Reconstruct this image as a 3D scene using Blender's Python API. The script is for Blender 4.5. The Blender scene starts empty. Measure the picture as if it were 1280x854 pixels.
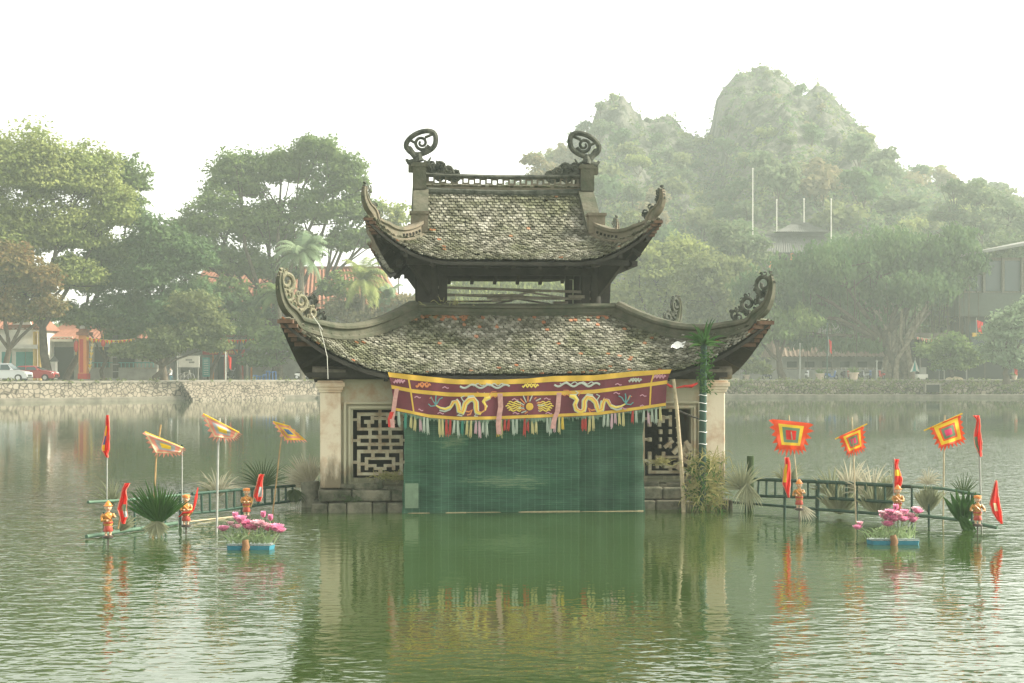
import bpy, math, random
import numpy as np
from mathutils import Vector, Matrix
R = math.radians
C = bpy.context.scene.collection
S = bpy.context.scene
rnd = random.Random(7)

# ------------------------------------------------------------------ camera, world, sun, exposure
FPX, CX, HY, CH = 1778.0, 640.0, 463.0, 2.8      # focal length in px of the 1280 frame, horizon row, eye height
cam_data = bpy.data.cameras.new('camera')
cam = bpy.data.objects.new('camera', cam_data); C.objects.link(cam)
cam.location = (0, 0, CH); cam.rotation_euler = (R(90), 0, 0)
cam_data.lens = 50.0; cam_data.sensor_width = 36.0
cam_data.shift_y = (HY - 427) / 1280
cam_data.clip_start = 0.1; cam_data.clip_end = 4000
S.camera = cam

SUN_EL, SUN_AZ = 36.0, 84.0        # azimuth clockwise from +Y (the view direction)
world = bpy.data.worlds.new('World'); S.world = world; world.use_nodes = True
wn = world.node_tree.nodes; wl = world.node_tree.links; wn.clear()
sky = wn.new('ShaderNodeTexSky'); sky.sky_type = 'NISHITA'; sky.sun_disc = False
sky.sun_elevation = R(SUN_EL); sky.sun_rotation = R(SUN_AZ)
sky.air_density = 1.0; sky.dust_density = 1.3; sky.ozone_density = 1.0
hs = wn.new('ShaderNodeHueSaturation'); hs.inputs['Saturation'].default_value = 0.10
tint = wn.new('ShaderNodeMix'); tint.data_type = 'RGBA'; tint.blend_type = 'MULTIPLY'; tint.inputs['Factor'].default_value = 1; tint.inputs['B'].default_value = (1.0, 0.98, 0.91, 1)
bg = wn.new('ShaderNodeBackground'); bg.inputs['Strength'].default_value = 0.15
wo = wn.new('ShaderNodeOutputWorld')
wl.new(sky.outputs[0], hs.inputs['Color']); wl.new(hs.outputs[0], tint.inputs['A']); wl.new(tint.outputs['Result'], bg.inputs['Color']); wl.new(bg.outputs[0], wo.inputs['Surface'])
sd = bpy.data.lights.new('sun', 'SUN'); sd.energy = 3.6; sd.angle = R(9.0); sd.color = (1.0, 0.93, 0.80)
sun = bpy.data.objects.new('sun', sd); C.objects.link(sun)
sdir = Vector((math.sin(R(SUN_AZ)) * math.cos(R(SUN_EL)), math.cos(R(SUN_AZ)) * math.cos(R(SUN_EL)), math.sin(R(SUN_EL))))
sun.rotation_euler = sdir.to_track_quat('Z', 'Y').to_euler()
sun.location = (60, -60, 90)
S.view_settings.view_transform = 'Standard'; S.view_settings.look = 'None'
S.view_settings.exposure = 1.48; S.view_settings.gamma = 1.0
S.view_settings.use_curve_mapping = False
S.cycles.max_bounces = 6; S.cycles.diffuse_bounces = 3; S.cycles.glossy_bounces = 3
S.cycles.transmission_bounces = 4; S.cycles.transparent_max_bounces = 8; S.cycles.volume_bounces = 2
S.cycles.use_denoising = True

def W(px, py, Y):
    return Vector(((px - CX) / FPX * Y, Y, CH + (HY - py) / FPX * Y))
def G(px, py, z=0.0):
    Y = (CH - z) * FPX / (py - HY); return Vector(((px - CX) / FPX * Y, Y, z))

# ------------------------------------------------------------------ materials
def mat(name, col, rough=0.8, spec=0.3, metal=0.0, noise=0.0, nscale=4.0, col2=None, bump=0.0, bscale=20.0, isl=0.0, trans=0.0, sheen=0):
    m = bpy.data.materials.new(name); m.use_nodes = True
    nt = m.node_tree; n = nt.nodes; l = nt.links; n.clear()
    out = n.new('ShaderNodeOutputMaterial'); p = n.new('ShaderNodeBsdfPrincipled')
    p.inputs['Roughness'].default_value = rough; p.inputs['Metallic'].default_value = metal
    p.inputs['Specular IOR Level'].default_value = spec
    p.inputs['Base Color'].default_value = (*col, 1)
    src = None
    if noise or col2:
        tc = n.new('ShaderNodeTexCoord'); nz = n.new('ShaderNodeTexNoise')
        nz.inputs['Scale'].default_value = nscale; nz.inputs['Detail'].default_value = 6; nz.inputs['Roughness'].default_value = 0.65
        l.new(tc.outputs['Object'], nz.inputs['Vector'])
        cr = n.new('ShaderNodeValToRGB'); e = cr.color_ramp.elements
        c2 = col2 if col2 else tuple(c * (1 - noise) for c in col)
        e[0].position = 0.36; e[0].color = (*c2, 1); e[1].position = 0.62; e[1].color = (*col, 1)
        l.new(nz.outputs['Fac'], cr.inputs['Fac']); src = cr.outputs['Color']
    if isl:
        ge = n.new('ShaderNodeNewGeometry'); mr = n.new('ShaderNodeMapRange')
        mr.inputs['To Min'].default_value = 1 - isl; mr.inputs['To Max'].default_value = 1 + isl
        l.new(ge.outputs['Random Per Island'], mr.inputs['Value'])
        mx = n.new('ShaderNodeMix'); mx.data_type = 'RGBA'; mx.blend_type = 'MULTIPLY'; mx.inputs['Factor'].default_value = 1
        if src: l.new(src, mx.inputs['A'])
        else: mx.inputs['A'].default_value = (*col, 1)
        cb = n.new('ShaderNodeCombineColor')
        for k in range(3): l.new(mr.outputs[0], cb.inputs[k])
        l.new(cb.outputs[0], mx.inputs['B']); src = mx.outputs['Result']
    if src: l.new(src, p.inputs['Base Color'])
    if bump:
        tc2 = n.new('ShaderNodeTexCoord'); nb = n.new('ShaderNodeTexNoise'); nb.inputs['Scale'].default_value = bscale; nb.inputs['Detail'].default_value = 4
        l.new(tc2.outputs['Object'], nb.inputs['Vector'])
        bn = n.new('ShaderNodeBump'); bn.inputs['Strength'].default_value = min(1, bump); bn.inputs['Distance'].default_value = 0.03
        l.new(nb.outputs['Fac'], bn.inputs['Height']); l.new(bn.outputs[0], p.inputs['Normal'])
    if trans:
        tr = n.new('ShaderNodeBsdfTranslucent'); ms = n.new('ShaderNodeMixShader'); ms.inputs[0].default_value = trans
        if src: l.new(src, tr.inputs['Color'])
        else: tr.inputs['Color'].default_value = (*col, 1)
        l.new(p.outputs[0], ms.inputs[1]); l.new(tr.outputs[0], ms.inputs[2]); l.new(ms.outputs[0], out.inputs['Surface'])
    else:
        l.new(p.outputs[0], out.inputs['Surface'])
    return m

def leafmat(name, col, col2, trans=0.4):
    """leaf: two greens by island, patchy over the crown"""
    m = bpy.data.materials.new(name); m.use_nodes = True
    nt = m.node_tree; n = nt.nodes; l = nt.links; n.clear()
    out = n.new('ShaderNodeOutputMaterial'); d = n.new('ShaderNodeBsdfDiffuse'); t = n.new('ShaderNodeBsdfTranslucent')
    ge = n.new('ShaderNodeNewGeometry'); tc = n.new('ShaderNodeTexCoord'); nz = n.new('ShaderNodeTexNoise')
    nz.inputs['Scale'].default_value = 0.35; nz.inputs['Detail'].default_value = 3
    l.new(tc.outputs['Object'], nz.inputs['Vector'])
    ad = n.new('ShaderNodeMath'); ad.operation = 'MULTIPLY_ADD'; ad.inputs[1].default_value = 0.5; 
    l.new(ge.outputs['Random Per Island'], ad.inputs[0])
    mr = n.new('ShaderNodeMapRange'); mr.inputs['From Min'].default_value = 0.35; mr.inputs['From Max'].default_value = 0.68
    mr.inputs['To Min'].default_value = 0; mr.inputs['To Max'].default_value = 0.5
    l.new(nz.outputs['Fac'], mr.inputs['Value']); l.new(mr.outputs[0], ad.inputs[2])
    mx = n.new('ShaderNodeMix'); mx.data_type = 'RGBA'
    mx.inputs['A'].default_value = (*col, 1); mx.inputs['B'].default_value = (*col2, 1)
    l.new(ad.outputs[0], mx.inputs['Factor'])
    l.new(mx.outputs['Result'], d.inputs['Color']); l.new(mx.outputs['Result'], t.inputs['Color'])
    ms = n.new('ShaderNodeMixShader'); ms.inputs[0].default_value = trans
    l.new(d.outputs[0], ms.inputs[1]); l.new(t.outputs[0], ms.inputs[2]); l.new(ms.outputs[0], out.inputs['Surface'])
    return m

# ------------------------------------------------------------------ mesh helpers
def tag(o, label=None, cat=None, group=None, kind=None):
    if label: o['label'] = label
    if cat: o['category'] = cat
    if group: o['group'] = group
    if kind: o['kind'] = kind
    return o
def thing(name, label, cat, loc=(0, 0, 0), rz=0.0, group=None):
    o = bpy.data.objects.new(name, None); C.objects.link(o); o.empty_display_size = 0.2
    o.location = loc; o.rotation_euler = (0, 0, rz)
    return tag(o, label, cat, group)
def root_inv(o):
    return (Matrix.Translation(o.location) @ Matrix.Rotation(o.rotation_euler.z, 4, 'Z')).inverted()
def copy_tree(o, parent=None):
    c = o.copy(); C.objects.link(c); c.parent = parent
    for ch in [x for x in bpy.data.objects if x.parent == o and x != c]:
        copy_tree(ch, c)
    return c

class MB:
    OFFX = 0.0
    def __init__(s): s.v = []; s.f = []; s.mi = []
    def add(s, vs, fs, m=0):
        b = len(s.v); s.v += [tuple(v) for v in vs]
        for f in fs: s.f.append(tuple(b + i for i in f)); s.mi.append(m)
        return s
    def box(s, c, sz, rot=None, m=0, taper=1.0):
        hx, hy, hz = sz[0] / 2, sz[1] / 2, sz[2] / 2; c = Vector(c)
        vs = []
        for z in (-hz, hz):
            k = 1.0 if z < 0 else taper
            for x, y in ((-hx, -hy), (hx, -hy), (hx, hy), (-hx, hy)):
                p = Vector((x * k, y * k, z))
                if rot is not None: p = (Matrix.Rotation(rot, 3, 'Z') if isinstance(rot, (int, float)) else rot) @ p
                vs.append(c + p)
        return s.add(vs, [(0, 3, 2, 1), (4, 5, 6, 7), (0, 1, 5, 4), (1, 2, 6, 5), (2, 3, 7, 6), (3, 0, 4, 7)], m)
    def bb(s, x0, x1, y0, y1, z0, z1, m=0):
        return s.box(((x0 + x1) / 2, (y0 + y1) / 2, (z0 + z1) / 2), (x1 - x0, y1 - y0, z1 - z0), None, m)
    def bar(s, a, b, w, h, m=0):
        a = Vector(a); b = Vector(b); d = b - a; L = d.length
        q = d.to_track_quat('X', 'Z').to_matrix()
        return s.box((a + b) / 2, (L, w, h), q, m)
    def tube(s, pts, r, n=8, m=0, caps=True, flat=1.0):
        pts = [Vector(p) for p in pts]; N = len(pts)
        rr = r if isinstance(r, (list, tuple)) else [r] * N
        vs = []; prev = None
        for i, p in enumerate(pts):
            t = (pts[min(i + 1, N - 1)] - pts[max(i - 1, 0)])
            if t.length < 1e-9: t = Vector((0, 0, 1))
            t.normalize()
            if prev is None:
                a = Vector((0, 0, 1)) if abs(t.z) < 0.9 else Vector((1, 0, 0))
                u = t.cross(a).normalized()
            else:
                u = prev - t * prev.dot(t)
                if u.length < 1e-6: u = t.orthogonal()
                u.normalize()
            prev = u; w = t.cross(u)
            for k in range(n):
                an = 2 * math.pi * k / n
                vs.append(p + (u * math.cos(an) + w * math.sin(an) * flat) * rr[i])
        fs = []
        for i in range(N - 1):
            for k in range(n):
                a = i * n + k; b = i * n + (k + 1) % n
                fs.append((a, b, b + n, a + n))
        if caps: fs.append(tuple(range(n - 1, -1, -1))); fs.append(tuple((N - 1) * n + k for k in range(n)))
        return s.add(vs, fs, m)
    def sweep(s, pts, prof, m=0, closed=True, side=None, scales=None):
        """profile of (sideways, up) points swept along pts, up is world z leaned with the path; side can be fixed"""
        pts = [Vector(p) for p in pts]; N = len(pts); n = len(prof); vs = []
        for i, p in enumerate(pts):
            t = (pts[min(i + 1, N - 1)] - pts[max(i - 1, 0)]).normalized()
            sd_ = Vector(side) if side is not None else t.cross(Vector((0, 0, 1)))
            if sd_.length < 1e-5: sd_ = Vector((1, 0, 0))
            sd_.normalize(); up = sd_.cross(t).normalized()
            k = scales[i] if scales else 1.0
            for a, b in prof: vs.append(p + sd_ * a * k + up * b * k)
        fs = []
        for i in range(N - 1):
            for k in range(n if closed else n - 1):
                a = i * n + k; b = i * n + (k + 1) % n
                fs.append((a, b, b + n, a + n))
        if closed: fs.append(tuple(range(n - 1, -1, -1))); fs.append(tuple((N - 1) * n + k for k in range(n)))
        return s.add(vs, fs, m)
    def lathe(s, c, prof, n=16, m=0, sx=1, sy=1):
        c = Vector(c); vs = []
        for r, z in prof:
            for k in range(n):
                a = 2 * math.pi * k / n; vs.append(c + Vector((r * math.cos(a) * sx, r * math.sin(a) * sy, z)))
        fs = []
        for i in range(len(prof) - 1):
            for k in range(n):
                a = i * n + k; b = i * n + (k + 1) % n; fs.append((a, b, b + n, a + n))
        fs.append(tuple(range(n - 1, -1, -1))); fs.append(tuple((len(prof) - 1) * n + k for k in range(n)))
        return s.add(vs, fs, m)
    def ball(s, c, r, n=12, m=0, rot=None):
        c = Vector(c); r = Vector(r) if not isinstance(r, (int, float)) else Vector((r, r, r)); vs = []; h = n // 2
        for i in range(h + 1):
            th = math.pi * i / h
            for k in range(n):
                a = 2 * math.pi * k / n
                p = Vector((r.x * math.sin(th) * math.cos(a), r.y * math.sin(th) * math.sin(a), r.z * math.cos(th)))
                if rot is not None: p = rot @ p
                vs.append(c + p)
        fs = []
        for i in range(h):
            for k in range(n):
                a = i * n + k; b = i * n + (k + 1) % n; fs.append((a, a + n, b + n, b))
        return s.add(vs, fs, m)
    def prism(s, poly, origin, ax, ay, th, m=0):
        """2-D outline in axes ax, ay through origin, thickness th along their normal (centred)"""
        o = Vector(origin); ax = Vector(ax); ay = Vector(ay); nn = ax.cross(ay).normalized() * th / 2; n = len(poly)
        vs = [o + ax * x + ay * y + nn for x, y in poly] + [o + ax * x + ay * y - nn for x, y in poly]
        fs = [tuple(range(n)), tuple(range(2 * n - 1, n - 1, -1))] + [(i, n + i, n + (i + 1) % n, (i + 1) % n) for i in range(n)]
        return s.add(vs, fs, m)
    def grid(s, fn, nu, nv, m=0, mf=None):
        vs = [fn(i / nu, j / nv) for j in range(nv + 1) for i in range(nu + 1)]
        b = len(s.v); s.v += [tuple(v) for v in vs]
        for j in range(nv):
            for i in range(nu):
                a = b + j * (nu + 1) + i; s.f.append((a, a + 1, a + nu + 2, a + nu + 1))
                s.mi.append(mf((i + .5) / nu, (j + .5) / nv) if mf else m)
        return s
    def build(s, name, mats, parent=None, world=False, origin=None, smooth=False, bevel=0.0):
        me = bpy.data.meshes.new(name); vs = s.v
        if MB.OFFX and not world: vs = [(x + MB.OFFX, y, z) for x, y, z in vs]
        if world and parent is not None:
            M = root_inv(parent); vs = [tuple(M @ Vector(v)) for v in vs]
        if origin is not None:
            ox, oy, oz = origin; vs = [(x - ox, y - oy, z - oz) for x, y, z in vs]
        me.from_pydata(vs, [], s.f); me.update()
        if not isinstance(mats, (list, tuple)): mats = [mats]
        for m in mats: me.materials.append(m)
        if len(mats) > 1: me.polygons.foreach_set('material_index', s.mi)
        if smooth:
            me.polygons.foreach_set('use_smooth', [True] * len(me.polygons))
            me.set_sharp_from_angle(angle=R(38))
        o = bpy.data.objects.new(name, me); C.objects.link(o)
        if parent is not None: o.parent = parent
        if origin is not None: o.location = origin
        if bevel:
            b = o.modifiers.new('bevel', 'BEVEL'); b.width = bevel; b.segments = 2; b.limit_method = 'ANGLE'
        return o

def np_mesh(name, verts, faces, mats, mi=None):
    """verts (N,3), faces (M,4) numpy -> mesh"""
    me = bpy.data.meshes.new(name); N = len(verts); M = len(faces); k = faces.shape[1]
    me.vertices.add(N); me.vertices.foreach_set('co', np.asarray(verts, dtype=np.float32).ravel())
    me.loops.add(M * k); me.loops.foreach_set('vertex_index', faces.astype(np.int32).ravel())
    me.polygons.add(M); me.polygons.foreach_set('loop_start', np.arange(0, M * k, k, dtype=np.int32))
    if not isinstance(mats, (list, tuple)): mats = [mats]
    for m in mats: me.materials.append(m)
    if mi is not None: me.polygons.foreach_set('material_index', mi.astype(np.int32))
    me.update(calc_edges=True)
    return me
def np_obj(name, me, parent=None, loc=None):
    o = bpy.data.objects.new(name, me); C.objects.link(o)
    if parent is not None: o.parent = parent
    if loc is not None: o.location = loc
    return o
# ------------------------------------------------------------------ the setting: lake, ground, bank, hill
BANKZ = 1.8
def bank_y(x):
    """distance of the far water line over x"""
    if x > -19.3: return 146.0 - max(0, (-x)) * 0.15
    return 143.1 + (x + 19.3) * 0.75
m_ground = mat('ground_earth', (0.20, 0.17, 0.12), 0.95, 0.1, noise=0.4, nscale=0.4, col2=(0.10, 0.12, 0.06))
xs = [-140, -90, -60, -44.6, -32, -25, -19.3, -10, 0, 20, 45, 90, 140]
mb = MB()
# one ground sheet, with the lake basin sunk into it
far = 420
row = [(x, bank_y(x) + 0.5, BANKZ) for x in xs]
vs = row + [(x * 3, far, BANKZ) for x in xs] + [(x, bank_y(x) + 0.5, -1.6) for x in xs] + [(x, -12, -1.6) for x in xs] + [(x, -12, 1.1) for x in xs] + [(x * 3, -far, 1.1) for x in xs]
n = len(xs); fs = []
for r in range(1):
    for i in range(n - 1):
        fs.append((i, i + 1, n + i + 1, n + i))
        fs.append((2 * n + i, 2 * n + i + 1, i + 1, i)); fs.append((3 * n + i, 3 * n + i + 1, 2 * n + i + 1, 2 * n + i))
        fs.append((4 * n + i, 4 * n + i + 1, 3 * n + i + 1, 3 * n + i)); fs.append((5 * n + i, 5 * n + i + 1, 4 * n + i + 1, 4 * n + i))
mb.add(vs, fs)
for sgn, i in ((-1, 0), (1, n - 1)):
    b = [(xs[i], bank_y(xs[i]) + .5, BANKZ), (xs[i], -12, 1.1), (xs[i], -12, -1.6), (xs[i], bank_y(xs[i]) + .5, -1.6), (sgn * 420, -far, 1.1), (sgn * 420, far, BANKZ)]
    mb.add(b, [(0, 1, 2, 3), (0, 5, 4, 1)])
ground = tag(mb.build('ground', m_ground), kind='structure')

# water
m_water = bpy.data.materials.new('lake_water'); m_water.use_nodes = True
nt = m_water.node_tree; n_ = nt.nodes; l_ = nt.links; n_.clear()
out = n_.new('ShaderNodeOutputMaterial'); p = n_.new('ShaderNodeBsdfPrincipled')
p.inputs['Base Color'].default_value = (0.034, 0.058, 0.016, 1); p.inputs['Roughness'].default_value = 0.03; p.inputs['IOR'].default_value = 1.55
tc = n_.new('ShaderNodeTexCoord')
def nz_(sx, sy, scale, detail, rot=0.0, rough=0.5, dist=0.0):
    mp = n_.new('ShaderNodeMapping'); mp.inputs['Scale'].default_value = (sx, sy, 1); mp.inputs['Rotation'].default_value = (0, 0, rot)
    z = n_.new('ShaderNodeTexNoise'); z.inputs['Scale'].default_value = scale; z.inputs['Detail'].default_value = detail
    z.inputs['Roughness'].default_value = rough; z.inputs['Distortion'].default_value = dist
    l_.new(tc.outputs['Object'], mp.inputs['Vector']); l_.new(mp.outputs[0], z.inputs['Vector']); return z
def math_(op, a, b=None, c=None, clamp=False):
    q = n_.new('ShaderNodeMath'); q.operation = op; q.use_clamp = clamp
    for k, v in enumerate((a, b, c)):
        if v is None: continue
        if isinstance(v, (int, float)): q.inputs[k].default_value = v
        else: l_.new(v, q.inputs[k])
    return q.outputs[0]
fine = nz_(0.62, 1.0, 8.0, 1.5, R(9), 0.5, 0.3)
mid = nz_(0.6, 1.0, 3.2, 1.5, R(-6), 0.5, 0.2)
# where the breeze ruffles the lake: patches, and none in the lee of the pavilion
sep = n_.new('ShaderNodeSeparateXYZ'); l_.new(tc.outputs['Object'], sep.inputs[0])
patch = nz_(0.6, 0.35, 0.09, 2.0)
pm = n_.new('ShaderNodeMapRange'); pm.inputs['From Min'].default_value = 0.40; pm.inputs['From Max'].default_value = 0.60
l_.new(patch.outputs['Fac'], pm.inputs['Value'])
def ell(cx, cy, rx, ry, soft=0.5):
    dx = math_('DIVIDE', math_('SUBTRACT', sep.outputs[0], cx), rx); dy = math_('DIVIDE', math_('SUBTRACT', sep.outputs[1], cy), ry)
    d = math_('SQRT', math_('ADD', math_('MULTIPLY', dx, dx), math_('MULTIPLY', dy, dy)))
    q = n_.new('ShaderNodeMapRange'); q.interpolation_type = 'SMOOTHSTEP'
    q.inputs['From Min'].default_value = 1 - soft; q.inputs['From Max'].default_value = 1 + soft
    q.inputs['To Min'].default_value = 1; q.inputs['To Max'].default_value = 0
    l_.new(d, q.inputs['Value']); return q.outputs[0]
lee = ell(0.3, 21, 3.6, 8, 0.35)
ruff_r = ell(19, 42, 17, 20, 0.4)
ruff_l = ell(-7.5, 15.5, 6.5, 9, 0.45)
ruff_l2 = ell(-7.5, 26, 6, 12, 0.5)
ruff_b = ell(4.5, 13, 4.5, 4.6, 0.5)
far_ = n_.new('ShaderNodeMapRange'); far_.inputs['From Min'].default_value = 45; far_.inputs['From Max'].default_value = 80; far_.inputs['To Min'].default_value = 1; far_.inputs['To Max'].default_value = .12
l_.new(sep.outputs[1], far_.inputs['Value'])
amp = math_('MULTIPLY', math_('MULTIPLY_ADD', pm.outputs[0], 0.30, 0.14), far_.outputs[0])
amp = math_('MAXIMUM', amp, math_('MULTIPLY', ruff_r, 1.5))
amp = math_('MAXIMUM', amp, math_('MULTIPLY', ruff_l, 0.62))
amp = math_('MAXIMUM', amp, math_('MULTIPLY', ruff_l2, 0.85))
amp = math_('MAXIMUM', amp, math_('MULTIPLY', ruff_b, 1.0))
amp = math_('MULTIPLY', amp, math_('MULTIPLY_ADD', lee, -0.45, 1.0))
h = math_('ADD', math_('MULTIPLY', fine.outputs['Fac'], 0.0125), math_('MULTIPLY', mid.outputs['Fac'], 0.018))
h = math_('MULTIPLY', h, amp)
bn = n_.new('ShaderNodeBump'); bn.inputs['Strength'].default_value = 1.0; bn.inputs['Distance'].default_value = 1.0
l_.new(h, bn.inputs['Height']); l_.new(bn.outputs[0], p.inputs['Normal']); l_.new(p.outputs[0], out.inputs['Surface'])
mb = MB(); mb.add([(x, bank_y(x) + .45, 0) for x in xs] + [(x, -11.9, 0) for x in xs], [(len(xs) + i, len(xs) + i + 1, i + 1, i) for i in range(len(xs) - 1)])
tag(mb.build('water', m_water), kind='structure')

# retaining wall of the far bank: rubble masonry with a coping
m_rubble = bpy.data.materials.new('rubble_masonry'); m_rubble.use_nodes = True
nt = m_rubble.node_tree; n = nt.nodes; l = nt.links
p = n['Principled BSDF']; p.inputs['Roughness'].default_value = .9
tc = n.new('ShaderNodeTexCoord'); vo = n.new('ShaderNodeTexVoronoi'); vo.inputs['Scale'].default_value = 2.6; vo.inputs['Randomness'].default_value = .9
vo2 = n.new('ShaderNodeTexVoronoi'); vo2.feature = 'DISTANCE_TO_EDGE'; vo2.inputs['Scale'].default_value = 2.6; vo2.inputs['Randomness'].default_value = .9
cr = n.new('ShaderNodeValToRGB'); cr.color_ramp.elements[0].color = (.20, .17, .12, 1); cr.color_ramp.elements[1].color = (.33, .29, .22, 1)
cr2 = n.new('ShaderNodeValToRGB'); cr2.color_ramp.elements[0].position = .02; cr2.color_ramp.elements[0].color = (.13, .12, .09, 1); cr2.color_ramp.elements[1].position = .12; cr2.color_ramp.elements[1].color = (1, 1, 1, 1)
mx = n.new('ShaderNodeMix'); mx.data_type = 'RGBA'; mx.blend_type = 'MULTIPLY'; mx.inputs['Factor'].default_value = 1
for v in (vo, vo2): l.new(tc.outputs['Object'], v.inputs['Vector'])
l.new(vo.outputs['Color'], cr.inputs['Fac']); l.new(vo2.outputs['Distance'], cr2.inputs['Fac'])
l.new(cr.outputs['Color'], mx.inputs['A']); l.new(cr2.outputs['Color'], mx.inputs['B']); l.new(mx.outputs['Result'], p.inputs['Base Color'])
m_coping = mat('coping_stone', (.30, .275, .215), .9, noise=.35, nscale=1.5)
m_wetstone = mat('waterline_stone', (.21, .195, .145), .8, noise=.45, nscale=1.2)
def bank_wall(x0, x1, label, batter=0.0, base=0.0, step=2.0):
    t = thing('embankment_wall', label, 'wall', (x0, bank_y(x0), 0))
    q = np.linspace(x0, x1, int((x1 - x0) / step) + 1); a = MB(); b = MB(); c = MB()
    for i in range(len(q) - 1):
        xa, xb = q[i], q[i + 1]; ya, yb = bank_y(xa), bank_y(xb)
        a.add([(xa, ya - .3 - batter, -1.5), (xb, yb - .3 - batter, -1.5), (xb, yb, BANKZ - .12), (xa, ya, BANKZ - .12)], [(0, 1, 2, 3)])
        b.add([(xa, ya - .08, BANKZ - .12), (xb, yb - .08, BANKZ - .12), (xb, yb - .08, BANKZ + .03), (xa, ya - .08, BANKZ + .03), (xb, yb + .6, BANKZ + .03), (xa, ya + .6, BANKZ + .03), (xb, yb + .3, BANKZ - .12), (xa, ya + .3, BANKZ - .12)],
              [(0, 1, 2, 3), (3, 2, 4, 5), (0, 7, 6, 1)])
        c.add([(xa, ya - .75 - batter - base, -1), (xb, yb - .75 - batter - base, -1), (xb, yb - .75 - batter - base, .30), (xa, ya - .75 - batter - base, .30), (xb, yb - .1, .36), (xa, ya - .1, .36)], [(0, 1, 2, 3), (3, 2, 4, 5)])
    a.build('masonry_face', m_rubble, t, world=True); b.build('coping', m_coping, t, world=True); c.build('footing', m_wetstone, t, world=True)
bank_wall(-90, -19.3, 'sunlit rubble stone embankment wall below the parked cars and temple gate')
bank_wall(-19.3, 100, 'weathered embankment wall below the banyan tree', batter=0.6, base=0.5)
# steps down to the water in front of the red banner house
t = thing('stone_stairs', 'worn stone steps going down the bank below the red entrance banner', 'steps', W(285, 496, 136))
mb = MB()
pa = Vector((G(232, 498.5).x, 0, 0)); 
for k in range(7):
    z = 0.22 + k * 0.24; xa, xb = -31.2, -23.5
    off = 2.6 - k * .38
    dv = Vector((0.6, -0.8, 0))
    A = Vector((xa, bank_y(xa), 0)) + dv * off; B = Vector((xb, bank_y(xb), 0)) + dv * off
    A2 = Vector((xa, bank_y(xa), 0)) - dv * .2; B2 = Vector((xb, bank_y(xb), 0)) - dv * .2
    mb.add([(A.x, A.y, z - .5), (B.x, B.y, z - .5), (B.x, B.y, z), (A.x, A.y, z), (B2.x, B2.y, z), (A2.x, A2.y, z), (B2.x, B2.y, z - .5), (A2.x, A2.y, z - .5)],
           [(0, 1, 2, 3), (3, 2, 4, 5), (0, 3, 5, 7), (1, 6, 4, 2)])
mb.build('step_flight', m_rubble, t, world=True)
# lakeside road behind the wall
m_pave = mat('promenade_paving', (.33, .31, .26), .9, noise=.25, nscale=.8)
mb = MB(); q = np.linspace(-88, 99, 60)
mb.add([(x, bank_y(x) + .62, BANKZ + .02) for x in q] + [(x, bank_y(x) + 9, BANKZ + .02) for x in q], [(i, i + 1, 60 + i + 1, 60 + i) for i in range(59)])
tag(mb.build('pavement', m_pave), kind='structure')

# ---- karst hill
HSIL = [(520, 400), (600, 330), (640, 262), (660, 228), (690, 200), (735, 158), (748, 124), (775, 112), (790, 128), (806, 134), (835, 136), (852, 152), (872, 170), (888, 162), (895, 118), (908, 104), (925, 92), (960, 80), (985, 96), (1000, 112), (1030, 106), (1048, 132), (1075, 162), (1095, 188), (1130, 210), (1170, 228), (1230, 240), (1300, 262), (1420, 320), (1600, 400)]
HY0, HY1 = 178.0, 300.0
hx = np.array([(px - CX) / FPX * HY1 for px, py in HSIL]); hz = np.array([CH + (HY - py) / FPX * HY1 for px, py in HSIL]) - BANKZ
def vnoise(x, y, seed=0):
    def hsh(i, j): return np.modf(np.abs(np.sin(i * 127.1 + j * 311.7 + seed * 74.7) * 43758.5453))[0]
    i = np.floor(x); j = np.floor(y); fx = x - i; fy = y - j; fx = fx * fx * (3 - 2 * fx); fy = fy * fy * (3 - 2 * fy)
    return (hsh(i, j) * (1 - fx) + hsh(i + 1, j) * fx) * (1 - fy) + (hsh(i, j + 1) * (1 - fx) + hsh(i + 1, j + 1) * fx) * fy
def fbm(x, y, seed=0, o=4):
    s = 0; a = .5
    for k in range(o): s = s + a * vnoise(x * 2 ** k, y * 2 ** k, seed + k); a *= .5
    return s
def hill_h(x, y):
    x = np.asarray(x, float); y = np.asarray(y, float)
    # the hill's ridge follows the silhouette; follow sight lines so that it keeps its outline
    xr = x * (HY1 / np.maximum(y, 150))
    xr = xr * .55 + x * .45
    base = np.interp(xr, hx, hz, left=0, right=0)
    t = (y - HY0) / (HY1 - HY0)
    g = np.where(t < 1, np.clip(t, 0, 1) ** .85, np.clip(1 - (t - 1) / 0.9, 0, 1) ** .8)
    w = np.clip(t, 0, 1) * np.clip(2.2 - t, 0, 1)
    nn = (fbm(x / 17, y / 17, 3) - .47) * 13 + (fbm(x / 5, y / 5, 9) - .47) * 5
    nn = nn + np.clip(base / 30 - .6, 0, 1) * ((fbm(x / 3.2, y / 16, 21) - .47) * 9 + (fbm(x / 2.0, y / 2.0, 25) - .47) * 4)
    hgt = base * g + nn * w * np.clip(base / 25, 0.1, 1) * np.where(t > .9, .45, 1.0)
    return np.maximum(hgt - 1.0, -1.0)
NX, NY = 300, 170
gx = np.linspace(-35, 175, NX); gy = np.linspace(176, 412, NY); X_, Y_ = np.meshgrid(gx, gy)
Z_ = hill_h(X_, Y_) + BANKZ
ids = np.arange(NX * NY).reshape(NY, NX)
faces = np.stack([ids[:-1, :-1], ids[:-1, 1:], ids[1:, 1:], ids[1:, :-1]], -1).reshape(-1, 4)
m_hill = bpy.data.materials.new('hill_rock_and_scrub'); m_hill.use_nodes = True
nt = m_hill.node_tree; n = nt.nodes; l = nt.links; p = n['Principled BSDF']; p.inputs['Roughness'].default_value = .95; p.inputs['Specular IOR Level'].default_value = .1
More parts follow.
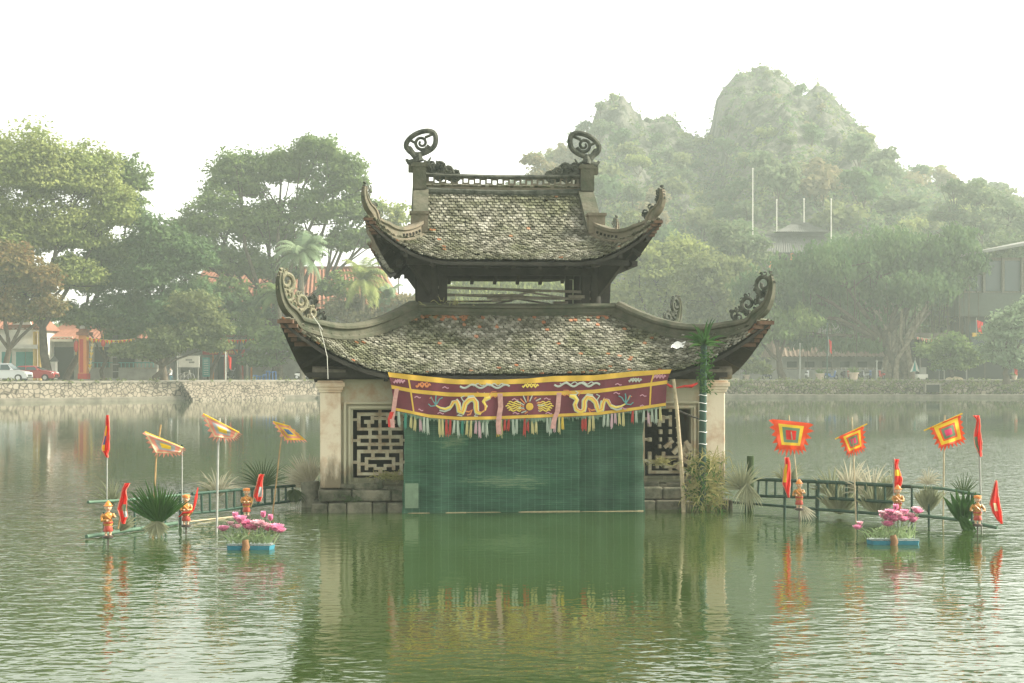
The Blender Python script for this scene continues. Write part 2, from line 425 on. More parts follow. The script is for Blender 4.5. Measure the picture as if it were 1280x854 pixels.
tc = n.new('ShaderNodeTexCoord'); nz = n.new('ShaderNodeTexNoise'); nz.inputs['Scale'].default_value = .28; nz.inputs['Detail'].default_value = 8; nz.inputs['Roughness'].default_value = .7
mp = n.new('ShaderNodeMapping'); mp.inputs['Scale'].default_value = (1, 1, .35); l.new(tc.outputs['Object'], mp.inputs[0]); l.new(mp.outputs[0], nz.inputs['Vector'])
cr = n.new('ShaderNodeValToRGB'); e = cr.color_ramp.elements; e[0].position = .44; e[0].color = (.045, .055, .035, 1); e[1].position = .56; e[1].color = (.15, .15, .12, 1)
l.new(nz.outputs['Fac'], cr.inputs['Fac']); l.new(cr.outputs[0], p.inputs['Base Color'])
bn = n.new('ShaderNodeBump'); bn.inputs['Distance'].default_value = 2.5; l.new(nz.outputs['Fac'], bn.inputs['Height']); l.new(bn.outputs[0], p.inputs['Normal'])
me = np_mesh('hill', np.stack([X_.ravel(), Y_.ravel(), Z_.ravel()], -1), faces, m_hill)
me.polygons.foreach_set('use_smooth', [True] * len(me.polygons))
tag(np_obj('hill', me), kind='structure')

# ---- haze
mz = bpy.data.materials.new('haze_air'); mz.use_nodes = True; nt = mz.node_tree; nt.nodes.clear()
o_ = nt.nodes.new('ShaderNodeOutputMaterial'); v_ = nt.nodes.new('ShaderNodeVolumePrincipled')
HAZE = 0.00095
v_.inputs['Density'].default_value = HAZE; v_.inputs['Color'].default_value = (0.90, 1.0, 0.935, 1); v_.inputs['Anisotropy'].default_value = 0.25
nt.links.new(v_.outputs[0], o_.inputs['Volume'])
mb = MB(); mb.bb(-440, 440, -440, 440, -2.7, 80)
tag(mb.build('haze', mz), kind='stuff')
# ------------------------------------------------------------------ materials of the pavilion
def tilemat(name, stops):
    m = bpy.data.materials.new(name); m.use_nodes = True; nt = m.node_tree; n = nt.nodes; l = nt.links; p = n['Principled BSDF']
    p.inputs['Roughness'].default_value = .85; p.inputs['Specular IOR Level'].default_value = .25
    ge = n.new('ShaderNodeNewGeometry'); cr = n.new('ShaderNodeValToRGB'); cr.color_ramp.interpolation = 'LINEAR'
    while len(cr.color_ramp.elements) < len(stops): cr.color_ramp.elements.new(.5)
    for e, (pos, c) in zip(cr.color_ramp.elements, stops): e.position = pos; e.color = (*c, 1)
    l.new(ge.outputs['Random Per Island'], cr.inputs['Fac'])
    tc = n.new('ShaderNodeTexCoord'); nz = n.new('ShaderNodeTexNoise'); nz.inputs['Scale'].default_value = 1.1; nz.inputs['Detail'].default_value = 7; nz.inputs['Roughness'].default_value = .7
    l.new(tc.outputs['Object'], nz.inputs['Vector'])
    c2 = n.new('ShaderNodeValToRGB'); e = c2.color_ramp.elements; e[0].position = .40; e[0].color = (.50, .54, .40, 1); e[1].position = .60; e[1].color = (1, 1, 1, 1)
    l.new(nz.outputs['Fac'], c2.inputs['Fac'])
    mx = n.new('ShaderNodeMix'); mx.data_type = 'RGBA'; mx.blend_type = 'MULTIPLY'; mx.inputs['Factor'].default_value = 1
    l.new(cr.outputs[0], mx.inputs['A']); l.new(c2.outputs[0], mx.inputs['B']); l.new(mx.outputs['Result'], p.inputs['Base Color'])
    return m
m_tile = tilemat('weathered_tile', [(0, (.085, .084, .062)), (.25, (.145, .14, .105)), (.5, (.205, .198, .155)), (.8, (.28, .27, .215)), (1, (.37, .36, .30))])
m_tile_red = tilemat('newer_clay_tile', [(0, (.30, .13, .07)), (.5, (.44, .19, .10)), (1, (.50, .27, .17))])
m_under = mat('roof_underlay', (.018, .018, .014), .95, .1)
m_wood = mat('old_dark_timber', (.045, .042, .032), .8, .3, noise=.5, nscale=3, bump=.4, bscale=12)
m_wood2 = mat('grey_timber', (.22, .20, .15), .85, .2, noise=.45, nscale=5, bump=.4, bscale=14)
m_ridge = mat('mossy_mortar', (.115, .110, .078), .9, .2, noise=.6, nscale=2.6, col2=(.06, .07, .045), bump=.8, bscale=9)
m_ridge_pale = mat('pale_mortar', (.19, .16, .115), .9, .2, noise=.5, nscale=3.5, col2=(.11, .11, .075), bump=.7, bscale=10)
m_orn = mat('blackened_stucco', (.11, .115, .09), .9, .2, noise=.6, nscale=5, col2=(.025, .032, .025), bump=.7, bscale=22)
m_orn_lit = mat('lit_stucco', (.20, .18, .12), .9, .2, noise=.6, nscale=5, col2=(.18, .18, .12), bump=.7, bscale=22)  # lighter copy of the ornament stucco, light painted into the colour
def plaster(name, base, stain, grime):
    m = bpy.data.materials.new(name); m.use_nodes = True; nt = m.node_tree; n = nt.nodes; l = nt.links; p = n['Principled BSDF']; p.inputs['Roughness'].default_value = .9
    tc = n.new('ShaderNodeTexCoord'); sp = n.new('ShaderNodeSeparateXYZ'); l.new(tc.outputs['Object'], sp.inputs[0])
    def noise(sc, stretch=1.0, det=6):
        mp = n.new('ShaderNodeMapping'); mp.inputs['Scale'].default_value = (1, 1, stretch); l.new(tc.outputs['Object'], mp.inputs[0])
        z = n.new('ShaderNodeTexNoise'); z.inputs['Scale'].default_value = sc; z.inputs['Detail'].default_value = det; z.inputs['Roughness'].default_value = .65; l.new(mp.outputs[0], z.inputs['Vector']); return z
    a = noise(2.2); b = noise(5.0, .25); c = noise(1.3, .5)
    r1 = n.new('ShaderNodeValToRGB'); e = r1.color_ramp.elements; e[0].position = .45; e[0].color = (0, 0, 0, 1); e[1].position = .62; e[1].color = (1, 1, 1, 1); l.new(a.outputs['Fac'], r1.inputs['Fac'])
    x1 = n.new('ShaderNodeMix'); x1.data_type = 'RGBA'; x1.inputs['A'].default_value = (*base, 1); x1.inputs['B'].default_value = (*stain, 1); l.new(r1.outputs[0], x1.inputs['Factor'])
    # grime rising from the wet base and running down from the beam, ragged by noise
    mr = n.new('ShaderNodeMapRange'); mr.inputs['From Min'].default_value = 1.35; mr.inputs['From Max'].default_value = 0.45; l.new(sp.outputs[2], mr.inputs['Value'])
    ad = n.new('ShaderNodeMath'); ad.operation = 'MULTIPLY_ADD'; l.new(b.outputs['Fac'], ad.inputs[0]); ad.inputs[1].default_value = 1.6; 
    sb = n.new('ShaderNodeMath'); sb.operation = 'SUBTRACT'; l.new(mr.outputs[0], sb.inputs[0]); sb.inputs[1].default_value = .75; l.new(sb.outputs[0], ad.inputs[2])
    r2 = n.new('ShaderNodeValToRGB'); e = r2.color_ramp.elements; e[0].position = .35; e[0].color = (0, 0, 0, 1); e[1].position = .85; e[1].color = (1, 1, 1, 1); l.new(ad.outputs[0], r2.inputs['Fac'])
    x2 = n.new('ShaderNodeMix'); x2.data_type = 'RGBA'; l.new(x1.outputs['Result'], x2.inputs['A']); x2.inputs['B'].default_value = (*grime, 1); l.new(r2.outputs[0], x2.inputs['Factor'])
    l.new(x2.outputs['Result'], p.inputs['Base Color'])
    bn = n.new('ShaderNodeBump'); bn.inputs['Distance'].default_value = .02; bn.inputs['Strength'].default_value = .5; l.new(b.outputs['Fac'], bn.inputs['Height']); l.new(bn.outputs[0], p.inputs['Normal'])
    return m
m_pil = plaster('cream_limewash', (.70, .61, .46), (.55, .40, .27), (.17, .14, .09))
m_wall = plaster('stained_plaster', (.44, .41, .29), (.38, .27, .17), (.13, .13, .08))
m_lat = mat('lattice_plaster', (.46, .43, .31), .9, .2, noise=.5, nscale=4, col2=(.26, .19, .12), bump=.5, bscale=14)
m_block = mat('lichened_block', (.17, .16, .115), .9, .2, noise=.6, nscale=3.2, col2=(.04, .05, .03), isl=.3, bump=.8, bscale=9)
m_brick = mat('bare_brick', (.17, .105, .07), .9, .2, noise=.5, nscale=6, isl=.3)

PVX, PVY, PVR = -0.20, 32.3, R(5.0)
PV = Matrix.Translation((PVX, PVY, 0)) @ Matrix.Rotation(PVR, 4, 'Z'); PVI = PV.inverted()
def PL(px, py, yl):
    o = PVI @ Vector((0, 0, CH)); d = (PVI.to_3x3() @ Vector(((px - CX) / FPX, 1, (HY - py) / FPX)))
    t = (yl - o.y) / d.y; return o + d * t
pav = thing('water_pavilion', 'old two-tiered tiled water puppet pavilion standing in the middle of the lake', 'pavilion', (PVX, PVY, 0), PVR)

# ------------------------------------------------------------------ roof surfaces
class Skirt:
    def __init__(s, tx, ty, zt, ex, ey, ze, lift, t0, pw, setb, setb2, curve=1.35):
        s.__dict__.update(locals())
    def dims(s, side): return (s.tx, s.ty, s.ex, s.ey) if side % 2 == 0 else (s.ty, s.tx, s.ey, s.ex)
    def z(s, u, v):
        c = max(0, (abs(u) - s.t0) / (1 - s.t0)) ** s.pw
        f = 1 - max(0, 1 - v) ** s.curve
        return s.zt + (s.ze - s.zt) * f + s.lift * c * max(v, 0) ** 2.3
    def pt(s, side, u, v):
        tx, ty, ex, ey = s.dims(side)
        x = u * (tx + (ex - tx) * v)
        out = ty + (ey - (s.setb if side % 2 == 0 else s.setb2) * (1 - min(1, abs(u)) ** 2.4) - ty) * v
        p = Vector((x, -out, s.z(u, v)))
        return Matrix.Rotation(math.pi / 2 * side, 3, 'Z') @ p
    def at(s, side, x, v):
        tx, ty, ex, ey = s.dims(side); w = tx + (ex - tx) * v
        return s.pt(side, x / w, v)
LO = Skirt(2.15, 1.72, 3.98, 4.84, 4.5, 2.70, 1.12, .50, 1.9, .30, .60)
UP = Skirt(1.86, 1.32, 5.74, 3.08, 2.95, 5.07, .90, .42, 2.1, .25, .66)
TW, TE = 0.092, 0.104          # tile pitch and exposure
def add_tile(mb, P, s_, t_, n_, w, L, red=False, th=.026):
    jt = rnd.uniform(-.06, .06); s2 = (s_ + t_ * jt).normalized(); t2 = n_.cross(s2).normalized()
    if t2.dot(t_) < 0: t2 = -t2
    up = n_ * rnd.uniform(.028, .055); w *= rnd.uniform(.78, .90); P = P + t_ * rnd.uniform(-.012, .016) + s_ * rnd.uniform(-.006, .006)
    o = [(-w / 2, -L), (w / 2, -L), (w / 2, -.028), (w * .25, 0), (-w * .25, 0), (-w / 2, -.028)]
    vs = []
    for dz in (0, th):
        for a, b in o: vs.append(P + s2 * a + t2 * b + up * (1 + b / L) + n_ * dz + n_ * rnd.uniform(-.001, .001))
    mb.add(vs, [(5, 4, 3, 2, 1, 0), (6, 7, 8, 9, 10, 11)] + [(i, (i + 1) % 6, 6 + (i + 1) % 6, 6 + i) for i in range(6)], 1 if red else 0)
def tile_field(mb, ptfn, halfw, vlen, redfn, xs0=0.0):
    """ptfn(x, v) -> point, halfw(v) -> half width of the field at v"""
    rows = int(vlen / TE)
    for r in range(rows + 1):
        v = 1 - r / rows + 0.0
        hw = halfw(v); e = .01
        k = int(hw / TW) + 1
        for c in range(-k, k + 1):
            x = (c + (.5 if r % 2 else 0)) * TW
            if abs(x) > hw - TW * .3: continue
            P = ptfn(x, v); t_ = (P - ptfn(x, v - e)).normalized(); s_ = (ptfn(x + e, v) - ptfn(x - e, v)).normalized(); n_ = s_.cross(-t_).normalized()
            if n_.z < 0: n_ = -n_
            if rnd.random() < .006: continue
            add_tile(mb, P, s_, t_, n_, TW, .20, rnd.random() < redfn(x / hw, v))
def skirt_roof(sk, name, hole_label=None):
    slope = math.hypot(sk.ey - sk.ty, sk.zt - sk.ze) * 1.03
    mt = MB(); mu = MB(); ms = MB()
    for side in range(4):
        tx, ty, ex, ey = sk.dims(side)
        redf = (lambda u, v: 0.006 if sk is UP else (.38 if (v < .10 and .45 < abs(u) < .97) else .14 if v < .10 else .035 if v < .25 else .012 if v < .93 else .05 + .3 * (abs(u) > .93)))
        tile_field(mt, lambda x, v: sk.at(side, x, v), lambda v: tx + (ex - tx) * v, slope, redf)
        mu.grid(lambda a, b: sk.pt(side, a * 2 - 1, b) - Vector((0, 0, .012)), 40, 12)
        ms.grid(lambda a, b: sk.pt(side, a * 2 - 1, .02 + b * .985) - Vector((0, 0, .085)), 40, 10)
        # eave fascia
        ms.grid(lambda a, b: sk.pt(side, a * 2 - 1, 1.0) - Vector((0, 0, .015 + .07 * b)), 40, 1)
    rf = mt.build(name, [m_tile, m_tile_red], pav)
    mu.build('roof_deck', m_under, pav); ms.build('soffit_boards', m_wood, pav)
    # rafters under the eaves
    for side in range(4):
        tx, ty, ex, ey = sk.dims(side)
        k = int(ex * 2 / .56)
        for i in range(-k // 2, k // 2 + 1):
            x = i * .56
            if abs(x) > ex * .93: continue
            u = x / ex; v0 = max(.35, (abs(x) - tx) / (ex - tx) + .05 if abs(x) > tx else .35)
            pts = [sk.at(side, x, v) - Vector((0, 0, .13)) for v in np.linspace(v0, .97, 6)]
            mr = MB(); mr.sweep(pts, [(-.04, -.04), (.04, -.04), (.04, .04), (-.04, .04)]); mr.build('rafter', m_wood, pav)
    return rf
MB.OFFX = .15; lower_roof = skirt_roof(LO, 'lower_roof'); MB.OFFX = 0; upper_skirt = skirt_roof(UP, 'upper_roof')
# steep upper slopes between the gables
RZ = 6.84
def gable_pt(sgn):
    def f(x, v):
        y = UP.ty * v; z = RZ + (UP.zt - RZ) * (1 - (1 - v) ** 1.12)
        return Vector((x * -sgn, sgn * y, z)) if sgn > 0 else Vector((x, -y, z))
    return f
mt = MB(); mu = MB()
for sgn in (-1, 1):
    f = gable_pt(sgn)
    tile_field(mt, f, lambda v: 1.80, math.hypot(UP.ty, RZ - UP.zt), lambda u, v: .008)
    mu.grid(lambda a, b: f((a * 2 - 1) * 1.84, b) - Vector((0, 0, .012)), 8, 10)
# tile rows continue from the steep slope onto the skirt in one line
mt.build('gable_roof', [m_tile, m_tile_red], pav)
mu.build('gable_roof_deck', m_under, pav)
for sx in (-1, 1):
    g = MB(); g.prism([(-UP.ty, UP.zt - .05), (UP.ty, UP.zt - .05), (0, RZ - .03)], (sx * 1.72, 0, 0), (0, 1, 0), (0, 0, 1), .12); g.build('gable_wall', m_ridge_pale, pav)

# ------------------------------------------------------------------ ridges
PROF = [(-.15, 0), (.15, 0), (.15, .06), (.10, .09), (.10, .19), (.155, .22), (.155, .27), (.08, .33), (-.08, .33), (-.155, .27), (-.155, .22), (-.10, .19), (-.10, .09), (-.15, .06)]
# main ridge with an openwork band
def ridge_sag(x): return -.045 * (1 - (x / 1.85) ** 2)
xsr = np.linspace(-1.84, 1.84, 23)
mb = MB()
mb.sweep([(x, 0, 6.78 + ridge_sag(x)) for x in xsr], [(-.17, 0), (.17, 0), (.2, .05), (.2, .11), (.13, .15), (-.13, .15), (-.2, .11), (-.2, .05)], 0)
mb.sweep([(x, 0, 6.93 + ridge_sag(x)) for x in xsr], [(-.09, 0), (.09, 0), (.09, .12), (-.09, .12)], 1)
mb.sweep([(x, 0, 7.19 + ridge_sag(x)) for x in xsr], [(-.11, 0), (.11, 0), (.13, .04), (.06, .085), (-.06, .085), (-.13, .04)], 0)
k = 27
for i in range(k):
    x = -1.7 + 3.4 * i / (k - 1); z = 7.05 + ridge_sag(x)
    mb.box((x, 0, z + .07), (.035, .12, .145), None, 1)
    if i < k - 1: mb.box((x + .065, 0, z + .02 + (.10 if i % 2 else 0)), (.09, .10, .03), None, 1)
mb.build('main_ridge', [m_orn, m_ridge_pale], pav)
def spiral(c, ax, ay, r0, turns, start=0, shrink=.72, n=30, sgn=1):
    c = Vector(c); ax = Vector(ax); ay = Vector(ay); pts = []
    for i in range(n + 1):
        t = i / n; a = start + sgn * t * turns * 2 * math.pi; r = r0 * (1 - shrink * t); pts.append(c + ax * r * math.cos(a) + ay * r * math.sin(a))
    return pts
for sx in (-1, 1):
    # gable ridges run down front and back from the ridge end
    for sy in (-1, 1):
        mb = MB(); pts = []
        for i in range(13):
            v = i / 12; p = gable_pt(sy)(0, v); pts.append(Vector((sx * (1.86 + .05 * v), p.y, p.z + .05 + .10 * math.sin(v * 3.14))))
        mb.sweep(pts, [(-.17, -.1), (.17, -.1), (.17, .22), (.11, .25), (.11, .40), (.17, .44), (.17, .50), (-.17, .50), (-.17, .44), (-.11, .40), (-.11, .25), (-.17, .22)], side=(1, 0, 0))
        mb.build('gable_ridge', m_ridge, pav)
    mb = MB(); X = sx * 1.90
    mb.box((X, 0, 7.12), (.30, .5, .50)); mb.box((X, 0, 7.40), (.38, .54, .06)); mb.box((X, 0, 7.45), (.31, .42, .05))
    mb.box((X - sx * -.18, -.1, 7.34), (.14, .2, .16)); mb.build('ridge_post', m_ridge, pav)
    # open scroll finial: an oval ring with a volute inside
    fin = MB(); cz = 7.92; lean = -.32 * sx * -1
    ax = Vector((1, 0, 0)); ay = Vector((0, 0, 1))
    def rot2(x, z, a=.45 * -sx): return (x * math.cos(a) - z * math.sin(a), x * math.sin(a) + z * math.cos(a))
    ring = []
    for i in range(33):
        a = 2 * math.pi * i / 32; x, z = rot2((.35 + .02 * math.sin(a * 3)) * math.cos(a) * sx, (.25 + .015 * math.cos(a * 2)) * math.sin(a)); ring.append((X + .05 * -sx + x, 0, cz + .02 + z))
    fin.tube(ring, .060, 8, caps=False)
    fin.tube([(X + .05 * -sx + p[0] , 0, cz + .02 + p[1]) for p in [rot2(q.x, q.z) for q in spiral((0, 0, 0), (sx, 0, 0), (0, 0, 1), .17, 1.6, 3.9, .80)]], [.042 - .0005 * i for i in range(31)], 8)
    for a in (.5, 2.5, 4.3):
        x0, z0 = rot2(.15 * math.cos(a) * sx, .125 * math.sin(a)); x1, z1 = rot2(.33 * math.cos(a + .35) * sx, .24 * math.sin(a + .35))
        fin.tube([(X - .05 * sx + x0, 0, cz + .02 + z0), (X - .05 * sx + x1, 0, cz + .02 + z1)], .035, 6)
    fin.tube([(X, 0, 7.52), (X + .02 * sx, 0, 7.60), (X - .0 * sx, 0, 7.72)], [.15, .12, .07], 10, flat=.8)
    fin.tube([(X + .05 * sx, 0, 7.58), (X + .17 * sx, 0, 7.72), (X + .22 * sx, 0, 7.83), (X + .28 * sx, 0, 7.86)], [.07, .07, .05, .02], 8)
    fin.tube([(X + .1 * sx, 0, 7.52), (X + .25 * sx, 0, 7.50), (X + .30 * sx, 0, 7.57)], [.07, .06, .03], 8)
    fin.tube([(X - .1 * sx, 0, 7.52), (X - .2 * sx, 0, 7.50), (X - .26 * sx, 0, 7.62)], [.05, .04, .015], 8)
    fin.build('scroll_finial', m_orn, pav, smooth=True)
    # writhing scroll work that bites the ridge beside each post
    dr = MB(); rr = random.Random(11)
    for i in range(52):
        t = i / 51; x = X - sx * (.20 + .66 * t); z = 7.42 - .20 * t + rr.uniform(-.14, .10) * (1 - .4 * t)
        dr.tube(spiral((x, rr.uniform(-.07, .07), z), (1, rr.uniform(-.4, .4), 0), (0, 0, 1), rr.uniform(.06, .12), rr.uniform(.7, 1.2), rr.uniform(0, 6), .6, 10, rr.choice((-1, 1))), rr.uniform(.022, .042), 6)
    dr.tube([(X - sx * (.2 + .7 * t), 0, 7.22 - .05 * t + .07 * math.sin(t * 13)) for t in np.linspace(0, 1, 24)], [.085 - .05 * t for t in np.linspace(0, 1, 24)], 8)
    dr.build('ridge_carving', m_orn, pav, smooth=True)

def hip_pts(sk, cx, cy, n=18, v0=0.0, v1=1.0):
    out = []
    for i in range(n + 1):
        v = v0 + (v1 - v0) * i / n
        out.append(Vector((cx * (sk.tx + (sk.ex - sk.tx) * v), cy * (sk.ty + (sk.ey - sk.ty) * v), sk.z(1, v))))
    return out
def corner_ridge(sk, cx, cy, prof, tail, carv, name='hip_ridge', om=None, rm=None, seed=0, k=1.0):
    pts = hip_pts(sk, cx, cy); cpt = pts[-1]; d = Vector((cx * (sk.ex - sk.tx), cy * (sk.ey - sk.ty), 0)).normalized()
    path = pts[:-2] + [cpt + d * a + Vector((0, 0, b)) for a, b in tail]
    # smooth
    for _ in range(2):
        q = [path[0]]
        for a, b in zip(path[:-1], path[1:]): q += [a * .75 + b * .25, a * .25 + b * .75]
        path = q + [path[-1]]
    N = len(path); sc = [1.0 if i < N * .60 else 1 - .80 * (i - N * .60) / (N * .40) for i in range(N)]
    mb = MB(); mb.sweep(path, prof, scales=sc, side=d.cross(Vector((0, 0, 1)))); rd = mb.build(name, rm or m_ridge, pav)
    rr = random.Random(seed); o = MB(); tz = Vector((0, 0, 1))
    for (a, b, r, turns, st, sg, th) in carv:
        o.tube(spiral(cpt + d * a + tz * b, d, tz, r, turns, st, .75, 24, sg), [th * (1 - .3 * i / 24) for i in range(25)], 7)
        for q in range(int(9 * r / .15)):
            an = rr.uniform(0, 6.28); c = cpt + d * (a + r * 1.05 * math.cos(an)) + tz * (b + r * 1.05 * math.sin(an))
            o.tube(spiral(c, d + Vector((rr.uniform(-.3, .3), rr.uniform(-.3, .3), 0)), tz, rr.uniform(.03, .065), .8, rr.uniform(0, 6), .5, 8), rr.uniform(.012, .024), 6)
    K = 16
    for q in range(K):
        u = q / (K - 1); p0 = path[int((.62 + .37 * u) * (N - 1))]; hh = prof[-3][1] if False else .30 * k * (1 - .75 * u); q0 = p0 - d * .02 + tz * (.24 * (1 - .8 * u)); out_ = (-d * (.5 + .8 * u) + tz * (1 - .4 * u)).normalized(); L_ = rr.uniform(.07, .15) * (1.2 - .5 * u)
        o.tube([q0, q0 + out_ * L_ * .5 + d * rr.uniform(-.03, .03), q0 + out_ * L_ + d * rr.uniform(0, .06)], [.040, .028, .006], 6)
    o.build('corner_carving', om or m_orn, pav, smooth=True)
TAIL_LO = [(-.30, .0), (-.12, .12), (.0, .32), (.05, .54), (.05, .74), (.0, .88)]
CARV_LO = [(-.18, .70, .20, 1.3, 4.6, -1, .050), (-.55, .32, .17, 1.3, 5.0, -1, .045), (-.22, .42, .12, 1.2, 2, 1, .04), (-.85, .12, .10, 1.1, 4.8, -1, .035)]
TAIL_UP = [(-.22, .02), (-.05, .13), (.06, .32), (.07, .48), (.03, .62)]
CARV_UP = [(-.06, .38, .10, 1.2, 4.8, -1, .030), (-.26, .20, .10, 1.2, 5.0, -1, .028), (-.12, .52, .07, 1.2, 4, 1, .022), (-.45, .10, .07, 1.1, 4.8, -1, .022)]
i = 0
for cx in (-1, 1):
    for cy in (-1, 1):
        i += 1
        MB.OFFX = .15; corner_ridge(LO, cx, cy, PROF, TAIL_LO, CARV_LO, seed=i, om=m_orn_lit if (cx, cy) == (-1, -1) else m_orn); MB.OFFX = 0  # only the left front carving takes the stucco coloured as lit
        corner_ridge(UP, cx, cy, [(-.12, 0), (.12, 0), (.13, .06), (.08, .08), (.08, .22), (.12, .25), (.12, .31), (-.12, .31), (-.12, .25), (-.08, .22), (-.08, .08), (-.13, .06)], TAIL_UP, CARV_UP, 'upper_hip_ridge', rm=m_ridge_pale, seed=i + 9)
        # stacked brick courses carrying each swept corner
        for sk, nn, hh, s0 in ((LO, 6, .075, .62), (UP, 5, .055, .40)):
            b = MB(); c = hip_pts(sk, cx, cy)[-1]; d = Vector((cx, cy, 0)).normalized(); ang = math.atan2(d.y, d.x)
            for q in range(nn):
                b.box(c - d * (s0 * .26 + q * .155 * s0) - Vector((0, 0, .075 + q * (hh + .012))), (s0 * (.48 + .03 * q), s0 * (.48 + .03 * q), hh), ang + R(45) + rnd.uniform(-.05, .05))
            MB.OFFX = .15 if sk is LO else 0; b.build('corner_brickwork', m_brick, pav); MB.OFFX = 0
        # dark boxes set on the upper hip ridge band as the shade of its slots
        sl = MB(); hp = hip_pts(UP, cx, cy)
        for q in range(2, 8):
            a = hp[q]; dd = (hp[q + 1] - hp[q]).normalized(); sdv = dd.cross(Vector((0, 0, 1))).normalized()
            for sg in (-1, 1):
                cc = a + sdv * .082 * sg + Vector((0, 0, .15)); ql = dd.to_track_quat('X', 'Z').to_matrix(); sl = MB(); sl.box(cc, (.06, .02, .055), ql); sl.build('slot_shade', m_under, pav)
# kick blocks where the gable ridges land on the hips
for cx in (-1, 1):
    for cy in (-1, 1):
        b = MB(); b.box((cx * 1.93, cy * 1.34, 5.98), (.36, .3, .40)); b.box((cx * 1.93, cy * 1.34, 6.20), (.42, .36, .06)); b.build('ridge_foot', m_ridge_pale, pav)

# ------------------------------------------------------------------ upper storey
MB.OFFX = .13
mb = MB()
BX, BY = 2.15, 1.72
loop = [(-BX, -BY), (BX, -BY), (BX, BY), (-BX, BY)]
for a, b in zip(loop, loop[1:] + loop[:1]):
    A = Vector((*a, 0)); B = Vector((*b, 0)); dd = (B - A).normalized()
    A = A - dd * .1; B = B + dd * .1
    zz = 3.99
    mb.sweep([A + Vector((0, 0, zz)), (A + B) / 2 + Vector((0, 0, zz - .03)), B + Vector((0, 0, zz))], [(-.12, 0), (.12, 0), (.14, .06), (.09, .08), (.09, .15), (.13, .17), (.13, .21), (.04, .26), (-.1, .26), (-.12, .2)])
mb.build('ridge_band', m_ridge, pav)
post = MB()
for x, y in ((-1.78, -1.42), (1.78, -1.42), (-1.78, 1.42), (1.78, 1.42)):
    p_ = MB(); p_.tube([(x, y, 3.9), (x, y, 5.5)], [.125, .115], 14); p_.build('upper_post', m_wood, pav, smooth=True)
    q = MB(); sx = 1 if x > 0 else -1
    q.box((x - sx * .27, y, 4.62), (.09, .16, .95)); q.box((x + sx * .2, y, 4.75), (.20, .10, 1.2), taper=1.5); q.box((x - sx * .2, y, 4.50), (.12, .1, .9))
    q.build('post_boarding', m_wood, pav)
    # bracket arm out to the corner
    br = MB(); c = hip_pts(UP, sx, 1 if y > 0 else -1)[-3] - Vector((0, 0, .22)); sy = 1 if y > 0 else -1
    br.prism([(0, -.55), (0, .25), (1.05, .62), (1.05, .47)], (x, y, 4.85), Vector((c.x - x, c.y - y, 0)).normalized(), (0, 0, 1), .10)
    br.build('corner_bracket', m_wood, pav)
bm_ = MB()
for y, zb in ((-1.42, 4.86), (1.42, 5.06)):
    bm_.bb(-2.0, 2.0, y - .06, y + .06, zb, zb + .16); bm_.bb(-2.3, 2.3, y - .09, y + .09, zb + .18, zb + .36)
    bm_.bb(-1.9, 1.9, y - .03, y + .03, zb + .36, 5.6)
for x in (-1.78, 1.78):
    bm_.bb(x - .06, x + .06, -1.36, 1.36, 5.06, 5.22); bm_.bb(x - .09, x + .09, -1.7, 1.7, 5.25, 5.40); bm_.bb(x - .03, x + .03, -1.36, 1.36, 5.4, 5.7)
# eave purlins
for y in (-2.35, 2.35): bm_.bb(-2.35, 2.35, y - .06, y + .06, 5.02, 5.13)
for x in (-2.5, 2.5): bm_.bb(x - .06, x + .06, -2.25, 2.25, 5.02, 5.13)
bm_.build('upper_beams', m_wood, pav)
for x in (-1.78, 1.78):
    e = MB(); e.tube([(x, -1.3, 5.13), (x, -1.82, 5.13)], .095, 14); e.build('beam_end', m_wood2, pav, smooth=True)
def rail_(f_):
    q = MB(); f_(q); q.build('clerestory_rail', m_wood2, pav)
for y in (-1.42, 1.42):
    rail_(lambda q: q.bar((-1.78, y, 4.60), (1.78, y, 4.50), .05, .055)); rail_(lambda q: q.bar((-1.78, y + .03, 4.42), (0.2, y + .03, 4.44), .04, .045)); rail_(lambda q: q.bar((-.6, y - .02, 4.36), (1.7, y - .02, 4.36), .05, .05))
    rail_(lambda q: q.bar((-.5, y + .06, 4.30), (.5, y + .06, 4.54), .04, .04)); rail_(lambda q: q.bar((.0, y + .07, 4.55), (1.1, y + .07, 4.38), .04, .04)); rail_(lambda q: q.box((-.4, y, 4.33), (.2, .1, .1))); rail_(lambda q: q.box((1.35, y - .04, 4.40), (.35, .12, .07)))
fl = MB(); fl.bb(-2.1, 2.1, -1.65, 1.65, 3.86, 3.93); fl.build('attic_floor', m_wood, pav)

# ------------------------------------------------------------------ body
MB.OFFX = 0
YF = -3.80
def LX(px, yl=YF): return PL(px, 600, yl).x
def LZ(py, px=640, yl=YF): return PL(px, py, yl).z
xl0, xl1, xr0, xr1 = LX(400), LX(426), LX(881), LX(907)
XL, XR = (xl0 + xl1) / 2, (xr0 + xr1) / 2
BZ = .46
for (x, y) in ((XL, YF), (XR, YF), (XL, 3.8), (XR, 3.8)):
    mb = MB(); w = .41
    mb.box((x, y + w / 2 * (1 if y < 0 else -1), (BZ + 2.36) / 2), (w, w, 2.36 - BZ)); o = mb.build('pilaster', m_pil, pav, bevel=.02)
    mb = MB(); c = (x, y + w / 2 * (1 if y < 0 else -1))
    for z0, z1, e in ((2.36, 2.41, .05), (2.41, 2.47, .10), (2.47, 2.56, .16), (2.56, 2.60, .10)): mb.box((*c, (z0 + z1) / 2), (w + e, w + e, z1 - z0 - .002))
    mb.build('capital', m_pil, o, bevel=.008)
YB = YF + .12                                       # wall plane a little behind the pilasters
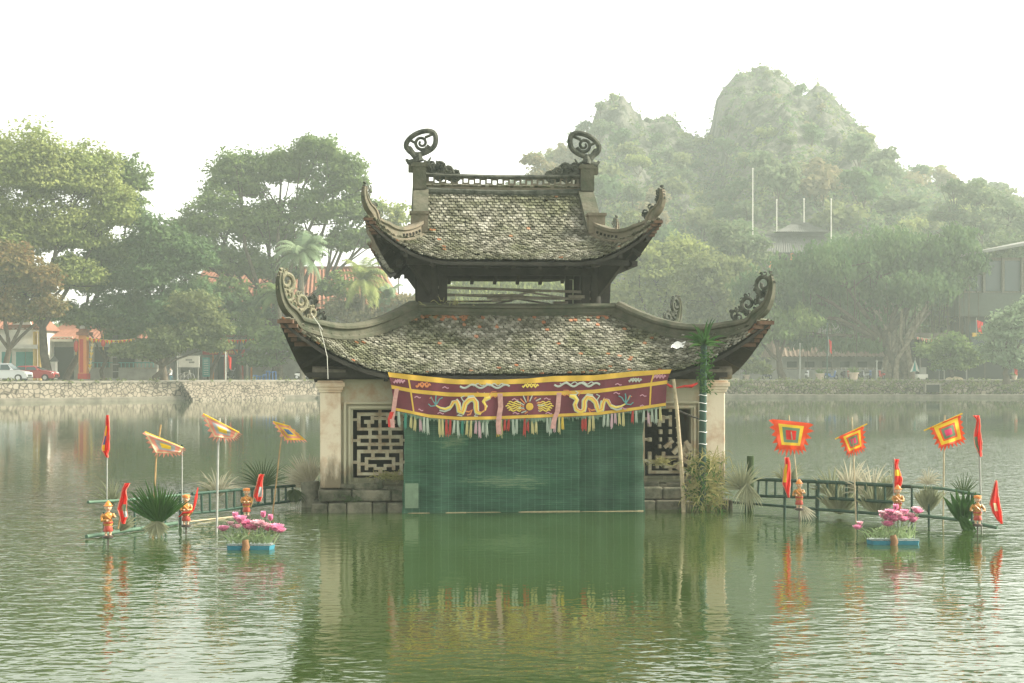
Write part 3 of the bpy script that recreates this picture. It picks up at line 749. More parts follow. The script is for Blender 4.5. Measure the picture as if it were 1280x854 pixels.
def wall_with_window(xa, xb, hx0, hx1, hz0, hz1, top, y=YB, th=.22):
    m_ = MB()
    m_.bb(xa, hx0, y, y + th, BZ, top); m_.bb(hx1, xb, y, y + th, BZ, top); m_.bb(hx0, hx1, y, y + th, BZ, hz0); m_.bb(hx0, hx1, y, y + th, hz1, top); return m_
hz0, hz1 = LZ(597), LZ(512)
wl0, wl1 = LX(441, YB), LX(509, YB)
wall_with_window(xl1 - .02, LX(520, YB), wl0, wl1, hz0, hz1, 2.62).build('front_wall', m_wall, pav)
wr0, wr1 = LX(806, YB), LX(864, YB)
wall_with_window(LX(796, YB), xr0 + .02, wr0, wr1, hz0, hz1, 2.62).build('front_wall', m_wall, pav)
for (a, b) in ((wl0, wl1), (wr0, wr1)):
    f = MB()
    for (e, d_, w_) in ((.04, .05, .05), (.13, .085, .05)):
        x0, x1, z0, z1 = a - e - w_, b + e + w_, hz0 - e - w_ * .5 - .06, hz1 + e + w_ * .6
        f.bb(x0, x0 + w_, YB - d_, YB + .01, z0, z1); f.bb(x1 - w_, x1, YB - d_, YB + .01, z0, z1); f.bb(x0 + w_, x1 - w_, YB - d_, YB + .01, z1 - w_, z1); f.bb(x0 + w_, x1 - w_, YB - d_, YB + .01, z0, z0 + w_)
    f.build('window_frame', m_wall, pav, bevel=.008)
LAT = [(35,425,25,55),(35,425,155,180),(35,425,220,250),(35,425,285,312),(35,425,345,375),(35,425,540,565),(35,65,55,155),(395,425,55,155),(35,65,250,285),(395,425,250,285),(35,65,375,540),(395,425,375,540),(215,243,0,25),(215,243,55,155),(215,243,180,220),(215,243,250,285),(215,243,312,345),
 (95,150,90,122),(150,180,55,122),(180,215,62,90),(120,150,122,155),(310,365,90,122),(280,310,55,122),(243,280,62,90),(310,340,122,155),
 (0,35,75,97),(0,35,255,277),(0,35,440,465),(425,460,75,97),(425,460,255,277),(425,460,440,465),(130,160,180,220),(300,330,180,220),(135,155,250,285),(305,325,250,285),(125,150,312,345),(310,335,312,345),
 (100,130,410,520),(330,360,410,520),(130,330,410,432),(130,200,470,495),(260,330,470,495),(175,285,495,520),(155,185,375,410),(275,305,375,410),(215,245,520,540),(60,100,455,480),(360,400,455,480)]
def lattice(x0, x1, keep, name='window_lattice'):
    th = .10; rects = [r for r in LAT if keep(*r)]; comp = list(range(len(rects)))
    for _ in range(12):
        for i in range(len(rects)):
            for j in range(len(rects)):
                A, B = rects[i], rects[j]
                if A[0] <= B[1] + 1 and B[0] <= A[1] + 1 and A[2] <= B[3] + 1 and B[2] <= A[3] + 1: comp[i] = comp[j] = min(comp[i], comp[j])
    for k in sorted(set(comp)):
        m_ = MB()
        for i, (a, b, c, d_) in enumerate(rects):
            if comp[i] != k: continue
            X0 = x0 + (x1 - x0) * a / 460; X1 = x0 + (x1 - x0) * b / 460; Z1 = hz1 - (hz1 - hz0) * c / 585; Z0 = hz1 - (hz1 - hz0) * d_ / 585
            dd = rnd.uniform(-.008, .008)
            m_.bb(X0, X1, YB + .05 + dd, YB + .05 + th + dd, Z0, Z1)
        m_.build(name, m_lat, pav, bevel=.006)
lattice(wl0, wl1, lambda a, b, c, d: True)
lattice(wr0, wr0 + (wl1 - wl0), lambda a, b, c, d: a < 250 and b < 250 or (b <= 300 and c > 170) or (c >= 400 and a < 300), )
# the broken bars that are left on the sill
deb = MB(); rr = random.Random(5)
for k in range(9):
    p_ = PL(832 + rr.uniform(0, 30), 555 + rr.uniform(0, 42), YB + .02); deb.box(p_, (rr.uniform(.10, .24), .09, rr.uniform(.06, .1)), Matrix.Rotation(rr.uniform(-1.2, 1.2), 3, 'Y'))
for (px, py, a) in ((860, 557, 1.0), (858, 577, .6), (846, 562, -.8)): deb.box(PL(px, py, YB), (.22, .10, .09), Matrix.Rotation(a, 3, 'Y'))
deb.build('broken_bars', m_lat, pav)
# side and back walls close the stage house; an added screen darkens the windows
bk = MB()
bk.bb(XL - .1, XL + .1, YF + .5, 3.4, BZ, 2.6); bk.bb(XR - .1, XR + .1, YF + .5, 3.4, BZ, 2.6)
bk.bb(XL, -1.6, 3.55, 3.75, BZ, 2.6); bk.bb(1.8, XR, 3.55, 3.75, BZ, 2.6); bk.bb(-1.6, 1.8, 3.55, 3.75, 2.1, 2.6)
bk.build('stage_wall', m_wall, pav)
sc = MB(); sc.bb(XL + .2, XR - .2, -1.0, -.95, 0.0, 2.7); sc.build('added_dark_screen', m_wood, pav)  # unseen screen added so no bright background shows through the lattice
flr = MB(); flr.bb(XL, XR, YF + .3, 3.5, -.3, .2); flr.build('stage_floor', m_wood2, pav)
# beams, logs, columns
b = MB()
b.bb(XL - .1, XR + .1, YF + .05, YF + .29, 2.62, 2.86); b.bb(XL - .1, XR + .1, 3.5, 3.74, 2.62, 2.86)
b.bb(XL - .02, XL + .2, YF + .3, 3.5, 2.62, 2.86); b.bb(XR - .2, XR + .02, YF + .3, 3.5, 2.62, 2.86)
b.bb(-4.2, 4.2, -4.05, -3.93, 2.66, 2.76)
b.build('wall_beams', m_wood, pav)
for sx, X in ((-1, XL), (1, XR)):
    for yy in (YF + .15, 3.6):
        e = MB(); e.tube([(X - sx * .3, yy, 2.75), (X + sx * .36, yy, 2.75)], [.12, .135], 14); e.build('log_end', m_wood2, pav, smooth=True)
for x, y in ((-1.78, -1.42), (1.78, -1.42), (-1.78, 1.42), (1.78, 1.42)):
    c = MB(); c.tube([(x, y, .1), (x, y, 3.9)], .15, 14); c.build('inner_column', m_wood, pav, smooth=True)
# stone base, two courses of hewn blocks
def blocks(x0, x1, y0, y1, z0, z1, along, seed, wmin=.28, wmax=.62, thick=.35, sunk=0):
    m_ = MB(); r = random.Random(seed); a = x0 if along == 'x' else y0; end = x1 if along == 'x' else y1
    while a < end - .05:
        w = min(r.uniform(wmin, wmax), end - a); j = r.uniform(-.03, .03)
        if along == 'x': m_.bb(a + .008, a + w - .008, y0 + j, y0 + thick + j, z0, z1 - r.uniform(0, .035))
        else: m_.bb(x0 + j, x0 + thick + j, a + .008, a + w - .008, z0, z1 - r.uniform(0, .035))
        a += w
    return m_
x0, x1 = LX(389, -4.0), LX(916, -4.0)
m1 = blocks(x0, x1, -4.08, 0, -.9, .20, 'x', 1); m2 = blocks(x0, x1, 3.7, 0, -.9, .20, 'x', 2); m1.add(m2.v, m2.f)
for q, X in ((3, x0), (4, x1 - .35)):
    m2 = blocks(X, 0, -3.7, 3.7, -.9, .20, 'y', q); m1.add(m2.v, m2.f)
m1.build('stone_plinth', m_block, pav, bevel=.025)
m1 = blocks(x0 + .14, x1 - .14, -3.96, 0, .205, .46, 'x', 5, .4, .8); m2 = blocks(x0 + .14, x1 - .14, 3.6, 0, .205, .46, 'x', 6, .4, .8); m1.add(m2.v, m2.f)
for q, X in ((7, x0 + .14), (8, x1 - .49)):
    m2 = blocks(X, 0, -3.6, 3.6, .205, .46, 'y', q, .4, .8); m1.add(m2.v, m2.f)
m1.build('stone_course', m_block, pav, bevel=.03)
rough = MB()
for k in range(26):
    left = k < 13; px = rr.uniform(430, 506) if left else rr.uniform(806, 862)
    p_ = PL(px, rr.uniform(602, 622), YB - .05); rough.box(p_, (rr.uniform(.15, .45), .14, rr.uniform(.09, .18)), Matrix.Rotation(rr.uniform(-.15, .15), 3, 'Y'))
rough.build('rubble_sill', m_block, pav, bevel=.02)

# ------------------------------------------------------------------ green net curtain of the puppet stage
m_net = bpy.data.materials.new('green_net'); m_net.use_nodes = True; nt = m_net.node_tree; n = nt.nodes; l = nt.links; p = n['Principled BSDF']; p.inputs['Roughness'].default_value = .65
tc = n.new('ShaderNodeTexCoord'); sp = n.new('ShaderNodeSeparateXYZ'); l.new(tc.outputs['Object'], sp.inputs[0])
mp = n.new('ShaderNodeMapping'); mp.inputs['Scale'].default_value = (.55, 1, 6.0); l.new(tc.outputs['Object'], mp.inputs[0])
nz = n.new('ShaderNodeTexNoise'); nz.inputs['Scale'].default_value = 4.0; nz.inputs['Detail'].default_value = 9; nz.inputs['Roughness'].default_value = .82; l.new(mp.outputs[0], nz.inputs['Vector'])
cr = n.new('ShaderNodeValToRGB'); e = cr.color_ramp.elements; e[0].position = .34; e[0].color = (.014, .062, .034, 1); e[1].position = .60; e[1].color = (.044, .150, .078, 1)
e = cr.color_ramp.elements.new(.74); e.color = (.20, .30, .17, 1)
l.new(nz.outputs['Fac'], cr.inputs['Fac'])
def lines(out_, freq, w):
    a = n.new('ShaderNodeMath'); a.operation = 'MULTIPLY'; l.new(out_, a.inputs[0]); a.inputs[1].default_value = freq
    f = n.new('ShaderNodeMath'); f.operation = 'FRACT'; l.new(a.outputs[0], f.inputs[0])
    c = n.new('ShaderNodeMath'); c.operation = 'LESS_THAN'; l.new(f.outputs[0], c.inputs[0]); c.inputs[1].default_value = w; return c.outputs[0]
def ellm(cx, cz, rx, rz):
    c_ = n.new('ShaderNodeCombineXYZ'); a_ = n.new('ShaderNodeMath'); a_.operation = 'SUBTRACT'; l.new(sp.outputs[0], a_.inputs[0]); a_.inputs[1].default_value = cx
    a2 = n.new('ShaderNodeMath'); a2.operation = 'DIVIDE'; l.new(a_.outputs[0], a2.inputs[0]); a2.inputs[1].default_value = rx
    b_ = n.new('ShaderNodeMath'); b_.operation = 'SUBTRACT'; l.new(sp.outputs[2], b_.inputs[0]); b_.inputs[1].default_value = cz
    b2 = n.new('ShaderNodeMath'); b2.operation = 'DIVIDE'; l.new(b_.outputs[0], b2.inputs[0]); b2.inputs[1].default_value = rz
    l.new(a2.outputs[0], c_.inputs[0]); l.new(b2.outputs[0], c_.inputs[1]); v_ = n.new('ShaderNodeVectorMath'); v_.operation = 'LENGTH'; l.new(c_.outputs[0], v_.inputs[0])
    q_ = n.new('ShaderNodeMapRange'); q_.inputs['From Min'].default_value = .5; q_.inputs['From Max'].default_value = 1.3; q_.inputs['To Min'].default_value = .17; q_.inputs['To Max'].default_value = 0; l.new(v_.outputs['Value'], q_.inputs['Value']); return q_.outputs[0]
pc = PL(636, 602, -4.22); ad_ = n.new('ShaderNodeMath'); ad_.operation = 'ADD'; l.new(nz.outputs['Fac'], ad_.inputs[0]); l.new(ellm(pc.x, pc.z, .95, .16), ad_.inputs[1])  # net colour paled in an ellipse, for light showing through it
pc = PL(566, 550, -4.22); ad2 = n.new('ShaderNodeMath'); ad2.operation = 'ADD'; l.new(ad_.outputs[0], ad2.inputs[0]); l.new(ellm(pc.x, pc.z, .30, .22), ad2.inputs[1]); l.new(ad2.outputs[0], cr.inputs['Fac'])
ln = lines(sp.outputs[0], 7.0, .07); l2 = lines(sp.outputs[2], 26.0, .3)
x1_ = n.new('ShaderNodeMix'); x1_.data_type = 'RGBA'; l.new(cr.outputs[0], x1_.inputs['A']); x1_.inputs['B'].default_value = (.12, .24, .16, 1)
k_ = n.new('ShaderNodeMath'); k_.operation = 'MULTIPLY'; l.new(ln, k_.inputs[0]); k_.inputs[1].default_value = .65; l.new(k_.outputs[0], x1_.inputs['Factor'])
x2_ = n.new('ShaderNodeMix'); x2_.data_type = 'RGBA'; l.new(x1_.outputs['Result'], x2_.inputs['A']); x2_.inputs['B'].default_value = (.015, .07, .045, 1)
k2 = n.new('ShaderNodeMath'); k2.operation = 'MULTIPLY'; l.new(l2, k2.inputs[0]); k2.inputs[1].default_value = .5; l.new(k2.outputs[0], x2_.inputs['Factor'])
oi = n.new('ShaderNodeObjectInfo'); om_ = n.new('ShaderNodeMapRange'); om_.inputs['To Min'].default_value = .72; om_.inputs['To Max'].default_value = 1.25; l.new(oi.outputs['Random'], om_.inputs['Value'])
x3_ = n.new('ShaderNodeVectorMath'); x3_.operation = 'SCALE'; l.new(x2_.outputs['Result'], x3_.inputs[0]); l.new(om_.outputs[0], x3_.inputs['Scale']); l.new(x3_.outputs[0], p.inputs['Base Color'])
bn_ = n.new('ShaderNodeBump'); bn_.inputs['Distance'].default_value = .02; bn_.inputs['Strength'].default_value = .7; l.new(nz.outputs['Fac'], bn_.inputs['Height']); l.new(bn_.outputs[0], p.inputs['Normal'])
tr = n.new('ShaderNodeBsdfTransparent'); tl = n.new('ShaderNodeBsdfTranslucent'); l.new(x2_.outputs['Result'], tl.inputs['Color'])
m1_ = n.new('ShaderNodeMixShader'); m1_.inputs[0].default_value = .3; m2_ = n.new('ShaderNodeMixShader'); m2_.inputs[0].default_value = .05
l.new(p.outputs[0], m1_.inputs[1]); l.new(tl.outputs[0], m1_.inputs[2]); l.new(m1_.outputs[0], m2_.inputs[1]); l.new(tr.outputs[0], m2_.inputs[2]); l.new(m2_.outputs[0], n['Material Output'].inputs['Surface'])
m_netpale = mat('faded_net', (.18, .26, .17), .8, noise=.3, nscale=6)
m_batten = mat('wet_bamboo', (.36, .31, .18), .6, noise=.4, nscale=8)
YC = -4.22
cur = thing('stage_curtain', 'dark green net curtain hanging from the eave down to the water', 'curtain', (PVX, PVY, 0), PVR)
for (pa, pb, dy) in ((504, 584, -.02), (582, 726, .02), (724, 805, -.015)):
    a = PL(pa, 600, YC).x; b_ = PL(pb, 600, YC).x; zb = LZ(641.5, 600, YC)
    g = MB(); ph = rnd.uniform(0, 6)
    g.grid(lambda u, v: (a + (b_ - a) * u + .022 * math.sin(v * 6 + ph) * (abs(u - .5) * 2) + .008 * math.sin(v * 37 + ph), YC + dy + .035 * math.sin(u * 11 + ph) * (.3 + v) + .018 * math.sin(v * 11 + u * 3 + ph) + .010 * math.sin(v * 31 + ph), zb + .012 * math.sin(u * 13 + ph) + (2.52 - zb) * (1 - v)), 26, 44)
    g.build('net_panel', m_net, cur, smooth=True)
    bt = MB(); bt.tube([(a + .02, YC + dy - .02, zb + .0), (b_ - .02, YC + dy - .02, zb + rnd.uniform(-.01, .03))], .020, 8); bt.build('bottom_batten', m_batten, cur)
g = MB(); a = PL(506, 600, YC).x; b_ = PL(523, 600, YC).x; g.bb(a, b_, YC - .075, YC - .068, .10, LZ(604, 510, YC)); g.build('faded_patch', m_netpale, cur)

# ------------------------------------------------------------------ valance banner
m_maroon = mat('maroon_satin', (.150, .014, .030), .55, .5, noise=.25, nscale=3)
m_gold = mat('yellow_satin', (.66, .41, .05), .6, .4, noise=.15, nscale=5)
m_emb_y = mat('yellow_embroidery', (.72, .55, .10), .7); m_emb_w = mat('grey_embroidery', (.42, .45, .38), .7); m_emb_o = mat('orange_embroidery', (.62, .22, .08), .7); m_emb_t = mat('teal_embroidery', (.10, .28, .27), .7); m_emb_p = mat('pink_embroidery', (.50, .25, .30), .7)
YV = -4.34
TOP = [(485, 466), (520, 470), (570, 475), (620, 475.5), (660, 474), (692, 471), (742, 470), (791, 465), (839, 462.5)]
MID = [(489, 482), (517, 487.5), (560, 491.5), (610, 492), (660, 490.5), (700, 490), (742, 488), (791, 482), (834, 476)]
BOT = [(494, 514), (510, 517), (537, 523), (576, 526), (620, 525), (683, 522.5), (748, 519.5), (791, 514), (832, 508)]
def curve(L, t):
    px = L[0][0] + (L[-1][0] - L[0][0]) * t
    return (px, float(np.interp(px, [q[0] for q in L], [q[1] for q in L])))
def bpt(t, s):
    """t along, s 0 top .. 1 bottom (mid line at .35)"""
    a = curve(TOP, t); m_ = curve(MID, t); b = curve(BOT, t)
    if s < .35: k = s / .35; q = (a[0] + (m_[0] - a[0]) * k, a[1] + (m_[1] - a[1]) * k)
    else: k = (s - .35) / .65; q = (m_[0] + (b[0] - m_[0]) * k, m_[1] + (b[1] - m_[1]) * k)
    wv = .03 * math.sin(t * 30 + s * 2) * s + .015 * math.sin(t * 71)
    return PL(q[0], q[1], YV + wv)
ban = thing('embroidered_valance', 'maroon and yellow embroidered silk valance hung along the lower eave', 'banner', (PVX, PVY, 0), PVR)
def band(s0, s1, name, m_, off=0.0, t0=0, t1=1, nu=90):
    g = MB(); g.grid(lambda u, v: bpt(t0 + (t1 - t0) * u, s0 + (s1 - s0) * v) + Vector((0, off, 0)), nu, max(2, int((s1 - s0) * 16)))
    return g.build(name, m_, ban, smooth=True)
band(0.0, 1.0, 'maroon_field', m_maroon)
band(-.015, .115, 'yellow_header', m_gold, -.012); band(.335, .43, 'yellow_stripe', m_gold, -.012); band(.91, .985, 'yellow_hem', m_gold, -.012)
band(.1, .93, 'yellow_edging', m_gold, -.014, .067, .073, 2); band(.1, .93, 'yellow_edging', m_gold, -.014, .938, .944, 2)
def emb_px(pts, w, m_, name, off=-.02):
    g = MB(); 
    for poly, ww in (pts if isinstance(pts[0][0], (list, tuple)) and isinstance(pts[0][0][0], (list, tuple)) else [(pts, w)]):
        q = [PL(a, b, YV + off) for a, b in poly]; r = [ww * (1 - .0 * i) for i in range(len(q))] if not isinstance(ww, (list, tuple)) else list(ww)
        g.tube(q, r, 6, flat=1)
    g.v = [(x, YV + off + (y - YV - off) * .3, z) for x, y, z in g.v]
    g.build(name, m_, ban); return g
def wpts(x0, x1, y0, amp, cyc, n=26, flip=1, ph=0): return [(x0 + (x1 - x0) * i / n, y0 + amp * math.sin(ph + i / n * cyc * 6.283) * flip) for i in range(n + 1)]
def dragon(x0, x1, y, name='dragon_embroidery'):
    """a writhing dragon in flat embroidery, head at x1"""
    s = 1 if x1 > x0 else -1; L = abs(x1 - x0)
    P_ = lambda a, b: (x0 + s * a * L, y + b)
    body = [P_(a, b) for a, b in ((.10, 2), (.16, 5), (.24, 6.5), (.32, 4), (.36, -2), (.41, -3), (.44, 3), (.45, 9), (.50, 11), (.52, 6), (.54, 0), (.60, -5), (.67, -6), (.71, -1), (.71, 5), (.72, 10), (.77, 12), (.83, 9), (.85, 3), (.82, -3), (.86, -7), (.93, -8))]
    r = [q * .82 for q in (.014, .02, .028, .034, .040, .046, .05, .052, .052, .052, .052, .055, .055, .055, .055, .052, .05, .048, .046, .045, .055, .03)]
    emb_px([(body, [q * 1.45 for q in r])], 0, m_emb_w, 'dragon_outline', -.016); emb_px([(body, r)], 0, m_emb_y, name, -.024)
    emb_px([([(x + .5, y - 1.2) for x, y in body[3:-3]], .010)], 0, m_emb_o, 'dragon_spine', -.036)
    emb_px([([P_(a - .01, b + 3) for a, b in ((.16, 5), (.24, 6.5), (.32, 4), (.36, -2))], .018), ([P_(.41, -6), P_(.46, -1), P_(.47, 6)], .022), ([P_(.58, -9), P_(.66, -10), P_(.735, -3), P_(.74, 5)], .02)], 0, m_emb_w, 'dragon_belly')
    emb_px([([P_(.10, 2), P_(.05, -4), P_(.02, -9)], .014), ([P_(.10, 2), P_(.09, -6), P_(.10, -11)], .014), ([P_(.10, 2), P_(.02, 3), P_(-.02, 0)], .012), ([P_(.11, 0), P_(.15, -6), P_(.20, -8)], .012)], 0, m_emb_t, 'tail_flames')
    emb_px([([P_(.0, -7), P_(.04, -8), P_(.06, -3)], .012), ([P_(.54, 9), P_(.60, 10), P_(.65, 7), P_(.62, 13), P_(.57, 14)], .018), ([P_(.92, -7), P_(.97, -10), P_(1.0, -8), P_(1.04, -10)], .009), ([P_(.90, -11), P_(.95, -15), P_(1.02, -15)], .009), ([P_(.8, -8), P_(.76, -13), P_(.72, -15)], .010)], 0, m_emb_o, 'mane_and_whiskers')
    emb_px([([P_(.47, 12), P_(.42, 14), P_(.50, 15)], .016), ([P_(.72, 12), P_(.68, 15), P_(.76, 16)], .016), ([P_(.85, -8), P_(.80, -12), P_(.84, -14)], .014), ([P_(.52, -3), P_(.48, -8), P_(.53, -10)], .014)], 0, m_emb_w, 'dragon_claws')
dragon(537, 619, 505); dragon(790, 706, 503)
g = MB(); c = PL(662, 508.5, YV - .03); g.lathe((0, 0, 0), [(.001, 0), (.075, 0), (.07, .012), (.001, .014)], 20); g.v = [(c.x + x, c.y - z, c.z + y) for x, y, z in g.v]; g.build('sun_disc', m_gold, ban)
fl_ = []
for k in range(20):
    a = 2 * math.pi * k / 20; r1 = 12 + 5 * (math.sin(a) < -.3) + 2 * (k % 2); fl_.append(([(662 + 7 * math.cos(a), 508.5 + 6.5 * math.sin(a)), (662 + r1 * math.cos(a + .2), 508.5 + r1 * .8 * math.sin(a + .2))], .013))
emb_px(fl_[::2], 0, m_emb_o, 'sun_flames'); emb_px(fl_[1::2], 0, m_emb_w, 'sun_rays')
for s in (-1, 1): emb_px([(wpts(662 + s * 11, 662 + s * (30 - 2 * abs(j)), 508 + j * 2.6, .9, 2, 14), .012) for j in (-2, -1, 0, 1, 2)], 0, m_emb_y, 'cloud_streamers')
emb_px([(wpts(575, 637, 483, 2.2, 3, 30), .022), (wpts(590, 630, 481, 1.6, 4, 20), .012)], 0, m_emb_w, 'cloud_band'); emb_px([(wpts(693, 750, 481, 2.2, 3, 30), .022), (wpts(700, 742, 479, 1.6, 4, 20), .012)], 0, m_emb_w, 'cloud_band')
emb_px([(wpts(520, 538, 482, 2, 3, 14), .022), (wpts(523, 535, 479.5, 1, 2, 10), .014)], 0, m_emb_o, 'flower_motif')
for (a, b, y, m_) in ((653, 673, 482.5, m_emb_y), (786, 802, 475.5, m_emb_w), (492, 506, 477, m_emb_p), (816, 832, 471, m_emb_p)): emb_px([(wpts(a, b, y, 1.8, 4, 16), .018), (wpts(a + 3, b - 3, y - 1.5, 1.2, 3, 12), .012)], 0, m_, 'small_motif')
for (a, y) in ((518, 497), (521, 513), (547, 517), (553, 485), (640, 500), (680, 499), (682, 517), (641, 517), (767, 492), (769, 481), (800, 495), (800, 508), (775, 511)): emb_px([([(a, y), (a + 3, y - 1.5), (a + 6, y + .5), (a + 8, y)], .013)], 0, m_emb_p, 'cloudlet')
# ragged green lining strip and tassels
m_lining = mat('green_lining', (.18, .27, .18), .8, noise=.4, nscale=9)
g = MB(); K = 150
for i in range(K):
    t = i / K; a = bpt(t, .985); b_ = bpt(t + 1 / K, .985); d_ = rnd.uniform(.03, .12); g.add([a, b_, b_ - Vector((.004, 0, d_ * .7)), (a + b_) / 2 - Vector((0, .004, d_)), a - Vector((-.004, 0, d_ * .6))], [(0, 1, 2, 3, 4)])
g.build('lining_fringe', m_lining, ban)
tm = {'y': mat('straw_tassel', (.46, .42, .20), .8), 'r': mat('red_tassel', (.38, .05, .04), .8), 'w': mat('pale_tassel', (.36, .42, .34), .8), 'p': mat('mauve_tassel', (.48, .33, .36), .8), 'g': mat('ochre_tassel', (.55, .40, .06), .8), 'G': mat('green_tassel', (.05, .22, .16), .8)}
pat = [(498, 'w'), (507, 'G'), (514, 'y'), (519, 'y'), (525, 'p'), (530, 'w'), (534, 'w'), (549, 'y'), (553, 'y'), (558, 'r'), (563, 'r'), (568, 'w'), (572, 'w'), (578, 'G'), (584, 'y'), (589, 'y'), (595, 'p'), (599, 'p'), (604, 'w'), (608, 'w'), (622, 'g'), (626, 'y'), (631, 'r'), (636, 'r'), (641, 'w'), (646, 'w'), (656, 'r'), (660, 'r'), (665, 'y'), (670, 'y'), (684, 'w'), (688, 'w'), (694, 'p'), (699, 'y'), (703, 'g'), (728, 'r'), (732, 'r'), (737, 'y'), (741, 'y'), (755, 'w'), (760, 'w'), (765, 'p'), (769, 'p'), (774, 'y'), (779, 'y'), (791, 'r'), (795, 'w'), (805, 'w'), (810, 'p'), (815, 'w'), (820, 'w'), (825, 'y')]
for px, kx in pat:
    yb = float(np.interp(px, [q[0] for q in BOT], [q[1] for q in BOT])); L = rnd.uniform(14, 22) / 63
    a = PL(px, yb, YV - .01); g = MB(); sw = rnd.uniform(-.02, .02)
    for q in (-1.5, -.5, .5, 1.5): g.tube([a + Vector((q * .006, 0, 0)), a + Vector((q * .012 + sw * .5, rnd.uniform(-.01, .01), -L * .6)), a + Vector((q * .015 + sw, 0, -L * rnd.uniform(.85, 1.08)))], [.010, .010, .005], 5)
    g.build('tassel', tm[kx], ban)
m_ribbon = mat('faded_pink_ribbon', (.62, .34, .30), .8, noise=.25, nscale=12); m_redcloth = mat('red_cloth', (.60, .04, .03), .7, noise=.3, nscale=8)
def ribbon(path, w, name, m_, y=YV - .06):
    g = MB(); q = [PL(a, b, y) for a, b in path]
    for a, b in zip(q[:-1], q[1:]): g.add([a - Vector((w / 2, 0, 0)), a + Vector((w / 2, 0, 0)), b + Vector((w / 2, .01, 0)), b - Vector((w / 2, -.01, 0))], [(0, 1, 2, 3)])
    return g.build(name, m_, ban)
ribbon([(496, 486), (494, 498), (492, 512), (490, 524), (491, 535)], .085, 'tie_ribbon', m_ribbon); ribbon([(490, 515), (487, 524), (488, 534)], .08, 'tie_ribbon', m_redcloth)
ribbon([(625, 492), (626, 508), (624, 520), (623, 532), (624, 543)], .10, 'tie_ribbon', m_ribbon)
ribbon([(699, 491), (698, 503), (697, 514), (693, 524), (691, 536)], .095, 'tie_ribbon', m_ribbon)
t = thing('red_tie_cloth', 'twisted red cloth tied between the valance end and the green palm post', 'cloth', (PVX, PVY, 0), PVR)
g = MB(); q = [PL(a, b, -4.3) for a, b in ((832, 479), (838, 483), (846, 485), (855, 483), (864, 483), (872, 479))]; g.tube(q, [.03, .05, .025, .04, .06, .03], 8, flat=.6); g.build('cloth_twist', m_redcloth, t)

# white scrap on the roof, and the grass that grows on it
m_white = mat('white_paper', (.8, .8, .76), .8)
P_ = LO.at(0, PL(843, 435, -3.0).x, .62); t_ = thing('paper_scrap', 'crumpled white scrap lying on the right of the lower tiled roof', 'scrap', PV @ P_, 0)
g = MB(); g.grid(lambda u, v: ((u - .5) * .24 + (v - .5) * .1, (v - .5) * .26, .06 + (v - .5) * .13 + .02 * math.sin(u * 9 + v * 5)), 6, 5); g.build('scrap_sheet', m_white, t_)
# ------------------------------------------------------------------ things standing in the lake
m_green = mat('green_painted_bamboo', (.025, .070, .045), .55, .4, noise=.35, nscale=7)
m_greenlt = mat('faded_green_bamboo', (.075, .145, .09), .6, .4, noise=.3, nscale=6)
m_bamboo = mat('tan_bamboo', (.42, .27, .12), .6, .4, noise=.4, nscale=9)
m_pole = mat('grey_steel_pole', (.36, .37, .33), .5, .4, noise=.25, nscale=10)
m_palebamboo = mat('pale_weathered_bamboo', (.50, .42, .27), .75, .3, noise=.35, nscale=7)
def on_line(A, B, px):
    k = (px - CX) / FPX; t = (A.x - k * A.y) / (k * (B.y - A.y) - (B.x - A.x)); return A.y + (B.y - A.y) * t
def lineY(pA, YA, pB, YB_):
    A = Vector(((pA - CX) / FPX * YA, YA, 0)); B = Vector(((pB - CX) / FPX * YB_, YB_, 0)); return lambda px: on_line(A, B, px)
def fence(label, Yf, parts, posts, pickets, loc):
    t = thing('bamboo_fence', label, 'fence', loc)
    for pl, r, m_ in parts:
        g = MB(); g.tube([W(px, py, Yf(px)) for px, py in pl], r, 10); g.build('rail', m_, t, world=True, smooth=True)
    for px, y0, y1, r, m_ in posts:
        Y = Yf(px) + .03; g = MB(); a = W(px, y0, Y); b = W(px, y1, Y) if y1 else Vector((a.x, a.y, -.9)); g.tube([a, Vector((a.x + rnd.uniform(-.01, .01), a.y, b.z))], r, 10); g.build('post', m_, t, world=True, smooth=True)
    for px, y0, y1 in pickets:
        Y = Yf(px) - .02; g = MB(); g.tube([W(px + rnd.uniform(-.4, .4), y0, Y), W(px + rnd.uniform(-.6, .6), y1, Y)], .023, 8); g.build('picket', m_green, t, world=True, smooth=True)
    return t
YL = lineY(375, 29.3, 110, 23.6); YR = lineY(907, 29.0, 1244, 24.6)
def ip(L, px): return float(np.interp(px, [q[0] for q in L], [q[1] for q in L]))
tl_ = [(110, 628), (160, 625), (210, 620.5), (240, 617.5), (301, 612), (378, 606.5)]; ml_ = [(238, 642), (270, 639), (301, 634.5), (335, 630), (376, 625)]; bl_ = [(108, 671), (160, 663), (221, 654)]
fence('green bamboo ladder fence left of the pavilion with its far end sloping into the lake', YL,
      [(tl_[:3] + [(236, 618)], .026, m_greenlt), (tl_[3:], .030, m_green), (ml_, .026, m_green), (bl_, .034, m_greenlt), ([(237, 652), (300, 645), (360, 637), (398, 632)], .012, m_palebamboo)],
      [(168, 626, 663, .020, m_green), (193, 623, 660, .016, m_bamboo), (207, 621, 656, .017, m_green), (226, 615, 0, .036, m_green), (303, 610, 0, .036, m_green), (130, 640, 0, .02, m_green), (272, 616, 0, .016, m_green)],
      [(px, ip(tl_, px), ip(ml_, px)) for px in (252, 262, 283, 293, 315, 323, 331, 340, 348, 357, 366)], Vector((W(240, 600, YL(240)).x, YL(240), 0)))
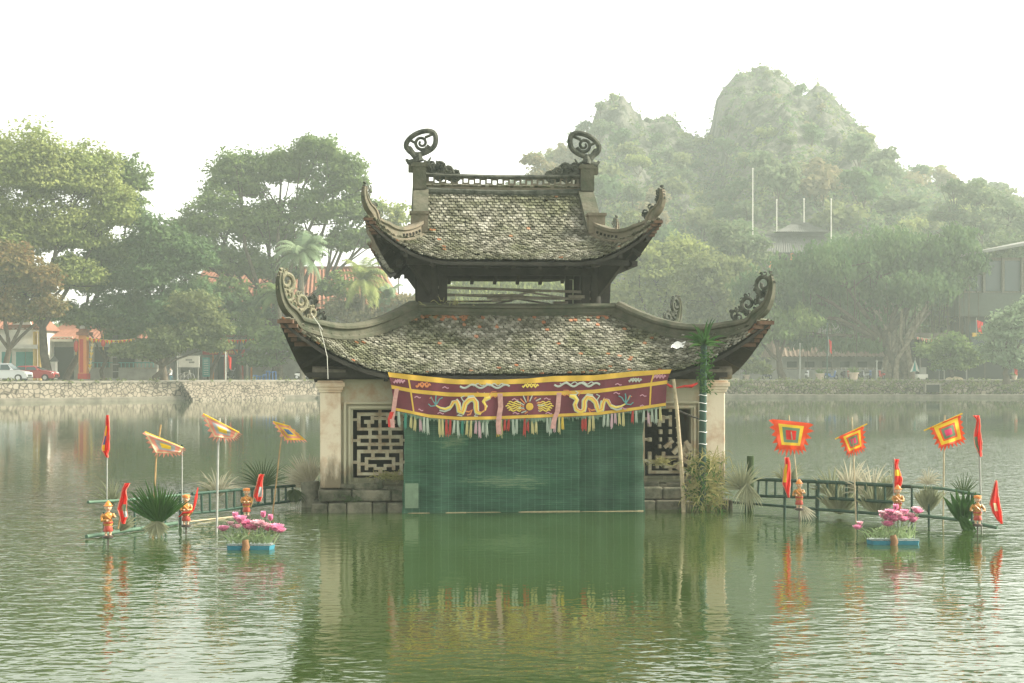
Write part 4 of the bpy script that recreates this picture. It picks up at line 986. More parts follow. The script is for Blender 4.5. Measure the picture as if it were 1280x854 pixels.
tr_ = [(903, 601), (939, 599), (980, 600.5), (1019, 602), (1060, 604), (1114, 607), (1140, 608.5)]; mr_ = [(949, 620), (1019, 622), (1070, 625), (1119, 628)]; br_ = [(903, 627), (945, 630), (1022, 636.6), (1093, 642), (1158, 645.5)]
fence('dark green bamboo balustrade right of the pavilion leading out to the open water', YR,
      [(tr_, .036, m_green), (mr_, .032, m_green), (br_, .028, m_green), ([(1140, 608.5), (1180, 611), (1226, 619)], .026, m_greenlt), ([(1150, 644.5), (1200, 650), (1247, 660)], .030, m_greenlt)],
      [(1022, 599, 0, .042, m_green), (981, 600, 0, .028, m_green), (1071, 603, 0, .026, m_green), (1140, 608, 0, .022, m_green), (1161, 610, 0, .020, m_green), (1215, 617, 0, .020, m_green), (932, 600, 0, .020, m_green)],
      [(px, ip(tr_, px), ip(mr_, px)) for px in (948, 958, 969, 990, 1010, 1034, 1046, 1058, 1082, 1094, 1106)], Vector((W(1020, 600, YR(1020)).x, YR(1020), 0)))

# ---- palm leaves
def leafm(name, c, c2, tr=.35): return leafmat(name, c, c2, tr)
m_palmg = leafm('green_palm', (.035, .10, .03), (.09, .17, .05)); m_palmd = leafm('dried_palm', (.24, .27, .17), (.38, .38, .25)); m_palmw = leafm('bleached_palm', (.46, .44, .33), (.60, .56, .43)); m_straw = leafm('straw_leaf', (.42, .38, .22), (.24, .26, .12)); m_palmdk = leafm('dark_palm', (.06, .10, .05), (.12, .16, .08))
def blade(g, o, d, L, w, droop, seg=5, fold=.35, curl=0.0, side=None):
    d = Vector(d).normalized(); sd_ = side if side is not None else d.cross(Vector((0, 1, 0)))
    if sd_.length < .05: sd_ = Vector((1, 0, 0))
    sd_ = sd_.normalized(); nn = sd_.cross(d).normalized(); p = Vector(o); vs = []
    for i in range(seg + 1):
        t = i / seg; ww = w * (math.sin(min(1, t * 1.6 + .15) * 1.57)) * (1 - t ** 2.2 * .96)
        vs += [p - sd_ * ww, p + nn * ww * fold, p + sd_ * ww]
        p = p + d * (L / seg); d = (d + Vector((curl * .3, 0, -droop)) * (1 / seg) * (0.4 + t * 1.6)).normalized()
    fs = []
    for i in range(seg):
        a = i * 3; fs += [(a, a + 1, a + 4, a + 3), (a + 1, a + 2, a + 5, a + 4)]
    g.add(vs, fs)
def palm_fan(label, hub, rad, a0, a1, n, m_, droop=.3, w=.03, tilt=.25, stem=None, facing=1, name='palm_leaf', group=None, jit=.15, extra=None, cat='palm leaf'):
    """fan leaf in the x-z plane, angles measured from +x; a0..a1 degrees"""
    hub = Vector(hub); w = max(w, rad * .34 * R(abs(a1 - a0)) / n) if m_ is not m_palmdk and droop < 1.5 else w; t = thing(name, label, cat, (hub.x, hub.y, min(hub.z, 0) if stem else hub.z), group=group); g = MB()
    for i in range(n):
        a = R(a0 + (a1 - a0) * (i + rnd.uniform(-jit, jit)) / (n - 1)); d = Vector((math.cos(a), -tilt + rnd.uniform(-.1, .1), math.sin(a)))
        blade(g, hub, d, rad * rnd.uniform(.82, 1.05) * (1 - .15 * abs(i / (n - 1) - .5) * 2), w, droop * rnd.uniform(.4, 1.6), 6, .6, side=Vector((-math.sin(a), 0, math.cos(a))), curl=rnd.uniform(-.3, .3) * droop)
    g.build('leaf_fan', m_, t, world=True)
    if stem:
        s = MB(); s.tube([hub, Vector((stem[0], stem[1], stem[2]))], [.018, .024], 8); s.build('leaf_stalk', m_greenlt, t, world=True, smooth=True)
    return t
def px_m(Y): return FPX / Y
# left side
Y = 23.9; palm_fan('large fresh green palm fan tied to the left bamboo fence', W(199, 655, Y), 60 / px_m(Y), 38, 150, 34, m_palmg, .12, .030, .15, stem=(W(205, 670, Y).x, Y, -.3))
palm_fan('pale split palm base hanging under the large green fan', W(196, 652, Y - .05), 26 / px_m(Y), 205, 335, 14, m_palmd, .1, .035, .2)
Y = 24.6; palm_fan('dried greyish palm frond behind the fence beside the tall red pennant', W(140, 632, Y), 40 / px_m(Y), 50, 150, 16, m_palmd, .9, .014)
palm_fan('folded green leaf blade lying at the fence end beside the first puppet', W(150, 664, 23.2), 30 / px_m(Y), 25, 75, 6, m_palmd, .3, .035)
Y = 27.2; palm_fan('curled dry palm frond arching over the fence beside the tall steel flag pole', W(273, 622, Y), 46 / px_m(Y), 40, 130, 20, m_palmw, 1.2, .014)
palm_fan('drooping bleached frond on the left fence with small leaves', W(262, 615, Y), 24 / px_m(Y), 20, 160, 12, m_palmd, 2.2, .016)
Y = 28.4; palm_fan('spiky grey-green palm tuft behind the third puppet', W(328, 610, Y), 46 / px_m(Y), 25, 155, 26, m_palmdk, .9, .016)
Y = 29.2; palm_fan('large bleached white palm fan on the wooden stump beside the pavilion', W(388, 608, Y), 46 / px_m(Y), 62, 178, 30, m_palmw, .2, .032)
palm_fan('dry brown palm tuft leaning against the left pilaster', W(402, 628, Y + .5), 36 / px_m(Y), 35, 150, 24, m_palmdk, 1.1, .014)
palm_fan('ragged dead leaves hanging from the fence end at the stump', W(368, 612, Y - .2), 26 / px_m(Y), 200, 340, 18, m_palmdk, .6, .018)
t = thing('wooden_stump', 'grey wooden stump in the water under the white palm fan', 'stump', (W(387, 600, 29.2).x, 29.2, 0)); g = MB(); a = W(387, 602, 29.2)
g.tube([(a.x, a.y, -.6), (a.x + .02, a.y, .2), (a.x, a.y, a.z)], [.20, .18, .19], 14); g.build('stump_body', mat('grey_stump', (.27, .27, .20), .9, noise=.4, nscale=6, bump=.5), t, world=True, smooth=True)
# right side
Y = 28.2; palm_fan('grey drooping palm fan beside the right pilaster', W(928, 612, Y), 44 / px_m(Y), 40, 175, 26, m_palmd, .8, .020)
palm_fan('ragged grey palm leaf trailing into the water beside the first balustrade picket', W(934, 604, Y - .1), 42 / px_m(Y), 225, 315, 16, m_palmd, .3, .020)
t = thing('leaf_post', 'short leaf-wrapped post standing between the grey palm fans', 'post', (W(938, 600, 28.3).x, 28.3, 0)); g = MB(); g.tube([(W(938, 0, 28.3).x, 28.3, -.5), W(938, 570, 28.3)], [.05, .07], 10); g.build('post_body', m_palmdk, t, world=True)
for k, (px, py, r, a0, a1, lab) in enumerate([(984, 606, 36, 45, 135, 'dry palm fan behind the balustrade at the furled red pennant'), (1040, 622, 46, 55, 150, 'dried pale palm fan behind the balustrade beside the thick green post'), (1062, 618, 52, 40, 120, 'tallest dried palm fan behind the balustrade under the smaller square flag'), (1090, 624, 56, 60, 150, 'split dried palm fan whose tips lean over the balustrade rail'), (1108, 622, 38, 30, 110, 'dried palm fan with a bent white spine beside the red and yellow pennant')]):
    Y = YR(px) + .35; palm_fan(lab, W(px, py, Y), r / px_m(Y), a0, a1, 20, m_palmw if k in (2, 3) else m_palmd, .8, .024)
for px in (1050, 1096): palm_fan('pale folded palm sheet standing against the back of the balustrade near x%d' % px if False else ('pale palm sheet behind the balustrade below the tallest dried fan' if px == 1050 else 'pale palm sheet behind the balustrade below the split dried fan'), W(px, 643, YR(px) + .25), 46 / px_m(27), 35, 145, 18, m_palmd, .02, .05)
Y = 25.6; palm_fan('broad grey palm fan tied to the rail left of the pole of the tilted flag', W(1160, 640, Y), 40 / px_m(Y), 48, 132, 20, m_palmd, .05, .045)
palm_fan('curly dry tuft on top of the broad grey palm fan', W(1160, 606, Y), 28 / px_m(Y), 20, 160, 22, m_palmw, 1.8, .012)
Y = 25.0; palm_fan('green split palm leaf at the fence end beside the last puppet', W(1204, 655, Y), 52 / px_m(Y), 62, 128, 7, m_palmg, .05, .075, stem=(W(1210, 672, Y).x, Y, -.3))
palm_fan('broken green leaf hanging down into the water at the fence end', W(1200, 645, Y - .1), 34 / px_m(Y), 285, 320, 4, m_palmg, .2, .06)
palm_fan('small spiky dark palm shoot above the rail near the last puppet', W(1204, 620, Y + .2), 34 / px_m(Y), 45, 135, 12, m_palmdk, .2, .014)
palm_fan('pale rays of a dry leaf below the fourth puppet', W(1003, 632, 26.5), 26 / px_m(26), 255, 330, 9, m_palmw, .1, .010)

# ---- flags
FC = {}
def fcol(k):
    cols = dict(red=(.72, .035, .025), orange=(.80, .085, .02), yellow=(.85, .58, .04), green=(.16, .26, .16), grey=(.40, .43, .42), pink=(.78, .06, .18), blue=(.10, .17, .34), salmon=(.76, .30, .22), cream=(.70, .60, .35))
    if k not in FC: FC[k] = mat(k + '_flag_silk', cols[k], .65, .3, noise=.12, nscale=9, trans=.25)
    return FC[k]
def flag(label, pole, cross, corners, rings, Y, fringe, pole_m, cross_m=None, cat='flag', group=None, base_z=-.6, pr=.014, tip=None):
    """pole: px points bottom..top; corners TL TR BR BL in px; rings: list of (inner limit, colour) from the edge"""
    b = W(*pole[0], Y); t = thing('festival_flag', label, cat, (b.x, b.y, 0), group=group)
    g = MB(); pts = [W(px, py, Y) for px, py in pole]; d = (pts[0] - pts[-1]); 
    if base_z is not None: k = (base_z - pts[0].z) / d.z if abs(d.z) > 1e-6 else 0; pts = [pts[0] + d * k] + pts
    g.tube(pts, [pr * 1.25] + [pr] * (len(pts) - 1), 8); g.build('flag_pole', pole_m, t, world=True, smooth=True)
    if tip: g = MB(); a = pts[-1]; g.tube([a, a + Vector((0, 0, .06)), a + Vector((0, 0, .12))], [pr, pr * 1.8, .003], 8); g.build('pole_finial', fcol(tip) if tip in ('red',) else pole_m, t, world=True, smooth=True)
    if cross: g = MB(); g.tube([W(*cross[0], Y - .03), W(*cross[1], Y - .03)], .012, 8); g.build('crosspiece', cross_m or pole_m, t, world=True, smooth=True)
    names = []; 
    for _, c in rings:
        if c not in names: names.append(c)
    TL, TR, BR, BL = [Vector(c) for c in corners]; ph = rnd.uniform(0, 6)
    def P(u, v):
        a = TL.lerp(TR, u); b_ = BL.lerp(BR, u); q = a.lerp(b_, v); return W(q.x, q.y, Y - .05 + .05 * math.sin(u * 7 + ph + v * 2) * (.3 + v) + .02 * math.sin(v * 9 + ph))
    def mf(u, v):
        e = min(u, 1 - u, v, 1 - v)
        for lim, c in rings:
            if e <= lim: return names.index(c)
        return names.index(rings[-1][1])
    g = MB(); g.grid(P, 30, 30, 0, mf); g.build('flag_cloth', [fcol(c) for c in names], t, world=True, smooth=True)
    if fringe:
        fc, L, sides = fringe; g = MB(); cen = (TL + TR + BR + BL) / 4
        for (A_, B_, s) in ((TL, BL, 'l'), (BL, BR, 'b'), (TR, BR, 'r')):
            if s not in sides: continue
            n = 7 if s == 'b' else 5
            for i in range(n):
                a = A_.lerp(B_, i / n); b2 = A_.lerp(B_, (i + 1) / n); m2 = (a + b2) / 2; o = (m2 - cen).normalized() * L * rnd.uniform(.7, 1.25); o.y += abs(L) * .3
                m3 = m2 + o; w_ = rnd.uniform(-.02, .02)
                g.add([W(a.x, a.y, Y - .055), W(b2.x, b2.y, Y - .055), W(m3.x, m3.y, Y - .055 + w_), W((a.x + m3.x) / 2, (a.y + m3.y) / 2, Y - .06)], [(0, 1, 2, 3)])
        g.build('flag_fringe', fcol(fc), t, world=True)
    return t
def pennant(label, pole, rows, cols, Y, pole_m, base_z=-.5, pr=.012, group=None, trim=True):
    b = W(*pole[0], Y); t = thing('furled_pennant', label, 'pennant', (b.x, b.y, 0), group=group)
    g = MB(); pts = [W(px, py, Y) for px, py in pole]; d = pts[0] - pts[-1]
    if base_z is not None: k = (base_z - pts[0].z) / d.z; pts = [pts[0] + d * k] + pts
    g.tube(pts, pr, 8); g.build('flag_pole', pole_m, t, world=True, smooth=True)
    n = len(rows); ph = rnd.uniform(0, 6)
    def P(u, v):
        k = v * (n - 1); i = min(n - 2, int(k)); f = k - i; l_ = [rows[i][q] + (rows[i + 1][q] - rows[i][q]) * f for q in range(3)]
        return W(l_[0] + (l_[1] - l_[0]) * u, l_[2], Y - .04 + .035 * math.sin(u * 8 + v * 5 + ph))
    names = list(dict.fromkeys(c for r in cols for c in r))
    g = MB(); g.grid(P, 12, 24, 0, lambda u, v: names.index(cols[min(len(cols) - 1, int(v * len(cols)))][min(len(cols[0]) - 1, int(u * len(cols[0])))])); g.build('pennant_cloth', [fcol(c) for c in names], t, world=True, smooth=True)
    if trim:
        g = MB()
        for s in (0, 1): g.tube([P(s, k / 18) + Vector((rnd.uniform(-.006, .006), -.01, 0)) for k in range(19)], .008, 5)
        g.build('scalloped_trim', fcol('salmon'), t, world=True)
    return t
pennant('tall slim red pennant on the leftmost steel pole', [(133.5, 650), (134, 521)], [(133, 136, 519), (132, 137, 535), (129.5, 137, 550), (127, 137.5, 562), (130, 135, 567), (133, 135.5, 572)], [['red', 'red', 'red'], ['yellow', 'red', 'red'], ['blue', 'red', 'red'], ['yellow', 'red', 'red'], ['red', 'red', 'red'], ['red', 'red', 'red']], 24.3, m_pole)
lrings = [(.08, 'cream'), (.20, 'salmon'), (.34, 'grey'), (.5, 'yellow')]
flag('drooping square flag on the tan bamboo pole above the green palm fan', [(192, 640), (195, 575), (201, 531)], [(181, 540), (229, 560)], [(181, 540.5), (229, 559.5), (224, 567), (195, 566)], lrings, 24.8, ('salmon', 5, 'lbr'), m_bamboo, fcol('yellow'), pr=.016)
t = thing('steel_pole', 'bare thin steel pole with dark top behind the second puppet', 'pole', W(227.5, 640, 25.2).xy.to_3d()); g = MB(); g.tube([(W(227.5, 0, 25.2).x, 25.2, -.5), W(227.5, 560, 25.2)], .012, 8); g.build('pole_shaft', m_pole, t, world=True); g = MB(); a = W(227.5, 562, 25.2); g.tube([a, a + Vector((0, 0, .09))], .022, 8); g.build('pole_top', m_green, t, world=True)
flag('highest drooping square flag on the tall steel pole behind the lotus raft', [(271, 655), (272.5, 560), (274.5, 523)], [(254, 517.5), (299, 541)], [(254, 518), (298, 540.5), (292, 548), (268, 546)], lrings, 24.6, ('salmon', 5.5, 'lbr'), m_pole, fcol('yellow'), pr=.020)
flag('drooping blue-centred flag on a bamboo pole nearest the left pilaster', [(344, 615), (350, 560), (355, 527)], [(341, 527), (362, 533)], [(342, 527.5), (360, 532), (382, 550), (358, 550)], [(.10, 'yellow'), (.22, 'salmon'), (.34, 'yellow'), (.5, 'blue')], 27.8, ('salmon', 4, 'lbr'), m_bamboo, fcol('yellow'))
flag('large red-centred square flag flying beside the right pilaster', [(999.5, 628), (993, 570), (986, 519)], None, [(966, 524), (1012, 529), (1003, 562), (974, 561)], [(.13, 'orange'), (.235, 'yellow'), (.33, 'green'), (.5, 'red')], 27.2, ('orange', 7, 'lbr'), m_palebamboo, pr=.012)
g = MB()
rr_ = [(.11, 'orange'), (.20, 'yellow'), (.28, 'orange'), (.37, 'green'), (.5, 'pink')]
flag('smaller pink-centred square flag on a slanted crosspiece above the dried fans', [(1070, 650), (1067, 570), (1065, 522)], [(1044, 549), (1084, 530)], [(1050, 545), (1078, 533.5), (1079, 560), (1061, 567)], [(.09, 'orange'), (.20, 'yellow'), (.28, 'orange'), (.37, 'green'), (.5, 'pink')], 26.4, ('orange', 5, 'lbr'), m_palebamboo, fcol('yellow'))
flag('tilted pink-centred square flag on the tall pole near the end of the right fence', [(1179, 650), (1180, 570), (1181, 519)], [(1155, 538.5), (1203, 517)], [(1164, 533.5), (1199, 519), (1204, 550), (1176, 559)], [(.08, 'orange'), (.20, 'yellow'), (.27, 'orange'), (.37, 'green'), (.5, 'pink')], 25.6, ('orange', 5, 'lbr'), m_palebamboo, fcol('yellow'))
pennant('tall furled red and green pennant on the rightmost steel pole', [(1226.5, 640), (1224.5, 570), (1222, 521)], [(1216, 1224, 519.5), (1221, 1225, 525), (1217, 1226, 545), (1218, 1227.5, 556), (1222, 1227, 564), (1225, 1227, 571)], [['red', 'red'], ['red', 'red'], ['green', 'red'], ['green', 'red'], ['red', 'red']], 24.9, m_pole, pr=.018)
pennant('hanging red and yellow pennant below the large square flag', [(982, 625), (984, 572)], [(981, 986, 572), (981, 988, 580), (979, 988, 592), (978, 988, 604), (981, 987, 612), (985, 987, 622)], [['red', 'red'], ['yellow', 'red'], ['yellow', 'red'], ['red', 'red'], ['red', 'red']], 26.6, m_green)
pennant('red pennant with yellow patch on a thin pole behind the lotus raft puppet', [(1117, 640), (1117.5, 572)], [(1118, 1124, 574), (1118, 1121.5, 582), (1118, 1125, 590), (1118, 1128, 600), (1118, 1126, 608), (1118, 1122, 616)], [['red', 'red'], ['red', 'red'], ['yellow', 'yellow'], ['red', 'red'], ['red', 'red'], ['salmon', 'red']], 25.8, m_pole)
pennant('red pennant leaning out beside the last puppet on the right', [(1237, 632), (1245.5, 600)], [(1244, 1246, 601), (1240, 1247, 615), (1237, 1249, 628), (1240, 1252, 640), (1246, 1253, 650), (1251, 1253, 655)], [['red', 'red', 'red'], ['red', 'red', 'red'], ['red', 'cream', 'red'], ['red', 'red', 'red'], ['red', 'red', 'red']], 24.0, m_bamboo, base_z=.62)
pennant('red pennant with white trim leaning beside the first puppet on the left', [(149, 652), (157, 604)], [(156, 163, 604), (153, 158, 612), (150, 159, 625), (147, 158, 636), (150, 160, 645), (152, 156, 655)], [['red', 'red'], ['red', 'red'], ['red', 'red'], ['red', 'green'], ['red', 'grey'], ['red', 'red']], 22.9, m_bamboo, base_z=.25)
pennant('red and green pennant leaning beside the third puppet', [(316, 625), (326, 592)], [(324, 330, 593), (322, 328, 602), (319, 328, 612), (317, 328, 620), (321, 326, 627)], [['red', 'red'], ['red', 'red'], ['red', 'grey'], ['red', 'grey'], ['red', 'red']], 26.0, m_bamboo, base_z=.3)

# ---- lacquered water puppets
m_skin = mat('lacquer_skin', (.66, .46, .30), .35, .5, noise=.12, nscale=20); m_lred = mat('red_lacquer', (.42, .05, .025), .35, .5, noise=.3, nscale=14); m_lgold = mat('gold_lacquer', (.60, .30, .05), .35, .5, noise=.35, nscale=26, col2=(.16, .05, .02)); m_ldark = mat('dark_lacquer', (.05, .035, .025), .4, .5); m_lorange = mat('orange_lacquer', (.75, .25, .04), .35, .5, noise=.2, nscale=14); m_lwhite = mat('cream_lacquer', (.70, .62, .48), .4, .5)
def puppet(px, pyt, pyb, Y, rz, label, pose, hat):
    zt = W(px, pyt, Y).z; zb = W(px, pyb, Y).z; H = zt - zb; k = H / .60
    t = thing('water_puppet', label, 'puppet', (W(px, 0, Y).x, Y, zb), rz, 'lacquered puppets standing along the fences'); t.scale = (k, k, k)
    g = MB(); g.lathe((0, 0, 0), [(.07, 0), (.085, .012), (.085, .035), (.07, .045)], 18); g.build('foot_stand', m_ldark, t, smooth=True)
    g = MB(); g.tube([(0, 0, .01), (0, 0, -(zb + .6) / k)], .012, 8); g.build('stick', m_ldark, t)
    for s in (-1, 1):
        g = MB(); g.tube([(s * .032, 0, .05), (s * .034, 0, .12), (s * .04, .005, .19)], [.018, .024, .03], 10); g.ball((s * .032, -.018, .055), (.019, .032, .013), 10); g.build('leg', m_skin, t, smooth=True)
    g = MB(); g.lathe((0, 0, 0), [(.072, .11), (.078, .12), (.066, .17), (.058, .215), (.05, .225)], 18, sy=.8); g.build('short_trousers', m_lred, t, smooth=True)
    g = MB(); g.lathe((0, 0, 0), [(.062, .20), (.075, .22), (.068, .27), (.066, .32), (.075, .37), (.062, .40), (.028, .418), (.024, .44)], 18, sy=.75); tu = g.build('tunic', m_lgold, t, smooth=True)
    g = MB(); g.lathe((0, 0, 0), [(.074, .238), (.079, .243), (.079, .262), (.074, .267)], 18, sy=.78); g.build('belt', m_lred, tu, smooth=True)
    g = MB(); g.tube([(-.05, -.045, .39), (0, -.06, .34), (.05, -.045, .29)], .012, 8); g.build('sash', m_lorange, tu, smooth=True)
    for s in (-1, 1):
        if pose == 'hold': P3 = [(s * .066, 0, .385), (s * .095, -.02, .33), (s * .085, -.07, .30), (s * .035, -.11, .315)]
        elif pose == 'play': P3 = [(s * .066, 0, .385), (s * .10, -.01, .34), (s * .10, -.07, .32 + .03 * s), (s * .06 + .04, -.11, .33 + .03 * s)]
        else: P3 = [(s * .066, 0, .385), (s * .11, -.01, .33), (s * .12, -.06, .29), (s * .10, -.10, .30)]
        g = MB(); g.tube(P3, [.030, .026, .021, .016], 10); arm = g.build('sleeve', m_lgold, t, smooth=True)
        h = MB(); e = Vector(P3[-1]); h.ball(e + Vector((0, -.010, 0)), (.015, .018, .010), 10)
        for f in range(4): h.tube([e + Vector((s * (-.010 + f * .007), -.022, .003)), e + Vector((s * (-.011 + f * .0075), -.036 + abs(f - 1.3) * .002, -.002)), e + Vector((s * (-.010 + f * .007), -.040 + abs(f - 1.3) * .002, -.012))], [.0042, .004, .003], 6)
        h.tube([e + Vector((-s * .012, -.008, .004)), e + Vector((-s * .022, -.018, .010))], [.005, .003], 6); h.build('hand', m_skin, arm, smooth=True)
    g = MB(); g.ball((0, -.004, .492), (.052, .054, .060), 20); g.ball((0, -.058, .485), (.008, .012, .012), 8); g.tube([(0, 0, .425), (0, 0, .45)], [.026, .028], 10)
    for s in (-1, 1): g.ball((s * .052, 0, .488), (.009, .014, .018), 8)
    hd = g.build('head', m_skin, t, smooth=True)
    g = MB()
    for s in (-1, 1): g.ball((s * .019, -.053, .500), (.008, .005, .0045), 8); g.tube([(s * .008, -.057, .513), (s * .019, -.056, .517), (s * .031, -.049, .513)], .0022, 5)
    g.build('eyes', m_ldark, hd, smooth=True); g = MB(); g.tube([(-.014, -.054, .464), (0, -.058, .461), (.014, -.054, .464)], .0035, 6); g.build('mouth', m_lred, hd, smooth=True)
    g = MB()
    if hat == 'turban':
        for q in range(3): g.tube([(.058 * math.cos(a), -.002 + .058 * math.sin(a), .522 + q * .014 + .004 * math.sin(a * 2)) for a in np.linspace(0, 6.283, 18)], .012, 7, caps=False)
        g.ball((0, 0, .535), (.052, .052, .035), 14)
    else: g.lathe((0, 0, 0), [(.074, .515), (.076, .522), (.058, .530), (.052, .550), (.032, .575), (.008, .600)], 18)
    g.build('hat', m_lorange, hd, smooth=True)
    return t
puppet(135, 626, 673, 22.7, R(20), 'puppet in round orange hat at the far end of the left fence, arms forward', 'play', 'cap')
puppet(232.5, 616, 659, 24.3, R(15), 'puppet gripping a red wooden sword in front of the bare steel pole', 'hold', 'turban')
puppet(308, 608, 647, 26.0, R(10), 'puppet before the dark fence post with the red and green pennant', 'hold', 'turban')
puppet(999, 599, 638, 26.3, R(-25), 'puppet by the hanging red and yellow pennant, right of the pavilion', 'play', 'cap')
puppet(1122.5, 606, 646, 25.5, R(-8), 'puppet standing behind the pink flowers of the right lotus raft', 'hold', 'cap')
puppet(1222, 617, 658, 24.3, R(-15), 'puppet at the outermost end of the right fence with arms spread', 'open', 'turban')
# wooden sword of the second puppet
t = thing('toy_sword', 'curved red wooden sword held up by the second puppet', 'sword', W(241, 640, 24.1)); g = MB()
g.tube([W(240, 641, 24.15), W(243, 632, 24.1), W(245, 622, 24.1), W(247.5, 609, 24.1)], [.012, .026, .03, .006], 8, flat=.35); g.build('blade', fcol('red'), t, world=True, smooth=True); g = MB(); g.tube([W(236, 646, 24.15), W(240.5, 640, 24.12)], .012, 8); g.build('hilt', m_lgold, t, world=True)
t = thing('red_shawl', 'red cloth sash slung across the lap of the sword puppet', 'cloth', W(232, 640, 24.0)); g = MB(); g.tube([W(224, 646, 24.12), W(230, 641, 24.05), W(237, 641, 24.05), (W(243, 636, 24.1))], [.02, .035, .035, .02], 8, flat=.5); g.build('shawl_cloth', fcol('red'), t, world=True, smooth=True)

# ---- lotus rafts
m_blue = mat('blue_painted_board', (.05, .23, .30), .5, .4, noise=.35, nscale=7, col2=(.03, .17, .23)); m_greytop = mat('wet_grey_board', (.26, .31, .29), .6, .4, noise=.3, nscale=6); m_pink = mat('pink_petals', (.92, .42, .60), .6, .3, isl=.25, trans=.35); m_pinkpale = mat('pale_pink_petals', (.92, .62, .68), .6, .3, isl=.2, trans=.35); m_stem = leafm('pale_lotus_stem', (.30, .42, .20), (.50, .58, .36)); m_log = mat('brown_log', (.24, .13, .06), .8, noise=.45, nscale=10)
def lotus(t, c, r, m_, opn, tilt):
    g = MB(); n = 8
    for ring in range(3):
        for i in range(n):
            a = 2 * math.pi * (i + ring * .5) / n; op = opn * (1 - ring * .28); L = r * (1 - .12 * ring)
            d = Vector((math.cos(a) * math.sin(op), math.sin(a) * math.sin(op), math.cos(op))); sd_ = Vector((-math.sin(a), math.cos(a), 0)); q = Vector(c); vs = []
            for k in range(6):
                s = k / 5; w = r * .34 * math.sin(math.pi * (s * .78 + .12)) * (1 if k < 5 else .1); vs += [q - sd_ * w, q + d.cross(sd_) * w * .3, q + sd_ * w]; q = q + d * L / 5; d = (d + Vector((0, 0, .09))).normalized()
            fs = []
            for k in range(5): b = k * 3; fs += [(b, b + 1, b + 4, b + 3), (b + 1, b + 2, b + 5, b + 4)]
            g.add(vs, fs)
    o = g.build('lotus_flower', m_, t, world=True, smooth=True); return o
def raft(label, px0, px1, pyw, Y, flowers, logx, front_split=False):
    a = W(px0, pyw, Y); b = W(px1, pyw, Y); c = (a + b) / 2; L = (b - a).length; t = thing('lotus_raft', label, 'raft', (c.x, Y, 0), 0)
    g = MB(); hw = L / 2; dp = .20
    hull = [(-hw, 0), (-hw * .86, -dp), (hw * .86, -dp * 1.0), (hw, -dp * .1), (hw * .8, dp), (-hw * .84, dp)]
    z0, z1 = -.04, .075; k = len(hull)
    vs = [(x * .96, y * .9, z0) for x, y in hull] + [(x, y, z1 - .012 * abs(x / hw)) for x, y in hull]; g.add(vs, [tuple(range(k - 1, -1, -1))] + [(i, (i + 1) % k, k + (i + 1) % k, k + i) for i in range(k)]); g.build('float_hull', m_blue, t)
    g = MB(); g.add([(x, y, z1 - .012 * abs(x / hw) + .003) for x, y in hull], [tuple(range(k))]); g.bar((-hw * .9, -dp * .8, z1 + .01), (hw * .9, -dp * .8, z1 + .01), .03, .02); g.build('deck_board', m_greytop, t)
    g = MB(); lx = W(logx, 0, Y).x - c.x; g.tube([(lx - .02, -dp - .04, -.03), (lx + .01, -dp - .02, .05), (lx - .01, -dp + .01, .15)], [.055, .06, .05], 12); g.build('mooring_log', m_log, t, smooth=True)
    for (px, py, r, kind, op) in flowers:
        f = W(px, py, Y + rnd.uniform(-.10, .10)); lotus(t, f, 1.75 * r / px_m(Y), m_pinkpale if kind == 'p' else m_pink, op * 1.0, 0)
        g = MB(); base = Vector((c.x + (f.x - c.x) * .75 + rnd.uniform(-.05, .05), Y + rnd.uniform(-.08, .08), .08)); mid_ = (base + f) / 2 + Vector((rnd.uniform(-.03, .03), 0, .02)); g.tube([base, mid_, f], [.008, .007, .006], 6); g.build('flower_stem', m_stem, t, world=True)
    g = MB()
    for i in range(75):
        bx = rnd.uniform(-hw * .8, hw * .8); blade(g, (c.x + bx, Y + rnd.uniform(-.1, .1), .08), (rnd.uniform(-.9, .9), rnd.uniform(-.5, .2), 1), rnd.uniform(.12, .30), rnd.uniform(.008, .022), rnd.uniform(.5, 2.4), 5, .3)
    g.build('leaf_spray', m_stem, t, world=True)
    for i in range(7):
        g = MB(); q = Vector((c.x + rnd.uniform(-hw * .85, hw * .85), Y + rnd.uniform(-.12, .05), rnd.uniform(.12, .26))); n = 12; r = rnd.uniform(.04, .065); tl = Matrix.Rotation(rnd.uniform(-.5, .5), 3, 'X') @ Matrix.Rotation(rnd.uniform(-.5, .5), 3, 'Y')
        g.add([q] + [q + tl @ Vector((r * math.cos(2 * math.pi * j / n), r * math.sin(2 * math.pi * j / n), .012 + .008 * math.sin(j * 2.5))) for j in range(n)], [(0, 1 + j, 1 + (j + 1) % n) for j in range(n)])
        g.build('lotus_leaf', m_stem, t, world=True)
    return t
raft('blue raft of pink lotus flowers floating before the left fence', 283, 344, 684, 22.35, [(279, 664, 6, 'm', 1.1), (288, 657, 4, 'p', .9), (294, 648, 5, 'm', .5), (300, 653, 7, 'm', 1.0), (306, 657, 7, 'm', 1.2), (311, 662, 6, 'm', 1.2), (317, 663, 6, 'm', 1.2), (322, 658, 7, 'p', 1.1), (330, 660, 6, 'p', 1.2), (329, 647, 5, 'm', .4), (338, 651, 5, 'm', .4), (345, 664, 8, 'm', 1.1), (350, 666, 6, 'm', 1.2), (296, 661, 5, 'p', 1.1), (336, 664, 5, 'm', 1.2)], 310)
